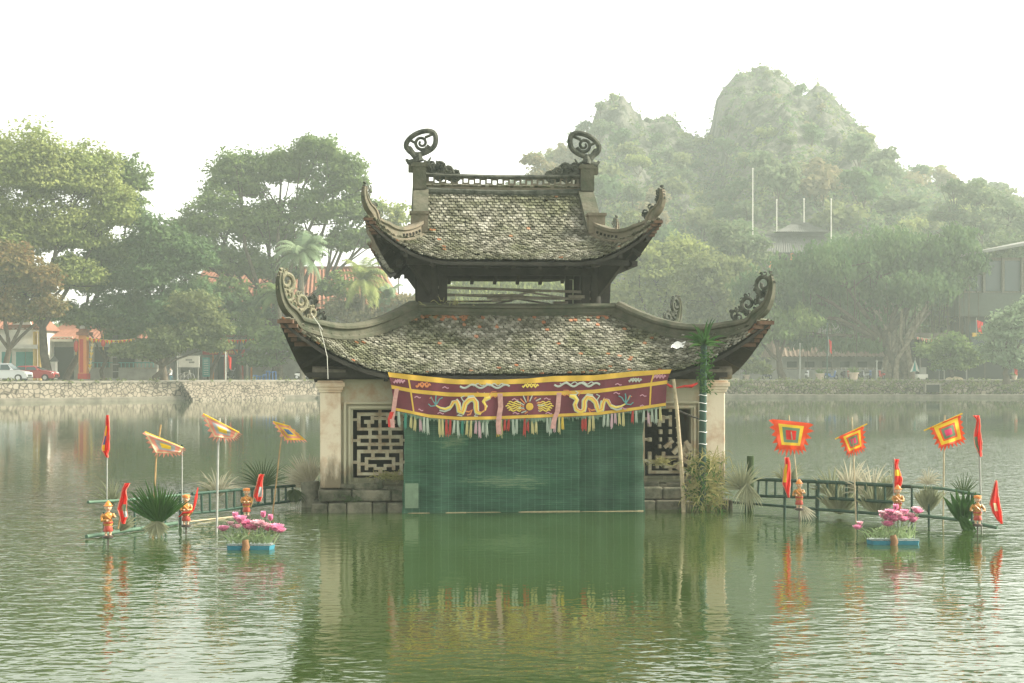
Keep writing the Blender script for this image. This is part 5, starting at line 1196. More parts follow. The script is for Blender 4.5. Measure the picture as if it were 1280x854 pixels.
raft('blue raft of pink lotus flowers floating before the right balustrade', 1083, 1149, 676, 23.0, [(1072, 662, 5, 'm', 1.1), (1075, 657, 4, 'p', .8), (1103, 645, 5, 'p', .8), (1108, 650, 7, 'm', 1.1), (1113, 644, 6, 'm', .9), (1117, 652, 7, 'm', 1.2), (1110, 658, 6, 'm', 1.2), (1123, 647, 7, 'p', 1.1), (1129, 652, 6, 'm', 1.2), (1120, 638, 5, 'm', .5), (1141, 653, 6, 'm', 1.0), (1148, 642, 5, 'm', 1.2), (1146, 639, 5, 'p', 1.2), (1131, 643, 5, 'm', .9), (1138, 647, 5, 'p', 1.1)], 1113)

# ---- things leaning on and growing at the pavilion's right corner
def PW(px, py, yl): return PV @ PL(px, py, yl)
t = thing('bamboo_pole', 'long weathered bamboo pole leaning upright before the broken lattice window', 'pole', PW(855, 640, -4.45).xy.to_3d()); g = MB()
a = PW(855, 645, -4.45); a.z = -.5; pts = [a, PW(854, 620, -4.45), PW(850, 560, -4.43), PW(846, 510, -4.4), PW(842, 474, -4.38)]
g.tube(pts, [.042, .042, .040, .036, .032], 10); 
for q in range(1, 12):
    p_ = pts[1].lerp(pts[-1], q / 12); g.tube([p_ - Vector((0, 0, .008)), p_ + Vector((0, 0, .008))], .042, 10)
g.build('pole_cane', m_palebamboo, t, world=True, smooth=True)
t = thing('dark_stick', 'thin dark stick tied across from the bamboo pole to the green palm post', 'stick', PW(845, 513, -4.38)); g = MB(); g.tube([PW(844, 512, -4.38), PW(866, 521, -4.4), PW(884, 527, -4.42)], [.018, .016, .014], 8); g.build('stick_body', m_wood, t, world=True)
t = thing('green_palm_post', 'green cloth-wrapped post topped with a small palm before the right eave', 'post', PW(879, 600, -4.62).xy.to_3d())
g = MB(); a = PW(878, 575, -4.62); g.tube([(a.x, a.y, .15), a, PW(879, 480, -4.62), PW(880, 430, -4.62)], [.075, .075, .07, .06], 12); g.build('wrapped_trunk', mat('dark_green_wrap', (.025, .065, .045), .6, noise=.3, nscale=8), t, world=True, smooth=True)
for py in (494, 504, 514, 526, 540, 555):
    g = MB(); b_ = PW(878.5, py, -4.62); g.tube([b_ + Vector((.078 * math.cos(q), .078 * math.sin(q), .01 * math.sin(q * 2))) for q in np.linspace(0, 6.28, 14)], .007, 6, caps=False); g.build('tie', m_white, t, world=True)
g = MB(); hub = PW(880, 432, -4.62)
for i in range(34):
    a = rnd.uniform(0, 6.28); el = rnd.uniform(.1, 1.35); blade(g, hub, (math.cos(a) * math.cos(el), math.sin(a) * math.cos(el), math.sin(el)), rnd.uniform(.38, .60), .030, rnd.uniform(.5, 1.4), 6, .4)
g.build('palm_fronds', m_palmg, t, world=True)
g = MB(); hub = PW(882, 465, -4.7)
for i in range(230):
    q = hub + Vector((rnd.gauss(0, .09), rnd.gauss(-.02, .06), rnd.uniform(-.42, .42))); blade(g, q, (rnd.uniform(-1, 1), rnd.uniform(-1, .4), rnd.uniform(-.8, .6)), rnd.uniform(.05, .10), .016, .8, 3, .3)
g.build('leafy_vine', m_palmg, t, world=True)
m_dryg = leafm('dry_grass_blade', (.42, .36, .17), (.20, .24, .09))
t = thing('dry_reed_bush', 'shaggy bush of dry reeds and green leaves at the right corner of the pavilion', 'bush', PW(882, 645, -4.4).xy.to_3d()); g = MB()
for i in range(900):
    px = rnd.gauss(883, 11); py = rnd.uniform(568, 632); o = PW(px, py, rnd.uniform(-4.75, -4.25)); blade(g, o, (rnd.uniform(-.8, .8), rnd.uniform(-.6, .1), rnd.uniform(-.6, 1.0)), rnd.uniform(.12, .40), rnd.uniform(.005, .012), rnd.uniform(1.2, 3.4), 5, .3)
g.build('reed_blades', m_dryg, t, world=True)
g = MB()
for i in range(260):
    px = rnd.gauss(880, 12); py = rnd.uniform(575, 640); o = PW(px, py, rnd.uniform(-4.8, -4.3)); blade(g, o, (rnd.uniform(-.9, .9), rnd.uniform(-.7, .1), rnd.uniform(-.9, .7)), rnd.uniform(.08, .18), .014, 1.2, 4, .3)
g.build('green_leaves', m_palmg, t, world=True)
g = MB()
for i in range(14): a = PW(rnd.uniform(870, 895), rnd.uniform(575, 600), -4.45); b_ = PW(rnd.uniform(860, 905), 645, -4.5); b_.z = -.2; g.tube([a, (a + b_) / 2 + Vector((rnd.uniform(-.08, .08), 0, 0)), b_], .008, 5)
g.build('reed_stems', m_straw, t, world=True)
def tuft(label, px, py, yl, n, L, m_, name='weed_tuft', droop=1.5, spread=10):
    t = thing(name, label, 'weed', PW(px, py, yl)); g = MB()
    for i in range(n): blade(g, PW(px + rnd.gauss(0, spread * .5), py + rnd.uniform(-3, 3), yl - rnd.uniform(0, .1)), (rnd.uniform(-1, 1), rnd.uniform(-.8, .1), rnd.uniform(0, 1)), rnd.uniform(.5, 1) * L, .009, droop * rnd.uniform(.5, 1.5), 4, .3)
    g.build('weed_blades', m_, t, world=True)
tuft('brown dry weeds growing under the left lattice window', 490, 598, -3.85, 130, .30, m_dryg, spread=22)
tuft('green weeds creeping on the sill under the broken lattice', 824, 580, -3.85, 80, .26, m_dryg, spread=14)
tuft('small dark moss tuft at the foot of the left pilaster', 437, 625, -4.0, 60, .16, m_palmdk, spread=14)
tuft('wispy weeds rooted on the ridge band above the lower roof', 560, 380, -1.9, 26, .2, m_dryg, spread=30)
# dangling strings from the eave tips
m_string = mat('pale_string', (.6, .6, .52), .8)
for (pts, lab) in (([(398, 404), (404, 425), (409, 446), (410, 474)], 'pale string dangling from the left eave corner'), ([(389, 392), (396, 402), (403, 412)], 'short twine caught on the left corner ridge')):
    t = thing('dangling_string', lab, 'string', PW(*pts[0], -4.55)); g = MB(); g.tube([PW(a, b, -4.6) for a, b in pts], .006, 5); g.build('string_strand', m_string, t, world=True)
# ------------------------------------------------------------------ trees
LM = {
 'mid': leafmat('leaf_mid_green', (.110, .180, .060), (.205, .260, .092)),
 'pale': leafmat('leaf_yellow_green', (.195, .260, .080), (.330, .350, .125)),
 'dark': leafmat('leaf_deep_green', (.070, .135, .060), (.140, .200, .080)),
 'olive': leafmat('leaf_olive', (.125, .165, .065), (.22, .235, .100)),
 'rust': leafmat('leaf_rust', (.230, .135, .060), (.17, .19, .075)),
 'silver': leafmat('leaf_silver_green', (.18, .27, .15), (.28, .34, .20)),
 'hill': leafmat('leaf_hill', (.095, .155, .075), (.19, .215, .115)),
 'dry': leafmat('leaf_dry', (.27, .21, .12), (.19, .20, .10)),
}
m_bark = mat('tree_bark', (.105, .085, .060), .9, .1, noise=.5, nscale=2.5, bump=.6, bscale=6)
m_barkp = mat('pale_bark', (.24, .21, .15), .9, .1, noise=.5, nscale=2.5, bump=.5, bscale=6)
def leaf_cloud(clumps, ls, rs, dens=1.0, drop=0.0, aspect=.55):
    """clumps: (n,4+) array x,y,z,r -> leaf-sized faces spread through each clump's volume"""
    g = np.random.default_rng(rs); cl = np.asarray(clumps, float)
    cnt = np.maximum(8, (dens * 26 * (cl[:, 3] / 1.0) ** 2 * (.35 / ls) ** 2)).astype(int)
    idx = np.repeat(np.arange(len(cl)), cnt); n = len(idx)
    d = g.normal(size=(n, 3)); d /= np.linalg.norm(d, axis=1)[:, None]; d[:, 2] = np.where(d[:, 2] < -.3, d[:, 2] * .5, d[:, 2])
    r = cl[idx, 3] * (1 - g.random(n) ** 1.6 * .75) * g.uniform(.85, 1.18, n)
    pos = cl[idx, :3] + d * r[:, None] * np.array([1.08, 1.08, .85])
    if drop: pos[:, 2] -= g.random(n) ** 2 * drop * cl[idx, 3]
    nn = d * .6 + g.normal(size=(n, 3)) * .55 + np.array([0, 0, .5]); nn /= np.linalg.norm(nn, axis=1)[:, None]
    a = np.cross(nn, g.normal(size=(n, 3))); a /= np.linalg.norm(a, axis=1)[:, None]; b = np.cross(nn, a)
    if drop: b = b * .5; b[:, 2] -= .7; b /= np.linalg.norm(b, axis=1)[:, None]
    s = ls * g.uniform(.6, 1.35, n)[:, None]
    v = np.stack([pos - b * s, pos + a * s * aspect - b * s * .1 + nn * s * .12, pos + b * s, pos - a * s * aspect - b * s * .1 + nn * s * .12], 1).reshape(-1, 3)
    return v, np.arange(n * 4).reshape(-1, 4)
def clumps_of(lobes, rs, csize=(.20, .36), fill=1.0):
    g = np.random.default_rng(rs); out = []
    for lb in lobes:
        cx, cy, cz, rx, ry, rz = lb; R0 = (rx * ry * rz) ** (1 / 3)
        n = int(fill * 40)
        for i in range(n):
            d = g.normal(size=3); d /= np.linalg.norm(d); k = g.uniform(.25, 1.0) ** .7
            if d[2] < -.4: d[2] *= .6
            r = R0 * g.uniform(*csize)
            out.append((cx + d[0] * (rx - r * .6) * k, cy + d[1] * (ry - r * .6) * k, cz + d[2] * (rz - r * .6) * k, r))
    return np.array(out)
def limbs(mb, base, lobes, r0, rs, fork=.35, targets=None):
    g = random.Random(rs); base = Vector(base); top = Vector(lobes[0][:3]) if len(lobes) == 1 else sum((Vector(l[:3]) for l in lobes), Vector()) / len(lobes)
    f = base.lerp(top, fork); f.z = base.z + (top.z - base.z) * fork
    j = lambda s: Vector((g.uniform(-s, s), g.uniform(-s, s), g.uniform(-s, s) * .4))
    mb.tube([base - Vector((0, 0, .4)), base + Vector((0, 0, .3)), base.lerp(f, .5) + j(.25), f], [r0 * 1.6, r0 * 1.15, r0 * .95, r0 * .8], 10)
    for lb in lobes:
        c = Vector(lb[:3]); m_ = f.lerp(c, .5) + j(.12 * (c - f).length); m_.z += (c - f).length * .06
        mb.tube([f, f.lerp(m_, .5) + j(.2), m_, c], [r0 * .6, r0 * .5, r0 * .36, r0 * .18], 7)
        for k in range(6):
            d = Vector((g.gauss(0, 1), g.gauss(0, 1), g.gauss(.3, .8))).normalized(); e = c + Vector((d.x * lb[3], d.y * lb[4], d.z * lb[5])) * .85; s = m_.lerp(c, g.uniform(.2, 1))
            mb.tube([s, s.lerp(e, .5) + j(.3), e], [r0 * .22, r0 * .14, r0 * .05], 5)
def tree(label, base_px, Y, lobes_px, lm, r0=.32, ls=.26, seed=1, dens=1.0, name='tree', cat='tree', group=None, depth=.75, bark=None, drop=0.0, gz=None, fill=1.0, fork=.35, csize=(.24, .42)):
    s = Y / FPX; zb = BANKZ if gz is None else gz
    b = Vector(((base_px - CX) * s, Y, zb)); lobes = []
    g = random.Random(seed)
    for (cx, cy, rx, ry) in lobes_px:
        c = W(cx, cy, Y + g.uniform(-.35, .35) * rx * s); lobes.append((c.x, c.y, c.z, rx * s * 1.13, rx * s * depth, ry * s * 1.13))
    t = thing(name, label, cat, b, group=group)
    cl = clumps_of(lobes, seed, csize, fill); v, f = leaf_cloud(cl, ls, seed, dens, drop); v = v - np.array(b)
    np_obj('crown', np_mesh('crown', v, f, LM[lm]), t)
    mb = MB(); limbs(mb, b, lobes, r0, seed, fork); mb.build('trunk', bark or m_bark, t, world=True, smooth=True)
    return t
# the town side, left
tree('tallest pale green tree at the far left over the parked cars', 60, 137, [(40, 215, 72, 58), (-35, 215, 60, 60), (112, 222, 44, 46), (5, 290, 66, 56), (88, 290, 56, 46), (140, 262, 34, 38), (30, 355, 40, 28), (-90, 280, 60, 80), (95, 345, 36, 26), (25, 395, 26, 14)], 'pale', .42, .19, 1, fill=2.0)
tree('dense green tree right of the tallest one, above the orange gate pillar', 83, 141, [(150, 262, 34, 40), (165, 225, 24, 34), (112, 345, 44, 36), (150, 330, 44, 40)], 'mid', .30, .20, 2, fill=1.8)
tree('dark bushy tree behind the white notice board', 205, 139, [(195, 300, 38, 38), (225, 325, 44, 38), (180, 345, 44, 36), (236, 372, 40, 30), (160, 385, 44, 26), (205, 400, 50, 28)], 'dark', .34, .20, 3, fill=1.8)
tree('rust-brown leaved tree at the left edge beside the white gable', 8, 133, [(12, 335, 40, 34), (50, 352, 30, 26), (5, 385, 44, 30), (60, 385, 26, 20), (-40, 360, 40, 50)], 'rust', .30, .19, 4, fill=1.8)
tree('low olive tree overhanging the bank before the temple gate', 193, 134, [(222, 425, 44, 26), (262, 408, 32, 24), (188, 440, 32, 16), (245, 385, 34, 24), (160, 440, 26, 14), (270, 432, 22, 14)], 'olive', .22, .18, 5, fill=1.8)
tree('great spreading tree with visible forked limbs left of the pavilion', 345, 156, [(300, 225, 46, 40), (352, 212, 44, 32), (398, 190, 34, 26), (425, 222, 38, 36), (270, 275, 42, 42), (330, 285, 50, 40), (400, 262, 40, 34), (448, 262, 26, 30), (245, 320, 34, 40), (296, 330, 40, 30), (462, 300, 18, 18), (375, 312, 34, 24), (345, 340, 34, 22), (428, 300, 26, 26), (225, 300, 26, 34)], 'mid', .55, .21, 6, fill=1.9, csize=(.22, .40), dens=.9, fork=.22)
tree('slim pale tree seen between the great tree and the upper roof', 505, 172, [(492, 272, 28, 26), (470, 300, 22, 20), (515, 300, 26, 30)], 'pale', .22, .26, 7, dens=.8)
tree('round green tree behind the blue bundle on the bank', 345, 149, [(345, 428, 34, 24), (310, 408, 28, 22), (375, 440, 24, 20), (330, 450, 30, 16)], 'mid', .2, .24, 8, fill=1.3)
tree('dark leafy tree shading the red entrance banner', 300, 152, [(290, 385, 26, 22), (272, 405, 20, 14), (320, 390, 24, 20)], 'dark', .2, .24, 9)
tree('low brownish thicket on the bank behind the lower left ridge', 470, 150, [(470, 395, 44, 18), (430, 385, 30, 20), (510, 380, 34, 16)], 'dry', .15, .24, 10, fill=1.3, cat='bush', name='bush')
tree('small round green tree at the left end of the lower roof', 405, 151, [(400, 415, 26, 26), (385, 440, 20, 20), (420, 445, 22, 18)], 'olive', .16, .24, 11)
tree('leafy mid-green tree masking the temple hall roof', 128, 140, [(122, 400, 36, 22), (160, 410, 30, 20), (85, 395, 28, 18), (185, 395, 24, 22), (150, 422, 26, 12)], 'mid', .2, .22, 31, fill=1.2)
tree('bushy tree hanging over the orange tiled roof of the banner house', 262, 153, [(255, 372, 34, 24), (285, 362, 26, 20), (232, 392, 26, 22), (335, 372, 20, 18), (420, 360, 26, 20)], 'mid', .25, .24, 32)
# palms
def palm(label, px, Y, crown_py, fr, L, lm, seed):
    g_ = random.Random(seed); b = Vector(((px - CX) / FPX * Y, Y, BANKZ)); top = W(px + g_.uniform(-3, 3), crown_py, Y); t = thing('fan_palm', label, 'palm', b, group='tall palms on the far bank')
    mb = MB(); mb.tube([b - Vector((0, 0, .4)), b.lerp(top, .5) + Vector((.15, 0, 0)), top], [.34, .24, .2], 10); mb.build('trunk', m_barkp, t, world=True, smooth=True)
    g = MB()
    for i in range(fr):
        a = g_.uniform(0, 6.283); el = g_.uniform(-.6, 1.4); d = Vector((math.cos(a) * math.cos(el), math.sin(a) * math.cos(el), math.sin(el))); o = top.copy(); pts = [o]
        for k in range(6): o = o + d * L / 6; pts.append(o); d = (d + Vector((0, 0, -.26 - k * .06))).normalized()
        for k in range(1, 7):
            sd_ = d.cross(Vector((0, 0, 1))); sd_ = sd_.normalized() if sd_.length > .01 else Vector((1, 0, 0))
            for q in range(3):
                for sg in (-1, 1):
                    p0 = pts[k - 1].lerp(pts[k], q / 3); dd = (sd_ * sg + (pts[k] - pts[k - 1]).normalized() * .6 + Vector((0, 0, -.5))).normalized(); w = (pts[k] - pts[k - 1]).normalized() * .09; l = L * .32 * (1 - abs(k / 6 - .5))
                    g.add([p0 - w, p0 + w, p0 + dd * l * .6 + w * .7, p0 + dd * l], [(0, 1, 2, 3)])
    g.build('crown', LM[lm], t, world=True); return t
palm('tall drooping palm before the orange tiled roof', 378, 148, 318, 34, 3.6, 'silver', 3)
palm('shorter palm half hidden behind the great tree trunk', 350, 150, 372, 26, 3.0, 'mid', 4)
palm('yellowish palm near the left tip of the upper roof', 452, 149, 350, 34, 3.6, 'pale', 5)
palm('low palm peeking above the lower roof ridge', 484, 151, 372, 22, 2.6, 'silver', 6)
# behind the pavilion and to the right
tree('pale willowy tree seen through the open upper storey', 640, 172, [(600, 365, 50, 34), (665, 360, 46, 36), (715, 370, 40, 34), (560, 375, 34, 30)], 'pale', .25, .28, 12, drop=1.2, fill=1.1)
tree('bright yellow-green tree right of the upper roof', 820, 168, [(815, 335, 40, 34), (850, 320, 34, 30), (790, 375, 40, 34), (840, 375, 44, 36), (800, 310, 24, 18)], 'pale', .3, .26, 13, fill=1.5)
tree('yellow-green tree behind the palm-topped post', 895, 165, [(880, 350, 40, 34), (905, 385, 40, 34), (860, 400, 36, 28), (920, 340, 28, 24)], 'olive', .3, .26, 14, fill=1.5)
ban_ = tree('huge banyan with a fluted trunk and trailing aerial roots on the right bank', 1122, 152, [(1105, 315, 66, 34), (1042, 332, 56, 32), (1172, 320, 52, 34), (985, 352, 50, 36), (1062, 372, 60, 32), (1145, 362, 54, 28), (1198, 300, 34, 24), (1005, 392, 42, 26), (945, 365, 34, 30), (1085, 400, 38, 16), (955, 395, 34, 22), (1000, 425, 30, 14), (1050, 428, 34, 14), (1085, 432, 20, 12), (1185, 352, 34, 26), (1215, 330, 24, 22)], 'dark', .5, .25, 15, fill=1.5, drop=.8, fork=.45)
g = MB(); g2 = MB(); rr = random.Random(4); cb = W(1122, 474, 152)
for i in range(26):
    a = rr.uniform(0, 6.28); r = rr.uniform(.4, 1.0); x = cb.x + 2.0 * r * math.cos(a); y = cb.y + 1.6 * r * math.sin(a); tx = rr.uniform(-2.6, 2.6)
    g.tube([(x, y, 1.5), (x * .7 + cb.x * .3, y, 4), (cb.x + tx * .5, y, 6.5), (cb.x + tx * 1.5, y + rr.uniform(-1, 1), 9.5 + rr.uniform(-1, 2))], [.34, .22, .20, .12], 7)
for i in range(70):
    x = cb.x + rr.uniform(-11, 9); z = rr.uniform(8, 13); y = cb.y + rr.uniform(-3.5, 2); g2.tube([(x, y, z), (x + rr.uniform(-.2, .2), y, z - rr.uniform(3, 7))], rr.uniform(.02, .045), 4)
g.build('fluted_trunk', m_barkp, ban_, world=True, smooth=True); g2.build('aerial_roots', m_bark, ban_, world=True)
tree('small dark tree with leaning double trunk beside the lower roof tip', 978, 149, [(972, 412, 36, 24), (940, 420, 24, 20), (1000, 402, 28, 22), (955, 395, 28, 20)], 'mid', .38, .24, 16, drop=.5, fill=1.3)
tree('tall hazy tree on the skyline above the riverside house', 1225, 205, [(1222, 245, 34, 24), (1182, 268, 26, 18), (1262, 262, 26, 20), (1228, 280, 40, 24), (1190, 235, 16, 12), (1290, 290, 34, 30)], 'hill', .4, .34, 17, dens=.8, gz=1.8)
tree('rounded silvery bush tree in front of the riverside house at the right edge', 1258, 143, [(1262, 412, 30, 28), (1248, 440, 24, 24), (1285, 400, 28, 30), (1240, 420, 18, 16), (1275, 450, 26, 20)], 'silver', .26, .22, 18, fill=1.4)
tree('spreading green shrub below the yellow awning', 1190, 147, [(1188, 432, 30, 20), (1160, 440, 18, 14), (1212, 445, 24, 18), (1190, 455, 30, 14)], 'mid', .2, .22, 19, fill=1.3)
tree('scrubby olive tree beside the big banyan trunk', 1170, 156, [(1172, 395, 22, 26), (1195, 370, 22, 26), (1160, 420, 20, 16)], 'olive', .2, .24, 20)
tree('low bush growing from the right bank wall beneath the small tree', 930, 147.5, [(925, 455, 22, 14), (950, 462, 18, 10)], 'olive', .12, .2, 21, cat='bush', name='bush')
tree('dense tree behind the riverside house roof', 1260, 178, [(1250, 320, 44, 34), (1200, 330, 40, 30), (1290, 330, 40, 40)], 'hill', .3, .3, 22, fill=1.2)
tree('hazy tree at the foot of the hill left of the flagpole temple', 930, 180, [(915, 300, 30, 34), (945, 318, 26, 26), (890, 330, 30, 30)], 'hill', .3, .3, 23, fill=1.3)
tree('pale tree on the slope above the bright yellow-green one', 770, 185, [(765, 300, 30, 24), (790, 285, 24, 22), (745, 320, 26, 24)], 'olive', .3, .3, 24, fill=1.3)
tree('feathery bare-topped tree on the hill foot left of the ring finial', 690, 212, [(678, 215, 22, 20), (700, 240, 26, 26), (665, 200, 14, 10), (720, 225, 20, 22), (690, 280, 34, 34)], 'dry', .35, .3, 25, dens=.55)

# hill trees: five kinds, copied over the slopes
def hill_tree(lm, seed, k, ls=.42, dens=.75):
    g = np.random.default_rng(seed); lobes = [(0, 0, 5.2 * k, 2.9 * k, 2.7 * k, 2.2 * k)] + [(g.uniform(-2.4, 2.4) * k, g.uniform(-2, 2) * k, g.uniform(3.8, 6.2) * k, 1.8 * k, 1.7 * k, 1.5 * k) for _ in range(3)]
    t = thing('hill_tree', 'tree', 'tree', (0, 0, 0)); cl = clumps_of(lobes, seed, (.24, .42), .8); v, f = leaf_cloud(cl, ls, seed, dens); np_obj('crown', np_mesh('crown', v, f, LM[lm]), t)
    mb = MB(); limbs(mb, (0, 0, 0), lobes, .20 * k, seed, .4); mb.build('trunk', m_bark, t, world=True, smooth=True); return t
kinds = [('hill', 'mid green tree growing in the woods on the limestone hill'), ('olive', 'yellowish olive tree growing in the woods on the limestone hill'), ('dark', 'dark green tree growing in the woods on the limestone hill'), ('dry', 'russet dry-leaved tree growing in the woods on the limestone hill'), ('pale', 'light green tree growing in the woods on the limestone hill')]
protos = [hill_tree(lm, 40 + i, 1.0) for i, (lm, lb) in enumerate(kinds)]
used = set(); gq = np.random.default_rng(12); placed = []
def put_hill(x, y, ki, s):
    z = float(hill_h(x, y)) + BANKZ - 2.3 * s
    o = protos[ki] if ki not in used else copy_tree(protos[ki]); used.add(ki)
    o.location = (x, y, z); o.scale = (s, s, s * gq.uniform(.85, 1.15)); o.rotation_euler = (0, 0, gq.uniform(0, 6.28)); o['label'] = kinds[ki][1]; o['group'] = kinds[ki][0] + ' trees on the hill'
for i in range(900):
    if len(placed) >= 150: break
    x = gq.uniform(-6, 130); y = gq.uniform(190, 299)
    if x / y > .37 or x / y < -.02: continue
    if any((x - a) ** 2 + (y - b) ** 2 < 34 for a, b in placed): continue
    hh = float(hill_h(x, y)); sl = abs(float(hill_h(x + 1.5, y)) - hh) / 1.5 + abs(float(hill_h(x, y + 1.5)) - hh) / 1.5
    px = 640 + x / y * 1778; py = 463 - (hh - 1) / y * 1778
    if py < 175 and sl > 1.1: continue
    if 930 < px < 1050 and 260 < py < 360 and y < 215: continue
    ki = int(gq.choice([0, 0, 1, 2, 2, 4, 3], 1)[0]); s = gq.uniform(.75, 1.35) * (.45 if py < 170 else .62 if py < 215 else .85 if py < 260 else 1)
    placed.append((x, y)); put_hill(x, y, ki, s)
for ki in range(5):
    if ki not in used: put_hill(20 + ki * 4, 230, ki, 1)
# scrub that covers the hill between the trees, one mass
cl = []
for i in range(6500):
    x = gq.uniform(-10, 150); y = gq.uniform(182, 303)
    if x / y > .40 or x / y < -.04: continue
    hh = float(hill_h(x, y)); sl = abs(float(hill_h(x + 1.2, y)) - hh) / 1.2 + abs(float(hill_h(x, y + 1.2)) - hh) / 1.2
    py = 463 - (hh - 1) / y * 1778; px = 640 + x / y * 1778
    if hh < .5: continue
    if gq.random() < .45 and ((985 < px < 1048 and 92 < py < 178) or (738 < px < 800 and 108 < py < 165) or (892 < px < 912 and 110 < py < 185)): continue
    if (sl > 1.5 or fbm(x / 9, hh / 7, 31) > .56) and py < 200 and gq.random() < .30: continue
    cl.append((x, y, hh + BANKZ + .2, gq.uniform(.9, 2.3) * (.62 if py < 190 else 1)))
    if len(cl) > 4200: break
v, f = leaf_cloud(cl, .42, 77, .42)
mi = (np.repeat(gq.random(len(f) // 25 + 1), 25)[:len(f)] * 3).astype(int)
tag(np_obj('hill_undergrowth', np_mesh('hill_undergrowth', v, f, [LM['hill'], LM['olive'], LM['dark']], mi)), kind='stuff')
# crags along the summits
m_crag = mat('grey_limestone', (.34, .34, .30), .95, .1, noise=.6, nscale=.5, col2=(.13, .14, .11), bump=.8, bscale=1.2)
# far woods behind the bank, one hazy mass
cl = []
for i in range(2900):
    px = gq.uniform(-700, 1900); y = gq.uniform(182, 200); x = (px - 640) / 1778 * y
    top = np.interp(px, [-61, 100, 200, 330, 480, 560, 760, 900, 1000, 1150, 1330], [7, 7, 9, 8, 10, 9, 10, 10, 9, 10, 11]); cl.append((x, y, BANKZ + gq.uniform(.2, 1) * top, gq.uniform(1.0, 2.2)))
v, f = leaf_cloud(cl, .45, 78, .40)
tag(np_obj('far_woods', np_mesh('far_woods', v, f, LM['hill'])), kind='stuff')
# grass and weeds along the bank walls
def bank_weeds(name, x0, x1, n, z0, z1, off, seed):
    g = np.random.default_rng(seed); cl = [(x, bank_y(x) - off + g.uniform(-.3, .3), g.uniform(z0, z1), g.uniform(.12, .4)) for x in g.uniform(x0, x1, n)]
    v, f = leaf_cloud(cl, .12, seed, .35); tag(np_obj(name, np_mesh(name, v, f, LM['olive'])), kind='stuff')
bank_weeds('wall_foliage', 12, 60, 900, .35, 1.9, .55, 5)
bank_weeds('verge_grass', -48, -15, 60, 1.75, 2.0, .05, 6)
# ------------------------------------------------------------------ buildings and street things on the far bank
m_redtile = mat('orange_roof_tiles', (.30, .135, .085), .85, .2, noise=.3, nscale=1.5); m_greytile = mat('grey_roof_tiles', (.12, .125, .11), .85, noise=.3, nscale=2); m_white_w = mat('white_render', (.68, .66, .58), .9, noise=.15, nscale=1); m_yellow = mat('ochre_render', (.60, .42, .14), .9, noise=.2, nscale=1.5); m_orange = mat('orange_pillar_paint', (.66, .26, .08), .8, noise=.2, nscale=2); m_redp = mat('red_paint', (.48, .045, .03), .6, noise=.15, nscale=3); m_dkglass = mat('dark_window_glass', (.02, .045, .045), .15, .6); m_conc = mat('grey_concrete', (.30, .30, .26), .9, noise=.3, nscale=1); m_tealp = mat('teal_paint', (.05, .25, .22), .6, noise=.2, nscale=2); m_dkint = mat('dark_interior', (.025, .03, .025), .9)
def wbox(g, px0, px1, py0, py1, Y, dep, m=0):
    a = W(px0, py1, Y); b = W(px1, py0, Y); g.bb(a.x, b.x, Y, Y + dep, a.z, b.z, m); return g
def part(t, name, m_, boxes, bevel=0):
    g = MB()
    for b in boxes: wbox(g, *b)
    return g.build(name, m_, t, world=True, bevel=bevel)
def gz(px, Y): return W(px, 474, Y).x
def ribbed(g, px0, px1, py_eave, py_ridge, Y, dep, inset=0, rib=.45):
    """tiled slope facing the lake, with ribs"""
    a = W(px0, py_eave, Y); b = W(px1, py_eave, Y); zr = a.z + (W(0, py_ridge, Y).z - a.z) * (Y + dep) / Y * 1.0
    n = max(3, int((b.x - a.x) / rib))
    for i in range(n):
        x0 = a.x + (b.x - a.x) * i / n; x1 = a.x + (b.x - a.x) * (i + 1) / n; t0 = i / n; t1 = (i + 1) / n
        X0 = a.x + inset + (b.x - a.x - 2 * inset) * t0; X1 = a.x + inset + (b.x - a.x - 2 * inset) * t1
        g.add([(x0, Y, a.z), (x1, Y, a.z), (X1, Y + dep, zr), (X0, Y + dep, zr), ((x0 + x1) / 2, Y - .03, a.z + .12), ((X0 + X1) / 2, Y + dep - .03, zr + .12)], [(0, 4, 5, 3), (4, 1, 2, 5), (0, 1, 4)])
    g.add([(a.x + inset, Y + dep, zr), (b.x - inset, Y + dep, zr), (b.x, Y + 2 * dep, a.z), (a.x, Y + 2 * dep, a.z)], [(0, 1, 2, 3)])
    g.add([(a.x, Y, a.z), (b.x, Y, a.z), (b.x, Y + 2 * dep, a.z), (a.x, Y + 2 * dep, a.z)], [(3, 2, 1, 0)])
    g.add([(a.x, Y, a.z), (a.x + inset, Y + dep, zr), (a.x, Y + 2 * dep, a.z), (b.x, Y, a.z), (b.x - inset, Y + dep, zr), (b.x, Y + 2 * dep, a.z)], [(0, 1, 2), (3, 5, 4)])
    g.bb(a.x + inset - .1, b.x - inset + .1, Y + dep - .15, Y + dep + .15, zr - .02, zr + .28)
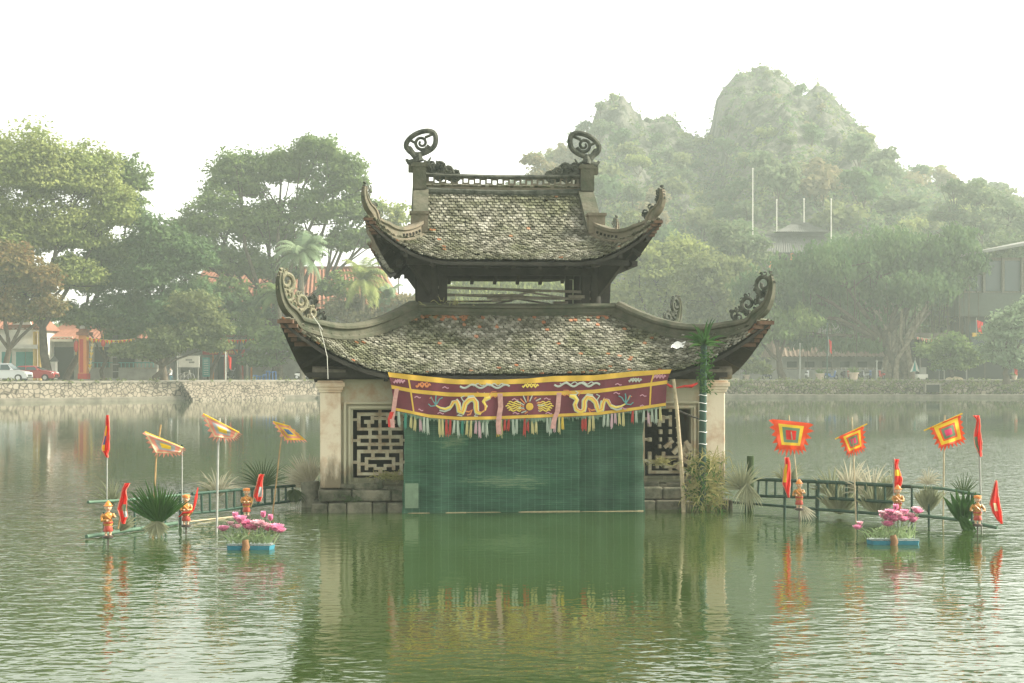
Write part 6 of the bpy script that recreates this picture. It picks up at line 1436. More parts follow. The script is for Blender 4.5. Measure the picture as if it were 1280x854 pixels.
# white gabled shrine house, far left
Y = 143; t = thing('shrine_house', 'white gabled shrine house with ochre columns behind the parked cars', 'building', (gz(20, Y), Y, BANKZ))
part(t, 'wall', m_white_w, [(-60, 44, 412, 476, Y, 7)]); g = MB(); a = W(12, 420, Y - .3); b = W(46, 420, Y - .3); g.prism([(a.x, a.z), (b.x, b.z), ((b.x * .7 + a.x * .3), a.z + 1.9), (a.x * .8 + b.x * .2, a.z + 1.5)], (0, Y - .4, 0), (1, 0, 0), (0, 0, 1), .3); g.build('gable_panel', m_white_w, t, world=True)
part(t, 'roof_band', m_redtile, [(10, 48, 406, 410, Y - .8, 2.0)]); part(t, 'awning_board', m_white_w, [(6, 46, 431, 436, Y - 1.5, 1.4)])
for (x0, x1, y0, y1) in ((20, 31, 440, 468), (32, 43, 440, 468), (2, 14, 440, 468)): 
    w_ = part(t, 'window', m_tealp, [(x0, x1, y0, y1, Y - .12, .1)]); part(w_, 'pane', m_dkglass, [(x0 + 1, x1 - 1, y0 + 1.5, y1 - 1, Y - .16, .03)])
g = MB(); ribbed(g, -60, 46, 412, 388, Y - .6, 4, 1.0); g.build('roof', m_redtile, t, world=True)
for px in (44, 50): g = MB(); a = W(px, 474, Y - 1.2); g.tube([(a.x, a.y, BANKZ), (a.x, a.y, W(0, 415, Y).z)], .22, 12); g.build('column', m_yellow, t, world=True, smooth=True)
# temple hall behind the trees with orange eaves
Y = 149; t = thing('temple_hall', 'low temple hall with red tiled eaves behind the orange gate pillar', 'building', (gz(75, Y), Y, BANKZ))
part(t, 'wall', m_conc, [(52, 196, 424, 476, Y, 8)]); g = MB(); ribbed(g, 48, 200, 424, 404, Y - 1.4, 4.5, 1.2); g.build('roof', m_redtile, t, world=True)
for (x0, x1) in ((62, 92), (118, 136), (148, 168)):
    w_ = part(t, 'door', m_dkint, [(x0, x1, 434, 474, Y - .1, .08)]); part(w_, 'door_frame', m_tealp, [(x0 - 1.5, x0, 432, 474, Y - .2, .15), (x1, x1 + 1.5, 432, 474, Y - .2, .15), (x0 - 1.5, x1 + 1.5, 430, 432, Y - .2, .15)])
part(t, 'fascia', m_white_w, [(60, 90, 421, 427, Y - 1.3, .3)])
# gate pillars
for k, (px, w_, lab) in enumerate(((103, 5.0, 'sunlit orange gate pillar with tiled cap and red base'), (143, 2.2, 'thin dark gate post wound with pale bands'))):
    Y = 138; t = thing('gate_pillar', lab, 'pillar', (gz(px, Y), Y, BANKZ)); m_ = m_orange if k == 0 else m_wood
    part(t, 'shaft', m_, [(px - w_, px + w_, 419, 473, Y, .8)]); 
    if k == 0:
        part(t, 'inset_panel', m_redp, [(px - w_ + 1.3, px + 1, 424, 466, Y - .03, .02)]); part(t, 'plinth', m_redp, [(px - w_ - 1, px + w_ + 1, 467, 474, Y - .1, 1.0)]); part(t, 'cap', m_redtile, [(px - w_ - 3, px + w_ + 3, 415, 419, Y - .3, 1.4), (px - w_, px + w_, 411, 415, Y - .1, 1.0)])
        g = MB(); g.ball(W(px, 410, Y + .4), .28, 10); g.build('finial', m_white_w, t, world=True, smooth=True)
    else:
        for py in range(428, 470, 9): part(t, 'pale_band', m_conc, [(px - w_ - .2, px + w_ + .2, py, py + 1, Y - .03, .86)])
for (px, py, lab, c) in ((95, 433, 'long red lantern hanging beside the orange gate pillar', 'red'), (129, 429, 'round red lantern hanging on the bunting string', 'red')):
    Y = 138; t = thing('red_lantern', lab, 'lantern', W(px, py, Y)); g = MB(); c0 = W(px, py, Y); L = .55 if px < 100 else .35; g.lathe(c0, [(.08, -L), (.20, -L * .6), (.22, 0), (.20, L * .6), (.08, L)], 12); g.build('lantern_body', m_redp, t, world=True, smooth=True); g = MB(); g.tube([c0 + Vector((0, 0, L)), c0 + Vector((0, 0, L + .5))], .02, 5); g.tube([c0 - Vector((0, 0, L)), c0 - Vector((0, 0, L + .3))], .04, 5); g.build('hanging_cord', m_gold, t, world=True)
def bunting(label, p0, p1, Y, sag, n, cols, size=.30):
    t = thing('bunting', label, 'bunting', W(*p0, Y)); a = W(*p0, Y); b = W(*p1, Y); P = lambda u: a.lerp(b, u) - Vector((0, 0, sag * 4 * u * (1 - u))); g = MB(); g.tube([P(i / 14) for i in range(15)], .018, 5); g.build('string', m_string, t, world=True)
    gs = [MB() for _ in cols]
    for i in range(n):
        p_ = P((i + .5) / n); s = size * rnd.uniform(.8, 1.2); gs[i % len(cols)].prism([(-s / 2, 0), (s / 2, 0), (rnd.uniform(-.05, .05), -s * 1.3)], p_, (1, rnd.uniform(-.4, .4), 0), (0, 0, 1), .015)
    for q, c in zip(gs, cols): q.build('pennants', fcol(c), t, world=True)
bunting('string of yellow bunting running right from the orange gate pillar', (108, 421), (168, 423), 138, .25, 22, ('yellow', 'orange')); bunting('yellow paper string hanging diagonally beside the gate pillar', (116, 424), (112, 461), 138.3, 0, 10, ('yellow', 'cream')); bunting('festive orange bunting across the front of the red banner house', (258, 419), (326, 421), 150, .4, 20, ('orange', 'yellow', 'red')); bunting('striped bunting hung under the shop awning behind the banyan', (1146, 421), (1190, 422), 150.5, .2, 16, ('salmon', 'cream'))
# grey garden wall
Y = 141; t = thing('garden_wall', 'low grey garden wall with teal railing behind the gate', 'wall', (gz(150, Y), Y, BANKZ)); part(t, 'wall_face', m_conc, [(109, 196, 461, 475, Y, .4)]); part(t, 'coping', m_coping, [(108, 197, 459.5, 461, Y - .06, .52)]); part(t, 'railing', m_tealp, [(110, 196, 453, 454, Y + .1, .08)] + [(x, x + .6, 454, 460, Y + .1, .08) for x in range(111, 196, 5)])
Y = 140; t = thing('stone_stele', 'small white stone shrine with peaked cap near the pale tree trunk', 'shrine', (gz(66, Y), Y, BANKZ)); part(t, 'shrine_body', m_white_w, [(62, 69, 452, 474, Y, .7)]); g = MB(); a = W(61, 452, Y - .1); b = W(70, 452, Y - .1); g.add([a, b, b + Vector((0, 1, 0)), a + Vector((0, 1, 0)), (a + b) / 2 + Vector((0, .5, .6))], [(0, 1, 4), (1, 2, 4), (2, 3, 4), (3, 0, 4), (3, 2, 1, 0)]); g.build('shrine_cap', m_greytile, t, world=True)
# two-storey house with the red banner
Y = 158; t = thing('banner_house', 'two-storey house with orange tiled roof, balcony and red entrance banner', 'building', (gz(300, Y), Y, BANKZ))
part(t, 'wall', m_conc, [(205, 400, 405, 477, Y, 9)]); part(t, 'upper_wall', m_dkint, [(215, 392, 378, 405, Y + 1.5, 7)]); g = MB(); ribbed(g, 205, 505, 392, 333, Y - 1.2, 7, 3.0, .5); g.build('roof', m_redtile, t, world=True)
part(t, 'right_wing', m_conc, [(400, 500, 392, 477, Y + 2, 7)]); part(t, 'balcony_slab', m_white_w, [(238, 345, 405, 408, Y - 1.6, 1.8)]); part(t, 'balcony_rail', m_white_w, [(240, 343, 397, 398, Y - 1.5, .12)] + [(x, x + .8, 398, 405, Y - 1.48, .08) for x in np.arange(240, 343, 2.6)])
part(t, 'balcony_panel', m_white_w, [(262, 280, 396.5, 405.5, Y - 1.6, .06), (302, 330, 396.5, 405.5, Y - 1.6, .06)])
for px in (281, 300, 240, 343): part(t, 'upper_column', m_redp if px == 281 else m_conc, [(px - 1, px + 1, 384, 474, Y - 1.4, .35)])
part(t, 'red_eave', m_redtile, [(250, 330, 418, 421, Y - 2.2, 2.2)]); part(t, 'entrance_banner', m_redp, [(253, 306, 437, 443.5, Y - 1.9, .08)]); part(t, 'banner_lettering', m_gold, [(x, x + 2.2, 438.6, 442, Y - 1.93, .03) for x in np.arange(262, 298, 3.4)])
for (x0, x1) in ((272, 285), (286, 299)): d_ = part(t, 'door', m_dkint, [(x0, x1, 446, 476, Y - .1, .06)]); part(d_, 'door_frame', m_redp if x0 < 280 else m_orange, [(x0 - 1, x0, 445, 476, Y - .2, .12), (x1, x1 + 1, 445, 476, Y - .2, .12), (x0 - 1, x1 + 1, 444, 445.5, Y - .2, .12)])
for px, m_ in ((266, m_orange), (303, m_redp), (309, m_white_w), (314, m_orange)): part(t, 'entrance_column', m_, [(px - 1, px + 1, 441, 475, Y - 1.7, .3)])
Y = 151; t = thing('teal_notice', 'tall teal notice panel standing left of the red banner entrance', 'sign', (gz(257, Y), Y, BANKZ)); part(t, 'panel', m_tealp, [(253, 262, 447, 471, Y, .1)]); part(t, 'post', m_conc, [(253.5, 254.2, 471, 476, Y, .1), (261, 261.7, 471, 476, Y, .1)]); part(t, 'lines', m_white_w, [(254.5, 260.5, y, y + .5, Y - .02, .015) for y in np.arange(450, 469, 2.2)])
Y = 142; t = thing('notice_board', 'pale notice board on two posts beside the low olive tree', 'sign', (gz(236, Y), Y, BANKZ)); part(t, 'board', m_white_w, [(223, 249, 445, 459, Y, .1)]); part(t, 'board_frame', m_conc, [(222, 250, 444, 445, Y - .04, .16), (222, 250, 459, 460, Y - .04, .16)]); part(t, 'post', m_conc, [(224, 225, 460, 475, Y, .1)]); part(t, 'post', m_conc, [(247, 248, 460, 475, Y, .1)]); part(t, 'map_print', m_conc, [(232, 240, 449, 451, Y - .02, .015), (236, 243, 452, 454, Y - .02, .015)])
for (px, y0, Y, lab, m_) in ((221.5, 428, 143, 'thin grey lamp pole left of the notice board', m_pole), (282, 425, 146, 'white flagpole in front of the red banner entrance', m_white_w), (941, 211, 196, 'tallest white flagpole on the temple slope', m_white_w), (971, 250, 192, 'short white flagpole over the left end of the slope temple', m_white_w), (1005, 249, 190, 'white flagpole behind the ridge of the slope temple', m_white_w), (1039, 249, 192, 'rightmost white flagpole beside the slope temple', m_white_w), (1034, 405, 148, 'dark lamp post on the right bank with a red flag', m_green), (1000, 430, 149, 'thin grey pole right of the double-trunked tree', m_pole), (1096, 452, 149, 'short grey bollard lamp at the left of the banyan trunk', m_pole)):
    b = W(px, 474, Y); t = thing('flag_pole' if 'flagpole' in lab else 'lamp_pole', lab, 'pole', (b.x, Y, BANKZ)); top = W(px, y0, Y); g = MB(); g.tube([(b.x, Y, BANKZ - .2), (b.x, Y, top.z)], [.10, .06] if Y > 170 else [.09, .06], 8); g.build('shaft', m_, t, world=True, smooth=True)
    g = MB(); g.ball((b.x, Y, top.z), .12, 8); g.build('pole_tip', m_, t, world=True, smooth=True)
def small_flag(px, py, Y, lab, pw=5, ph=14):
    t = thing('red_flag', lab, 'flag', W(px, py + ph, Y)); g = MB(); a = W(px, py, Y - .1)
    g.grid(lambda u, v: W(px + pw * u * (1 - .3 * v) + 1.5 * v, py + ph * v + 3 * u, Y - .2 + .12 * math.sin(u * 6 + v * 4)), 10, 10); g.build('flag_cloth', fcol('red'), t, world=True, smooth=True); g = MB(); g.tube([W(px - .5, py - 3, Y - .15), W(px - .5, py + ph + 5, Y - .15)], .03, 6); g.build('staff', m_pole, t, world=True)
small_flag(285, 444, 146, 'red vertical flag on the white flagpole', 4, 16); small_flag(1036, 424, 148, 'red flag hanging from the dark lamp post', 3.5, 16); small_flag(1221, 400, 147, 'red flag above the yellow awning', 8, 14); small_flag(1267, 458, 143, 'little red flag in the silvery bush tree', 5, 9)
# shop behind the banyan and its wall
Y = 163; t = thing('tiled_shop', 'long low shop with faded brown tiled roof behind the banyan', 'building', (gz(1060, Y), Y, BANKZ)); part(t, 'wall', m_conc, [(975, 1105, 446, 477, Y, 6)]); g = MB(); ribbed(g, 968, 1110, 446, 420, Y - 1, 4.5, .4, .5); g.build('roof', mat('faded_brown_tiles', (.20, .145, .10), .9, noise=.35, nscale=2), t, world=True)
for x0 in range(984, 1100, 22): w_ = part(t, 'window', m_dkint, [(x0, x0 + 12, 452, 462, Y - .1, .08)]); part(w_, 'sill', m_coping, [(x0 - 1, x0 + 13, 462, 463, Y - .2, .15)])
Y = 154; t = thing('promenade_wall', 'grey low wall with coping behind the motorbikes', 'wall', (gz(1000, Y), Y, BANKZ)); part(t, 'wall_face', m_conc, [(925, 1095, 462, 476, Y, .4)]); part(t, 'coping', m_coping, [(924, 1096, 459.5, 461.5, Y - .1, .6)])
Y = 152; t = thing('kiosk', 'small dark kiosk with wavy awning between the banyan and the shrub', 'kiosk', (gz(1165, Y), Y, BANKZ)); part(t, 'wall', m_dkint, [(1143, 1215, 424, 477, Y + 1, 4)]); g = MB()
for i in range(14): a = W(1143 + i * 3.6, 420, Y - .6); b = W(1143 + (i + 1) * 3.6, 420, Y - .6); g.add([a, b, b + Vector((0, -.8, -.35 - .1 * (i % 2))), a + Vector((0, -.8, -.35 - .1 * ((i + 1) % 2))), a + Vector((0, 1.8, .4)), b + Vector((0, 1.8, .4))], [(0, 1, 2, 3), (1, 0, 4, 5)])
g.build('awning', m_ridge_pale, t, world=True)
for px in (1150, 1180, 1208): part(t, 'post', m_conc, [(px, px + 1.2, 424, 476, Y, .15)])
# riverside house at the right
Y = 153; t = thing('riverside_house', 'two-storey riverside house with curtained upper windows at the right edge', 'building', (gz(1250, Y), Y, BANKZ))
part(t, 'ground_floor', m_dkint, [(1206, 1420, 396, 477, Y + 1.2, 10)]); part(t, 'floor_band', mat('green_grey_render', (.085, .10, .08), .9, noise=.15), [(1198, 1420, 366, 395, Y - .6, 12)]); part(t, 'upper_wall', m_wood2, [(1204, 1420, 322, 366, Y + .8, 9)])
g = MB(); a = W(1196, 322, Y - 2); b = W(1420, 282, Y - 2); g.add([a, b, b + Vector((0, 0, .28)), a + Vector((0, 0, .28)), b + Vector((0, 8, .9)), a + Vector((1, 8, .6)), b + Vector((0, 15, .3)), a + Vector((0, 15, .3))], [(0, 1, 2, 3), (3, 2, 4, 5), (5, 4, 6, 7), (7, 6, 1, 0), (0, 3, 5, 7), (2, 1, 6, 4)]); g.build('roof', mat('light_sheet_roof', (.25, .25, .22), .7, noise=.2), t, world=True)
for i, px in enumerate(range(1208, 1400, 24)):
    w_ = part(t, 'window', m_dkglass, [(px, px + 19, 326, 364, Y + .7, .06)]); part(w_, 'curtain', m_pil if i % 2 else m_ridge_pale, [(px + 1, px + 9, 328, 363, Y + .62, .05), (px + 14, px + 18, 328, 363, Y + .62, .05)]); part(t, 'column', m_wood2, [(px - 3, px - .5, 322, 366, Y + .2, .4)])
for px in (1210, 1240, 1272): w_ = part(t, 'lower_window', m_dkglass, [(px, px + 22, 402, 440, Y + 1.1, .06)]); part(w_, 'frame', m_tealp, [(px, px + 22, 401, 402, Y + 1, .1), (px + 10.5, px + 11.5, 402, 440, Y + 1, .1), (px - .8, px, 401, 440, Y + 1, .1)])
part(t, 'yellow_fascia', m_gold, [(1216, 1249, 416, 421, Y - 1.4, .3)])
# gate temple on the slope
Y = 186; t = thing('slope_temple', 'grey tiled temple gate on the hill slope among four flagpoles', 'temple', (gz(995, Y), Y, BANKZ)); a = W(960, 345, Y); part(t, 'terrace', m_conc, [(944, 1050, 345, 476, Y + .5, 7)]); part(t, 'wall', m_ridge_pale, [(966, 1040, 314, 346, Y, 5)])
g = MB(); ribbed(g, 944, 1056, 316, 292, Y - 1.4, 3.6, 2.0, .32); g.build('lower_roof', m_greytile, t, world=True); g = MB(); ribbed(g, 970, 1038, 290, 279, Y + .6, 2.0, 2.4, .3); g.build('upper_roof', m_greytile, t, world=True)
for px in (963, 990, 1015, 1042): part(t, 'pillar', m_orange, [(px - 1.4, px + 1.4, 314, 346, Y - .8, .4)])
part(t, 'doorway', m_dkint, [(972, 984, 320, 345, Y - .06, .05), (996, 1010, 320, 345, Y - .06, .05), (1020, 1034, 320, 345, Y - .06, .05)])
for sx, px in ((-1, 955), (1, 1052)): g = MB(); a = W(px, 314, Y - 1.4); g.tube([a, a + Vector((sx * .4, 0, .25)), a + Vector((sx * .6, 0, .7))], [.14, .12, .04], 7); g.build('eave_tip', m_greytile, t, world=True)
Y = 185; t = thing('white_statue', 'slim white statue on the slope left of the temple gate', 'statue', W(945, 344, Y)); g = MB(); c = W(945, 340, Y); g.lathe((c.x, c.y, BANKZ), [(.5, 0), (.5, c.z - BANKZ - .2)], 8); g.build('plinth', m_conc, t, world=True); g = MB(); g.lathe(c, [(.32, 0), (.36, .4), (.26, 1.2), (.30, 1.7), (.12, 2.0), (.20, 2.2), (.17, 2.5), (.04, 2.6)], 12); g.build('figure', m_white_w, t, world=True, smooth=True)

# ---- cars
m_silver = mat('silver_car_paint', (.50, .52, .52), .3, .5, .5); m_redcar = mat('maroon_car_paint', (.30, .03, .03), .3, .5, .2); m_tyre = mat('tyre_rubber', (.02, .02, .02), .8); m_rim = mat('alloy_rim', (.5, .5, .5), .35, .5, .8); m_lampw = mat('headlamp_lens', (.75, .76, .72), .2, .6); m_lampr = mat('tail_lamp_lens', (.45, .02, .02), .3)
def car(label, px_nose, Y, L, H, paint, suv):
    x1 = (px_nose - CX) / FPX * Y; t = thing('parked_car', label, 'car', (x1 - L / 2, Y, BANKZ + .02), 0, 'cars parked along the kerb'); hw = .88; h = L / 2
    low = [(-h, .35), (-h, .85), (-h * .93, 1.0), (-h * .45, 1.02), (h * .38, 1.0), (h * .82, .88), (h * .97, .70), (h, .40), (h * .95, .25), (-h * .95, .25)]
    g = MB(); n = len(low); ys = [(-hw, .93), (-hw * 1.02, 1.0), (hw * 1.02, 1.0), (hw, .93)]; vs = []
    for y, s in ((-hw * .92, .97), (-hw, 1.0), (hw, 1.0), (hw * .92, .97)): vs += [(x * s, y, .25 + (z - .25) * s) for x, z in low]
    fs = [tuple(range(n)), tuple(range(4 * n - 1, 3 * n - 1, -1))]
    for r in range(3):
        for i in range(n): a = r * n + i; b = r * n + (i + 1) % n; fs.append((a, a + n, b + n, b))
    g.add(vs, fs); body = g.build('body', paint, t, smooth=True, bevel=.03)
    roofx = [(-h * .90, .98), (-h * .72, H - .06), (-h * .35, H), (h * .08, H - .02), (h * .42, .98)] if suv else [(-h * .80, .98), (-h * .52, H - .04), (-h * .15, H), (h * .10, H - .03), (h * .46, .98)]
    g = MB(); n = len(roofx); vs = [(x, -hw * (.95 if z < 1.1 else .74), z) for x, z in roofx] + [(x, hw * (.95 if z < 1.1 else .74), z) for x, z in roofx]; g.add(vs, [tuple(range(n)), tuple(range(2 * n - 1, n - 1, -1))] + [(i, n + i, n + i + 1, i + 1) for i in range(n - 1)]); g.build('cabin', paint, t, smooth=True, bevel=.02)
    def side(pts, yb, yt, s): return [(x, s * (yb + (yt - yb) * (z - 1.0) / (H - 1.0)) , z) for x, z in pts]
    for s in (-1, 1):
        for (xa, xb) in ((-h * .68, -h * .22), (-h * .18, h * .30)):
            g = MB(); lo = 1.02; hi = H - .12; sl0 = .12 if xa < -h * .5 else 0; sl1 = .32 if xb > 0 else 0
            pts = [(xa, lo), (xb, lo), (xb - sl1, hi), (xa + sl0, hi)]; q = side(pts, hw * .965, hw * .78, s); q2 = [(x, y + s * .012, z) for x, y, z in q]; g.add(q + q2, [(4, 5, 6, 7), (0, 3, 2, 1), (0, 1, 5, 4), (1, 2, 6, 5), (2, 3, 7, 6), (3, 0, 4, 7)]); g.build('side_window', m_dkglass, t)
        for wx in (-h * .62, h * .62):
            g = MB(); c = (wx, s * (hw - .08), .31); g.tube([(c[0], c[1] - .11, c[2]), (c[0], c[1] + .11, c[2])], .32, 18); w_ = g.build('wheel', m_tyre, t); g = MB(); g.tube([(c[0], c[1] + s * .10, c[2]), (c[0], c[1] + s * .125, c[2])], .19, 10); g.build('rim', m_rim, w_)
        g = MB(); g.box((h * .90, s * hw * .72, .72), (.22, .34, .14), s * -.4); g.build('headlight', m_lampw, t, bevel=.02); g = MB(); g.box((-h * .985, s * hw * .75, .82), (.08, .28, .16)); g.build('tail_light', m_lampr, t)
        g = MB(); g.box((h * .30, s * (hw + .09), 1.02), (.10, .18, .12)); g.build('wing_mirror', paint, t, bevel=.02)
    g = MB(); a = roofx[-2]; b = roofx[-1]; g.add([(a[0] + .04, -hw * .68, a[1] - .03), (a[0] + .04, hw * .68, a[1] - .03), (b[0] + .02, hw * .84, b[1] + .05), (b[0] + .02, -hw * .84, b[1] + .05)], [(0, 1, 2, 3)]); g.build('windscreen', m_dkglass, t)
    g = MB(); g.box((h * .985, 0, .50), (.06, 1.0, .18)); g.build('grille', m_dkint, t); g = MB(); g.box((h * .99, 0, .34), (.08, 1.5, .08)); g.build('bumper', m_dkint, t)
car('silver compact SUV parked at the far left edge', 37.5, 128.5, 4.1, 1.62, m_silver, True); car('maroon saloon parked half behind the silver car', 71, 133, 4.4, 1.42, m_redcar, False)
# ---- motorbikes, bicycle, people, planters
m_bikes = {'dark': mat('black_scooter_paint', (.03, .03, .035), .3, .5), 'red': mat('red_scooter_paint', (.40, .03, .03), .3, .5), 'white': mat('white_scooter_paint', (.65, .66, .64), .3, .5), 'blue': mat('blue_scooter_paint', (.06, .12, .28), .3, .5)}
def scooter(px, Y, rz, c, label):
    t = thing('motor_scooter', label, 'scooter', (gz(px, Y), Y, BANKZ + .02), rz, 'scooters parked on the right bank' if px > 900 else 'scooters parked on the left bank'); p_ = m_bikes[c]
    for x in (-.60, .62):
        g = MB(); g.tube([(x + .22 * math.cos(a), 0, .27 + .22 * math.sin(a)) for a in np.linspace(0, 6.283, 17)], .05, 6, caps=False); w_ = g.build('wheel', m_tyre, t, smooth=True); g = MB(); g.tube([(x, -.04, .27), (x, .04, .27)], .13, 10); g.build('hub', m_rim, w_)
    g = MB(); g.prism([(-.85, .62), (-.55, .70), (-.15, .62), (-.05, .38), (.30, .34), (.42, .80), (.50, .98), (.58, .92), (.52, .60), (.44, .26), (-.10, .22), (-.40, .38), (-.80, .50)], (0, 0, 0), (1, 0, 0), (0, 0, 1), .22); g.build('body', p_, t, bevel=.03)
    g = MB(); g.prism([(-.80, .66), (-.55, .78), (-.12, .74), (-.10, .66), (-.5, .66)], (0, 0, .01), (1, 0, 0), (0, 0, 1), .26); g.build('seat', m_tyre, t, bevel=.03)
    g = MB(); g.tube([(.44, -.32, 1.02), (.50, 0, .98), (.44, .32, 1.02)], .025, 6); g.tube([(.60, 0, .27), (.50, 0, .95)], .04, 6); g.build('handlebar', m_rim, t); g = MB(); g.ball((.60, 0, .88), (.07, .09, .08), 10); g.build('headlight', m_lampw, t, smooth=True)
    for s in (-1, 1): g = MB(); g.tube([(.46, s * .26, 1.02), (.44, s * .30, 1.16)], .012, 5); g.ball((.44, s * .31, 1.20), (.02, .06, .045), 8); g.build('mirror', m_rim, t)
for px, Y, rz, c, lab in ((288, 150, 1.3, 'dark', 'dark scooter parked before the red banner entrance'), (378, 148, .3, 'white', 'white-fronted scooter under the left eave corner'), (385, 150.5, .8, 'dark', 'dark scooter behind the white-fronted one'), (1009, 149, 1.2, 'white', 'white scooter near the double-trunked tree'), (1039, 149.5, .4, 'blue', 'blue scooter at the foot of the dark lamp post'), (1054, 150, 1.1, 'dark', 'black scooter just right of the dark lamp post'), (1061, 151, 1.4, 'red', 'red scooter left of the big planter by the banyan'), (1076, 150, 1.0, 'dark', 'black scooter right of the big planter by the banyan'), (1082, 151, 1.9, 'white', 'white scooter in the middle of the banyan row'), (1088, 150, 1.3, 'blue', 'blue scooter in the banyan row'), (1102, 150.5, 1.7, 'red', 'red scooter closest to the banyan trunk'), (959, 150, .8, 'dark', 'black scooter left of the double-trunked tree')): scooter(px, Y, rz, c, lab)
Y = 142; t = thing('bicycle', 'bicycle leaning below the pale notice board', 'bicycle', (gz(234, Y), Y - .5, BANKZ), 0); 
for x in (-.5, .5): g = MB(); g.tube([(x + .33 * math.cos(a), 0, .34 + .33 * math.sin(a)) for a in np.linspace(0, 6.283, 25)], .028, 6, caps=False); g.tube([(x - .3, 0, .34), (x + .3, 0, .34)], .006, 4); g.tube([(x, 0, .05), (x, 0, .65)], .006, 4); g.build('wheel', m_rim, t, smooth=True)
g = MB(); [g.tube([a, b], .022, 6) for a, b in (((-.5, 0, .34), (-.12, 0, .34)), ((-.12, 0, .34), (-.2, 0, .85)), ((-.2, 0, .8), (.35, 0, .82)), ((-.12, 0, .34), (.36, 0, .75)), ((.5, 0, .34), (.33, 0, .98)), ((-.5, 0, .34), (-.2, 0, .75)))]; g.build('frame', m_white_w, t); g = MB(); g.box((-.2, 0, .90), (.26, .13, .06)); g.build('saddle', m_tyre, t, bevel=.02); g = MB(); g.tube([(.30, -.26, 1.02), (.33, 0, .98), (.30, .26, 1.02)], .018, 6); g.build('handlebar', m_rim, t)
def skin_body(name, joints, edges, radii, m_, parent):
    me = bpy.data.meshes.new(name); me.from_pydata(joints, edges, []); o = bpy.data.objects.new(name, me); C.objects.link(o)
    o.modifiers.new('skin', 'SKIN'); me_sk = me.skin_vertices[0].data if me.skin_vertices else None
    if me_sk is None:
        bm = bmesh_new(me); me_sk = me.skin_vertices[0].data
    for i, r in enumerate(radii): me_sk[i].radius = r
    me_sk[0].use_root = True; s = o.modifiers.new('sub', 'SUBSURF'); s.levels = 1; s.render_levels = 1
    dg = bpy.context.evaluated_depsgraph_get(); ev = o.evaluated_get(dg); nm = bpy.data.meshes.new_from_object(ev); o.modifiers.clear(); o.data = nm; nm.materials.clear(); [nm.materials.append(x) for x in (m_ if isinstance(m_, list) else [m_])]; nm.polygons.foreach_set('use_smooth', [True] * len(nm.polygons)); o.parent = parent; return o
def bmesh_new(me):
    import bmesh
    bm = bmesh.new(); bm.from_mesh(me); bm.verts.layers.skin.verify(); bm.to_mesh(me); bm.free()
def sitter(px, Y, rz, label, shirt, hair_m):
    t = thing('person', label, 'person', (gz(px, Y), Y, BANKZ + .02), rz, 'people sitting on the bank')
    J = [(0, 0, .50), (0, .02, .72), (0, .0, .95), (0, -.01, 1.06), (0, -.03, 1.16), (-.10, -.02, .48), (-.13, -.40, .52), (-.13, -.42, .10), (-.13, -.55, .04), (.10, -.02, .48), (.13, -.40, .52), (.13, -.42, .10), (.13, -.55, .04), (-.19, 0, .96), (-.24, -.06, .72), (-.15, -.30, .62), (.19, 0, .96), (.24, -.06, .72), (.15, -.30, .62)]
    E = [(0, 1), (1, 2), (2, 3), (3, 4), (0, 5), (5, 6), (6, 7), (7, 8), (0, 9), (9, 10), (10, 11), (11, 12), (2, 13), (13, 14), (14, 15), (2, 16), (16, 17), (17, 18)]; r = [.15, .13, .14, .055, .095, .10, .075, .05, .045, .10, .075, .05, .045, .065, .045, .035, .065, .045, .035]
    b = skin_body('body', J, E, [(q, q) for q in r], [m_skin, shirt, m_bikes['dark']], t)
    mi = []
    for p_ in b.data.polygons: z = p_.center.z; mi.append(1 if (.55 < z < 1.02 and p_.center.y > -.25) else (2 if z < .62 and not (p_.center.y < -.44 and z < .1) else 0))
    b.data.polygons.foreach_set('material_index', mi)
    g = MB(); g.ball((0, -.01, 1.22), (.095, .11, .10), 12); g.build('hair', hair_m, t, smooth=True)
    s = thing('stool', 'low plastic stool under the ' + label.split(' ')[0] + ' sitter' if False else 'low stool under the ' + label.split('person ')[1], 'stool', (gz(px, Y), Y, BANKZ + .02), rz); g = MB(); g.box((0, 0, .38), (.34, .34, .04)); g.build('seat', m_blue, s, bevel=.01)
    for x in (-.13, .13):
        for y in (-.13, .13): g = MB(); g.tube([(x, y, 0), (x * .9, y * .9, .36)], .02, 6); g.build('leg', m_blue, s)
sitter(199, 139.5, .5, 'person in a pale shirt sitting at the left of the bench group', m_white_w, m_ldark); sitter(206, 140, -.1, 'person in dark clothes sitting in the middle of the group', m_bikes['dark'], m_ldark); sitter(213, 139.5, -.6, 'person in a white shirt sitting nearest the notice board', m_bikes['white'], m_ldark)
m_pot = mat('terracotta_planter', (.46, .38, .30), .85, noise=.25, nscale=3)
for k, (px, lab, s) in enumerate(((933, 'rectangular planter nearest the lower roof tip', .8), (1025, 'pale planter left of the dark lamp post', 1.0), (1067, 'largest pale planter among the scooters', 1.15), (1268, 'small white planter under the silvery bush tree', .7))):
    Y = 147.6; t = thing('planter', lab, 'planter', (gz(px, Y), Y, BANKZ + .02), group='pale planters along the right bank'); g = MB(); g.lathe((0, 0, 0), [(.28 * s, 0), (.34 * s, .1), (.42 * s, .50 * s), (.50 * s, .55 * s), (.50 * s, .65 * s), (.40 * s, .65 * s)], 12); g.build('pot', m_pot, t, smooth=True); g = MB()
    for i in range(50): a = rnd.uniform(0, 6.28); blade(g, (0, 0, .6 * s), (math.cos(a), math.sin(a), rnd.uniform(.4, 2)), rnd.uniform(.4, .9) * s, .05, 1.0, 4)
    g.build('foliage', LM['mid'], t)
t = thing('blue_bundle', 'heap of blue plastic stools and sheeting on the bank edge', 'bundle', (gz(331, 147), 147, BANKZ)); m_bluep = mat('blue_plastic', (.05, .16, .42), .5, .5, noise=.2, nscale=4)
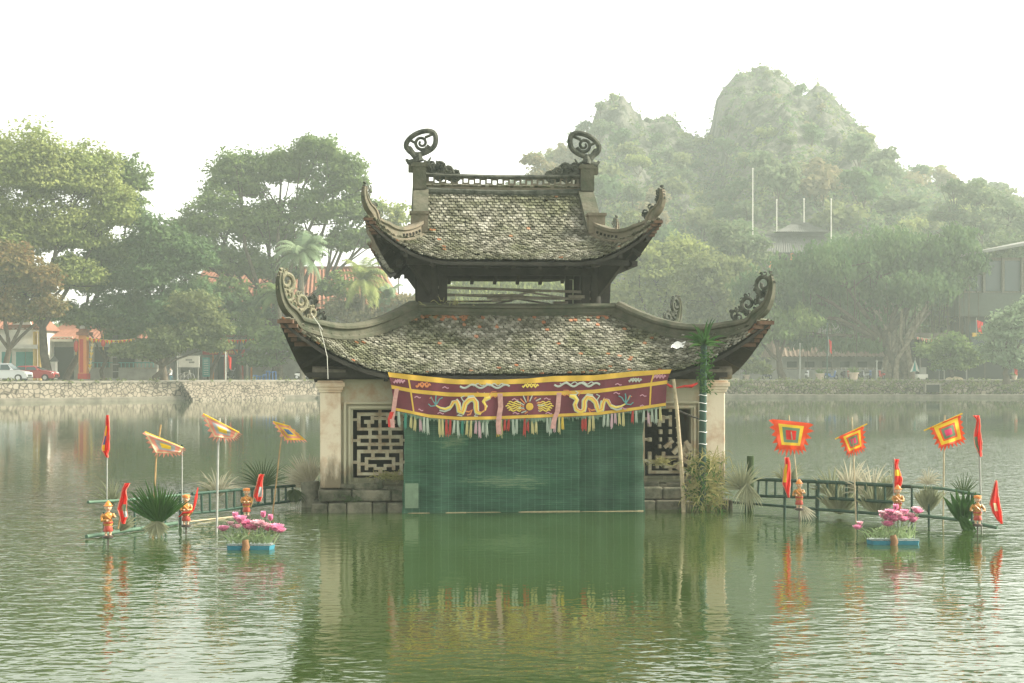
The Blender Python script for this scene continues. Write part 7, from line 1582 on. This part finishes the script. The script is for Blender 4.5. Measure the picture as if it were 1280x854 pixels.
for i in range(7):
    g = MB(); x = -1.0 + i * .33; h0 = rnd.uniform(.35, .6) + (.4 if i > 3 else 0); g.box((x, rnd.uniform(-.2, .2), h0), (.42, .40, .07), rnd.uniform(-.5, .5)); 
    for a in (-.15, .15):
        for b in (-.15, .15): g.tube([(x + a * 1.2, b * 1.2, .02), (x + a, b, h0)], .03, 5)
    g.build('stacked_stool', m_bluep, t)
# folded parasols and small stalls
for px, lab, s in ((1174, 'folded white and teal parasol on the right bank', 1.0), (1144, 'narrow folded parasol beside the banyan trunk', .85)):
    Y = 148; t = thing('parasol', lab, 'parasol', (gz(px, Y), Y, BANKZ)); g = MB(); g.tube([(0, 0, 0), (0, 0, 2.75 * s)], .03, 6); g.build('pole', m_pole, t)
    g = MB(); 
    for i in range(8):
        a = 2 * math.pi * i / 8; a2 = 2 * math.pi * (i + 1) / 8; r = .62 * s; g.add([(0, 0, 2.5 * s), (r * math.cos(a), r * .6 * math.sin(a), .95 * s), (r * .5 * math.cos((a + a2) / 2), r * .3 * math.sin((a + a2) / 2), 1.15 * s), (r * math.cos(a2), r * .6 * math.sin(a2), .95 * s)], [(0, 1, 2), (0, 2, 3)], i % 2)
    g.build('canopy', [m_white_w, m_tealp], t)
Y = 147.2; t = thing('vendor_cart', 'small white vendor cart beside the banyan trunk', 'cart', (gz(1153, Y), Y, BANKZ)); part(t, 'cart_body', m_white_w, [(1147, 1160, 468, 474, Y, .7)]); part(t, 'display_case', m_conc, [(1151, 1158, 459, 468, Y + .1, .5)])
for x in (-.4, .45): g = MB(); g.tube([(x, -.05, .12), (x, .05, .12)], .12, 12); g.build('wheel', m_tyre, t)
t = thing('dark_doorway_hut', 'dark boat shed opening in the right bank wall', 'shed', (gz(1165, 145), 145, 0)); part(t, 'shed_opening', m_dkint, [(1158, 1175, 481, 490, 144.8, .5)]); part(t, 'lintel', m_coping, [(1156, 1177, 479.5, 481, 144.6, .7)]); part(t, 'jamb', m_coping, [(1156.5, 1158, 481, 491, 144.6, .7)]); part(t, 'jamb', m_coping, [(1175, 1176.5, 481, 491, 144.6, .7)])
for (px, py, r, lab) in ((1193, 473, 7, 'flat upturned boat hull lying on the right bank'), ):
    Y = 147; t = thing('upturned_boat', lab, 'boat', (gz(px, Y), Y, BANKZ)); g = MB(); g.grid(lambda u, v: ((u - .5) * 1.9, (v - .5) * .8 * (math.sin(u * 3.14) ** .5), .05 + .32 * math.sin(v * 3.14) * math.sin(u * 3.14) ** .5), 16, 10); g.build('hull', m_palebamboo, t, smooth=True)
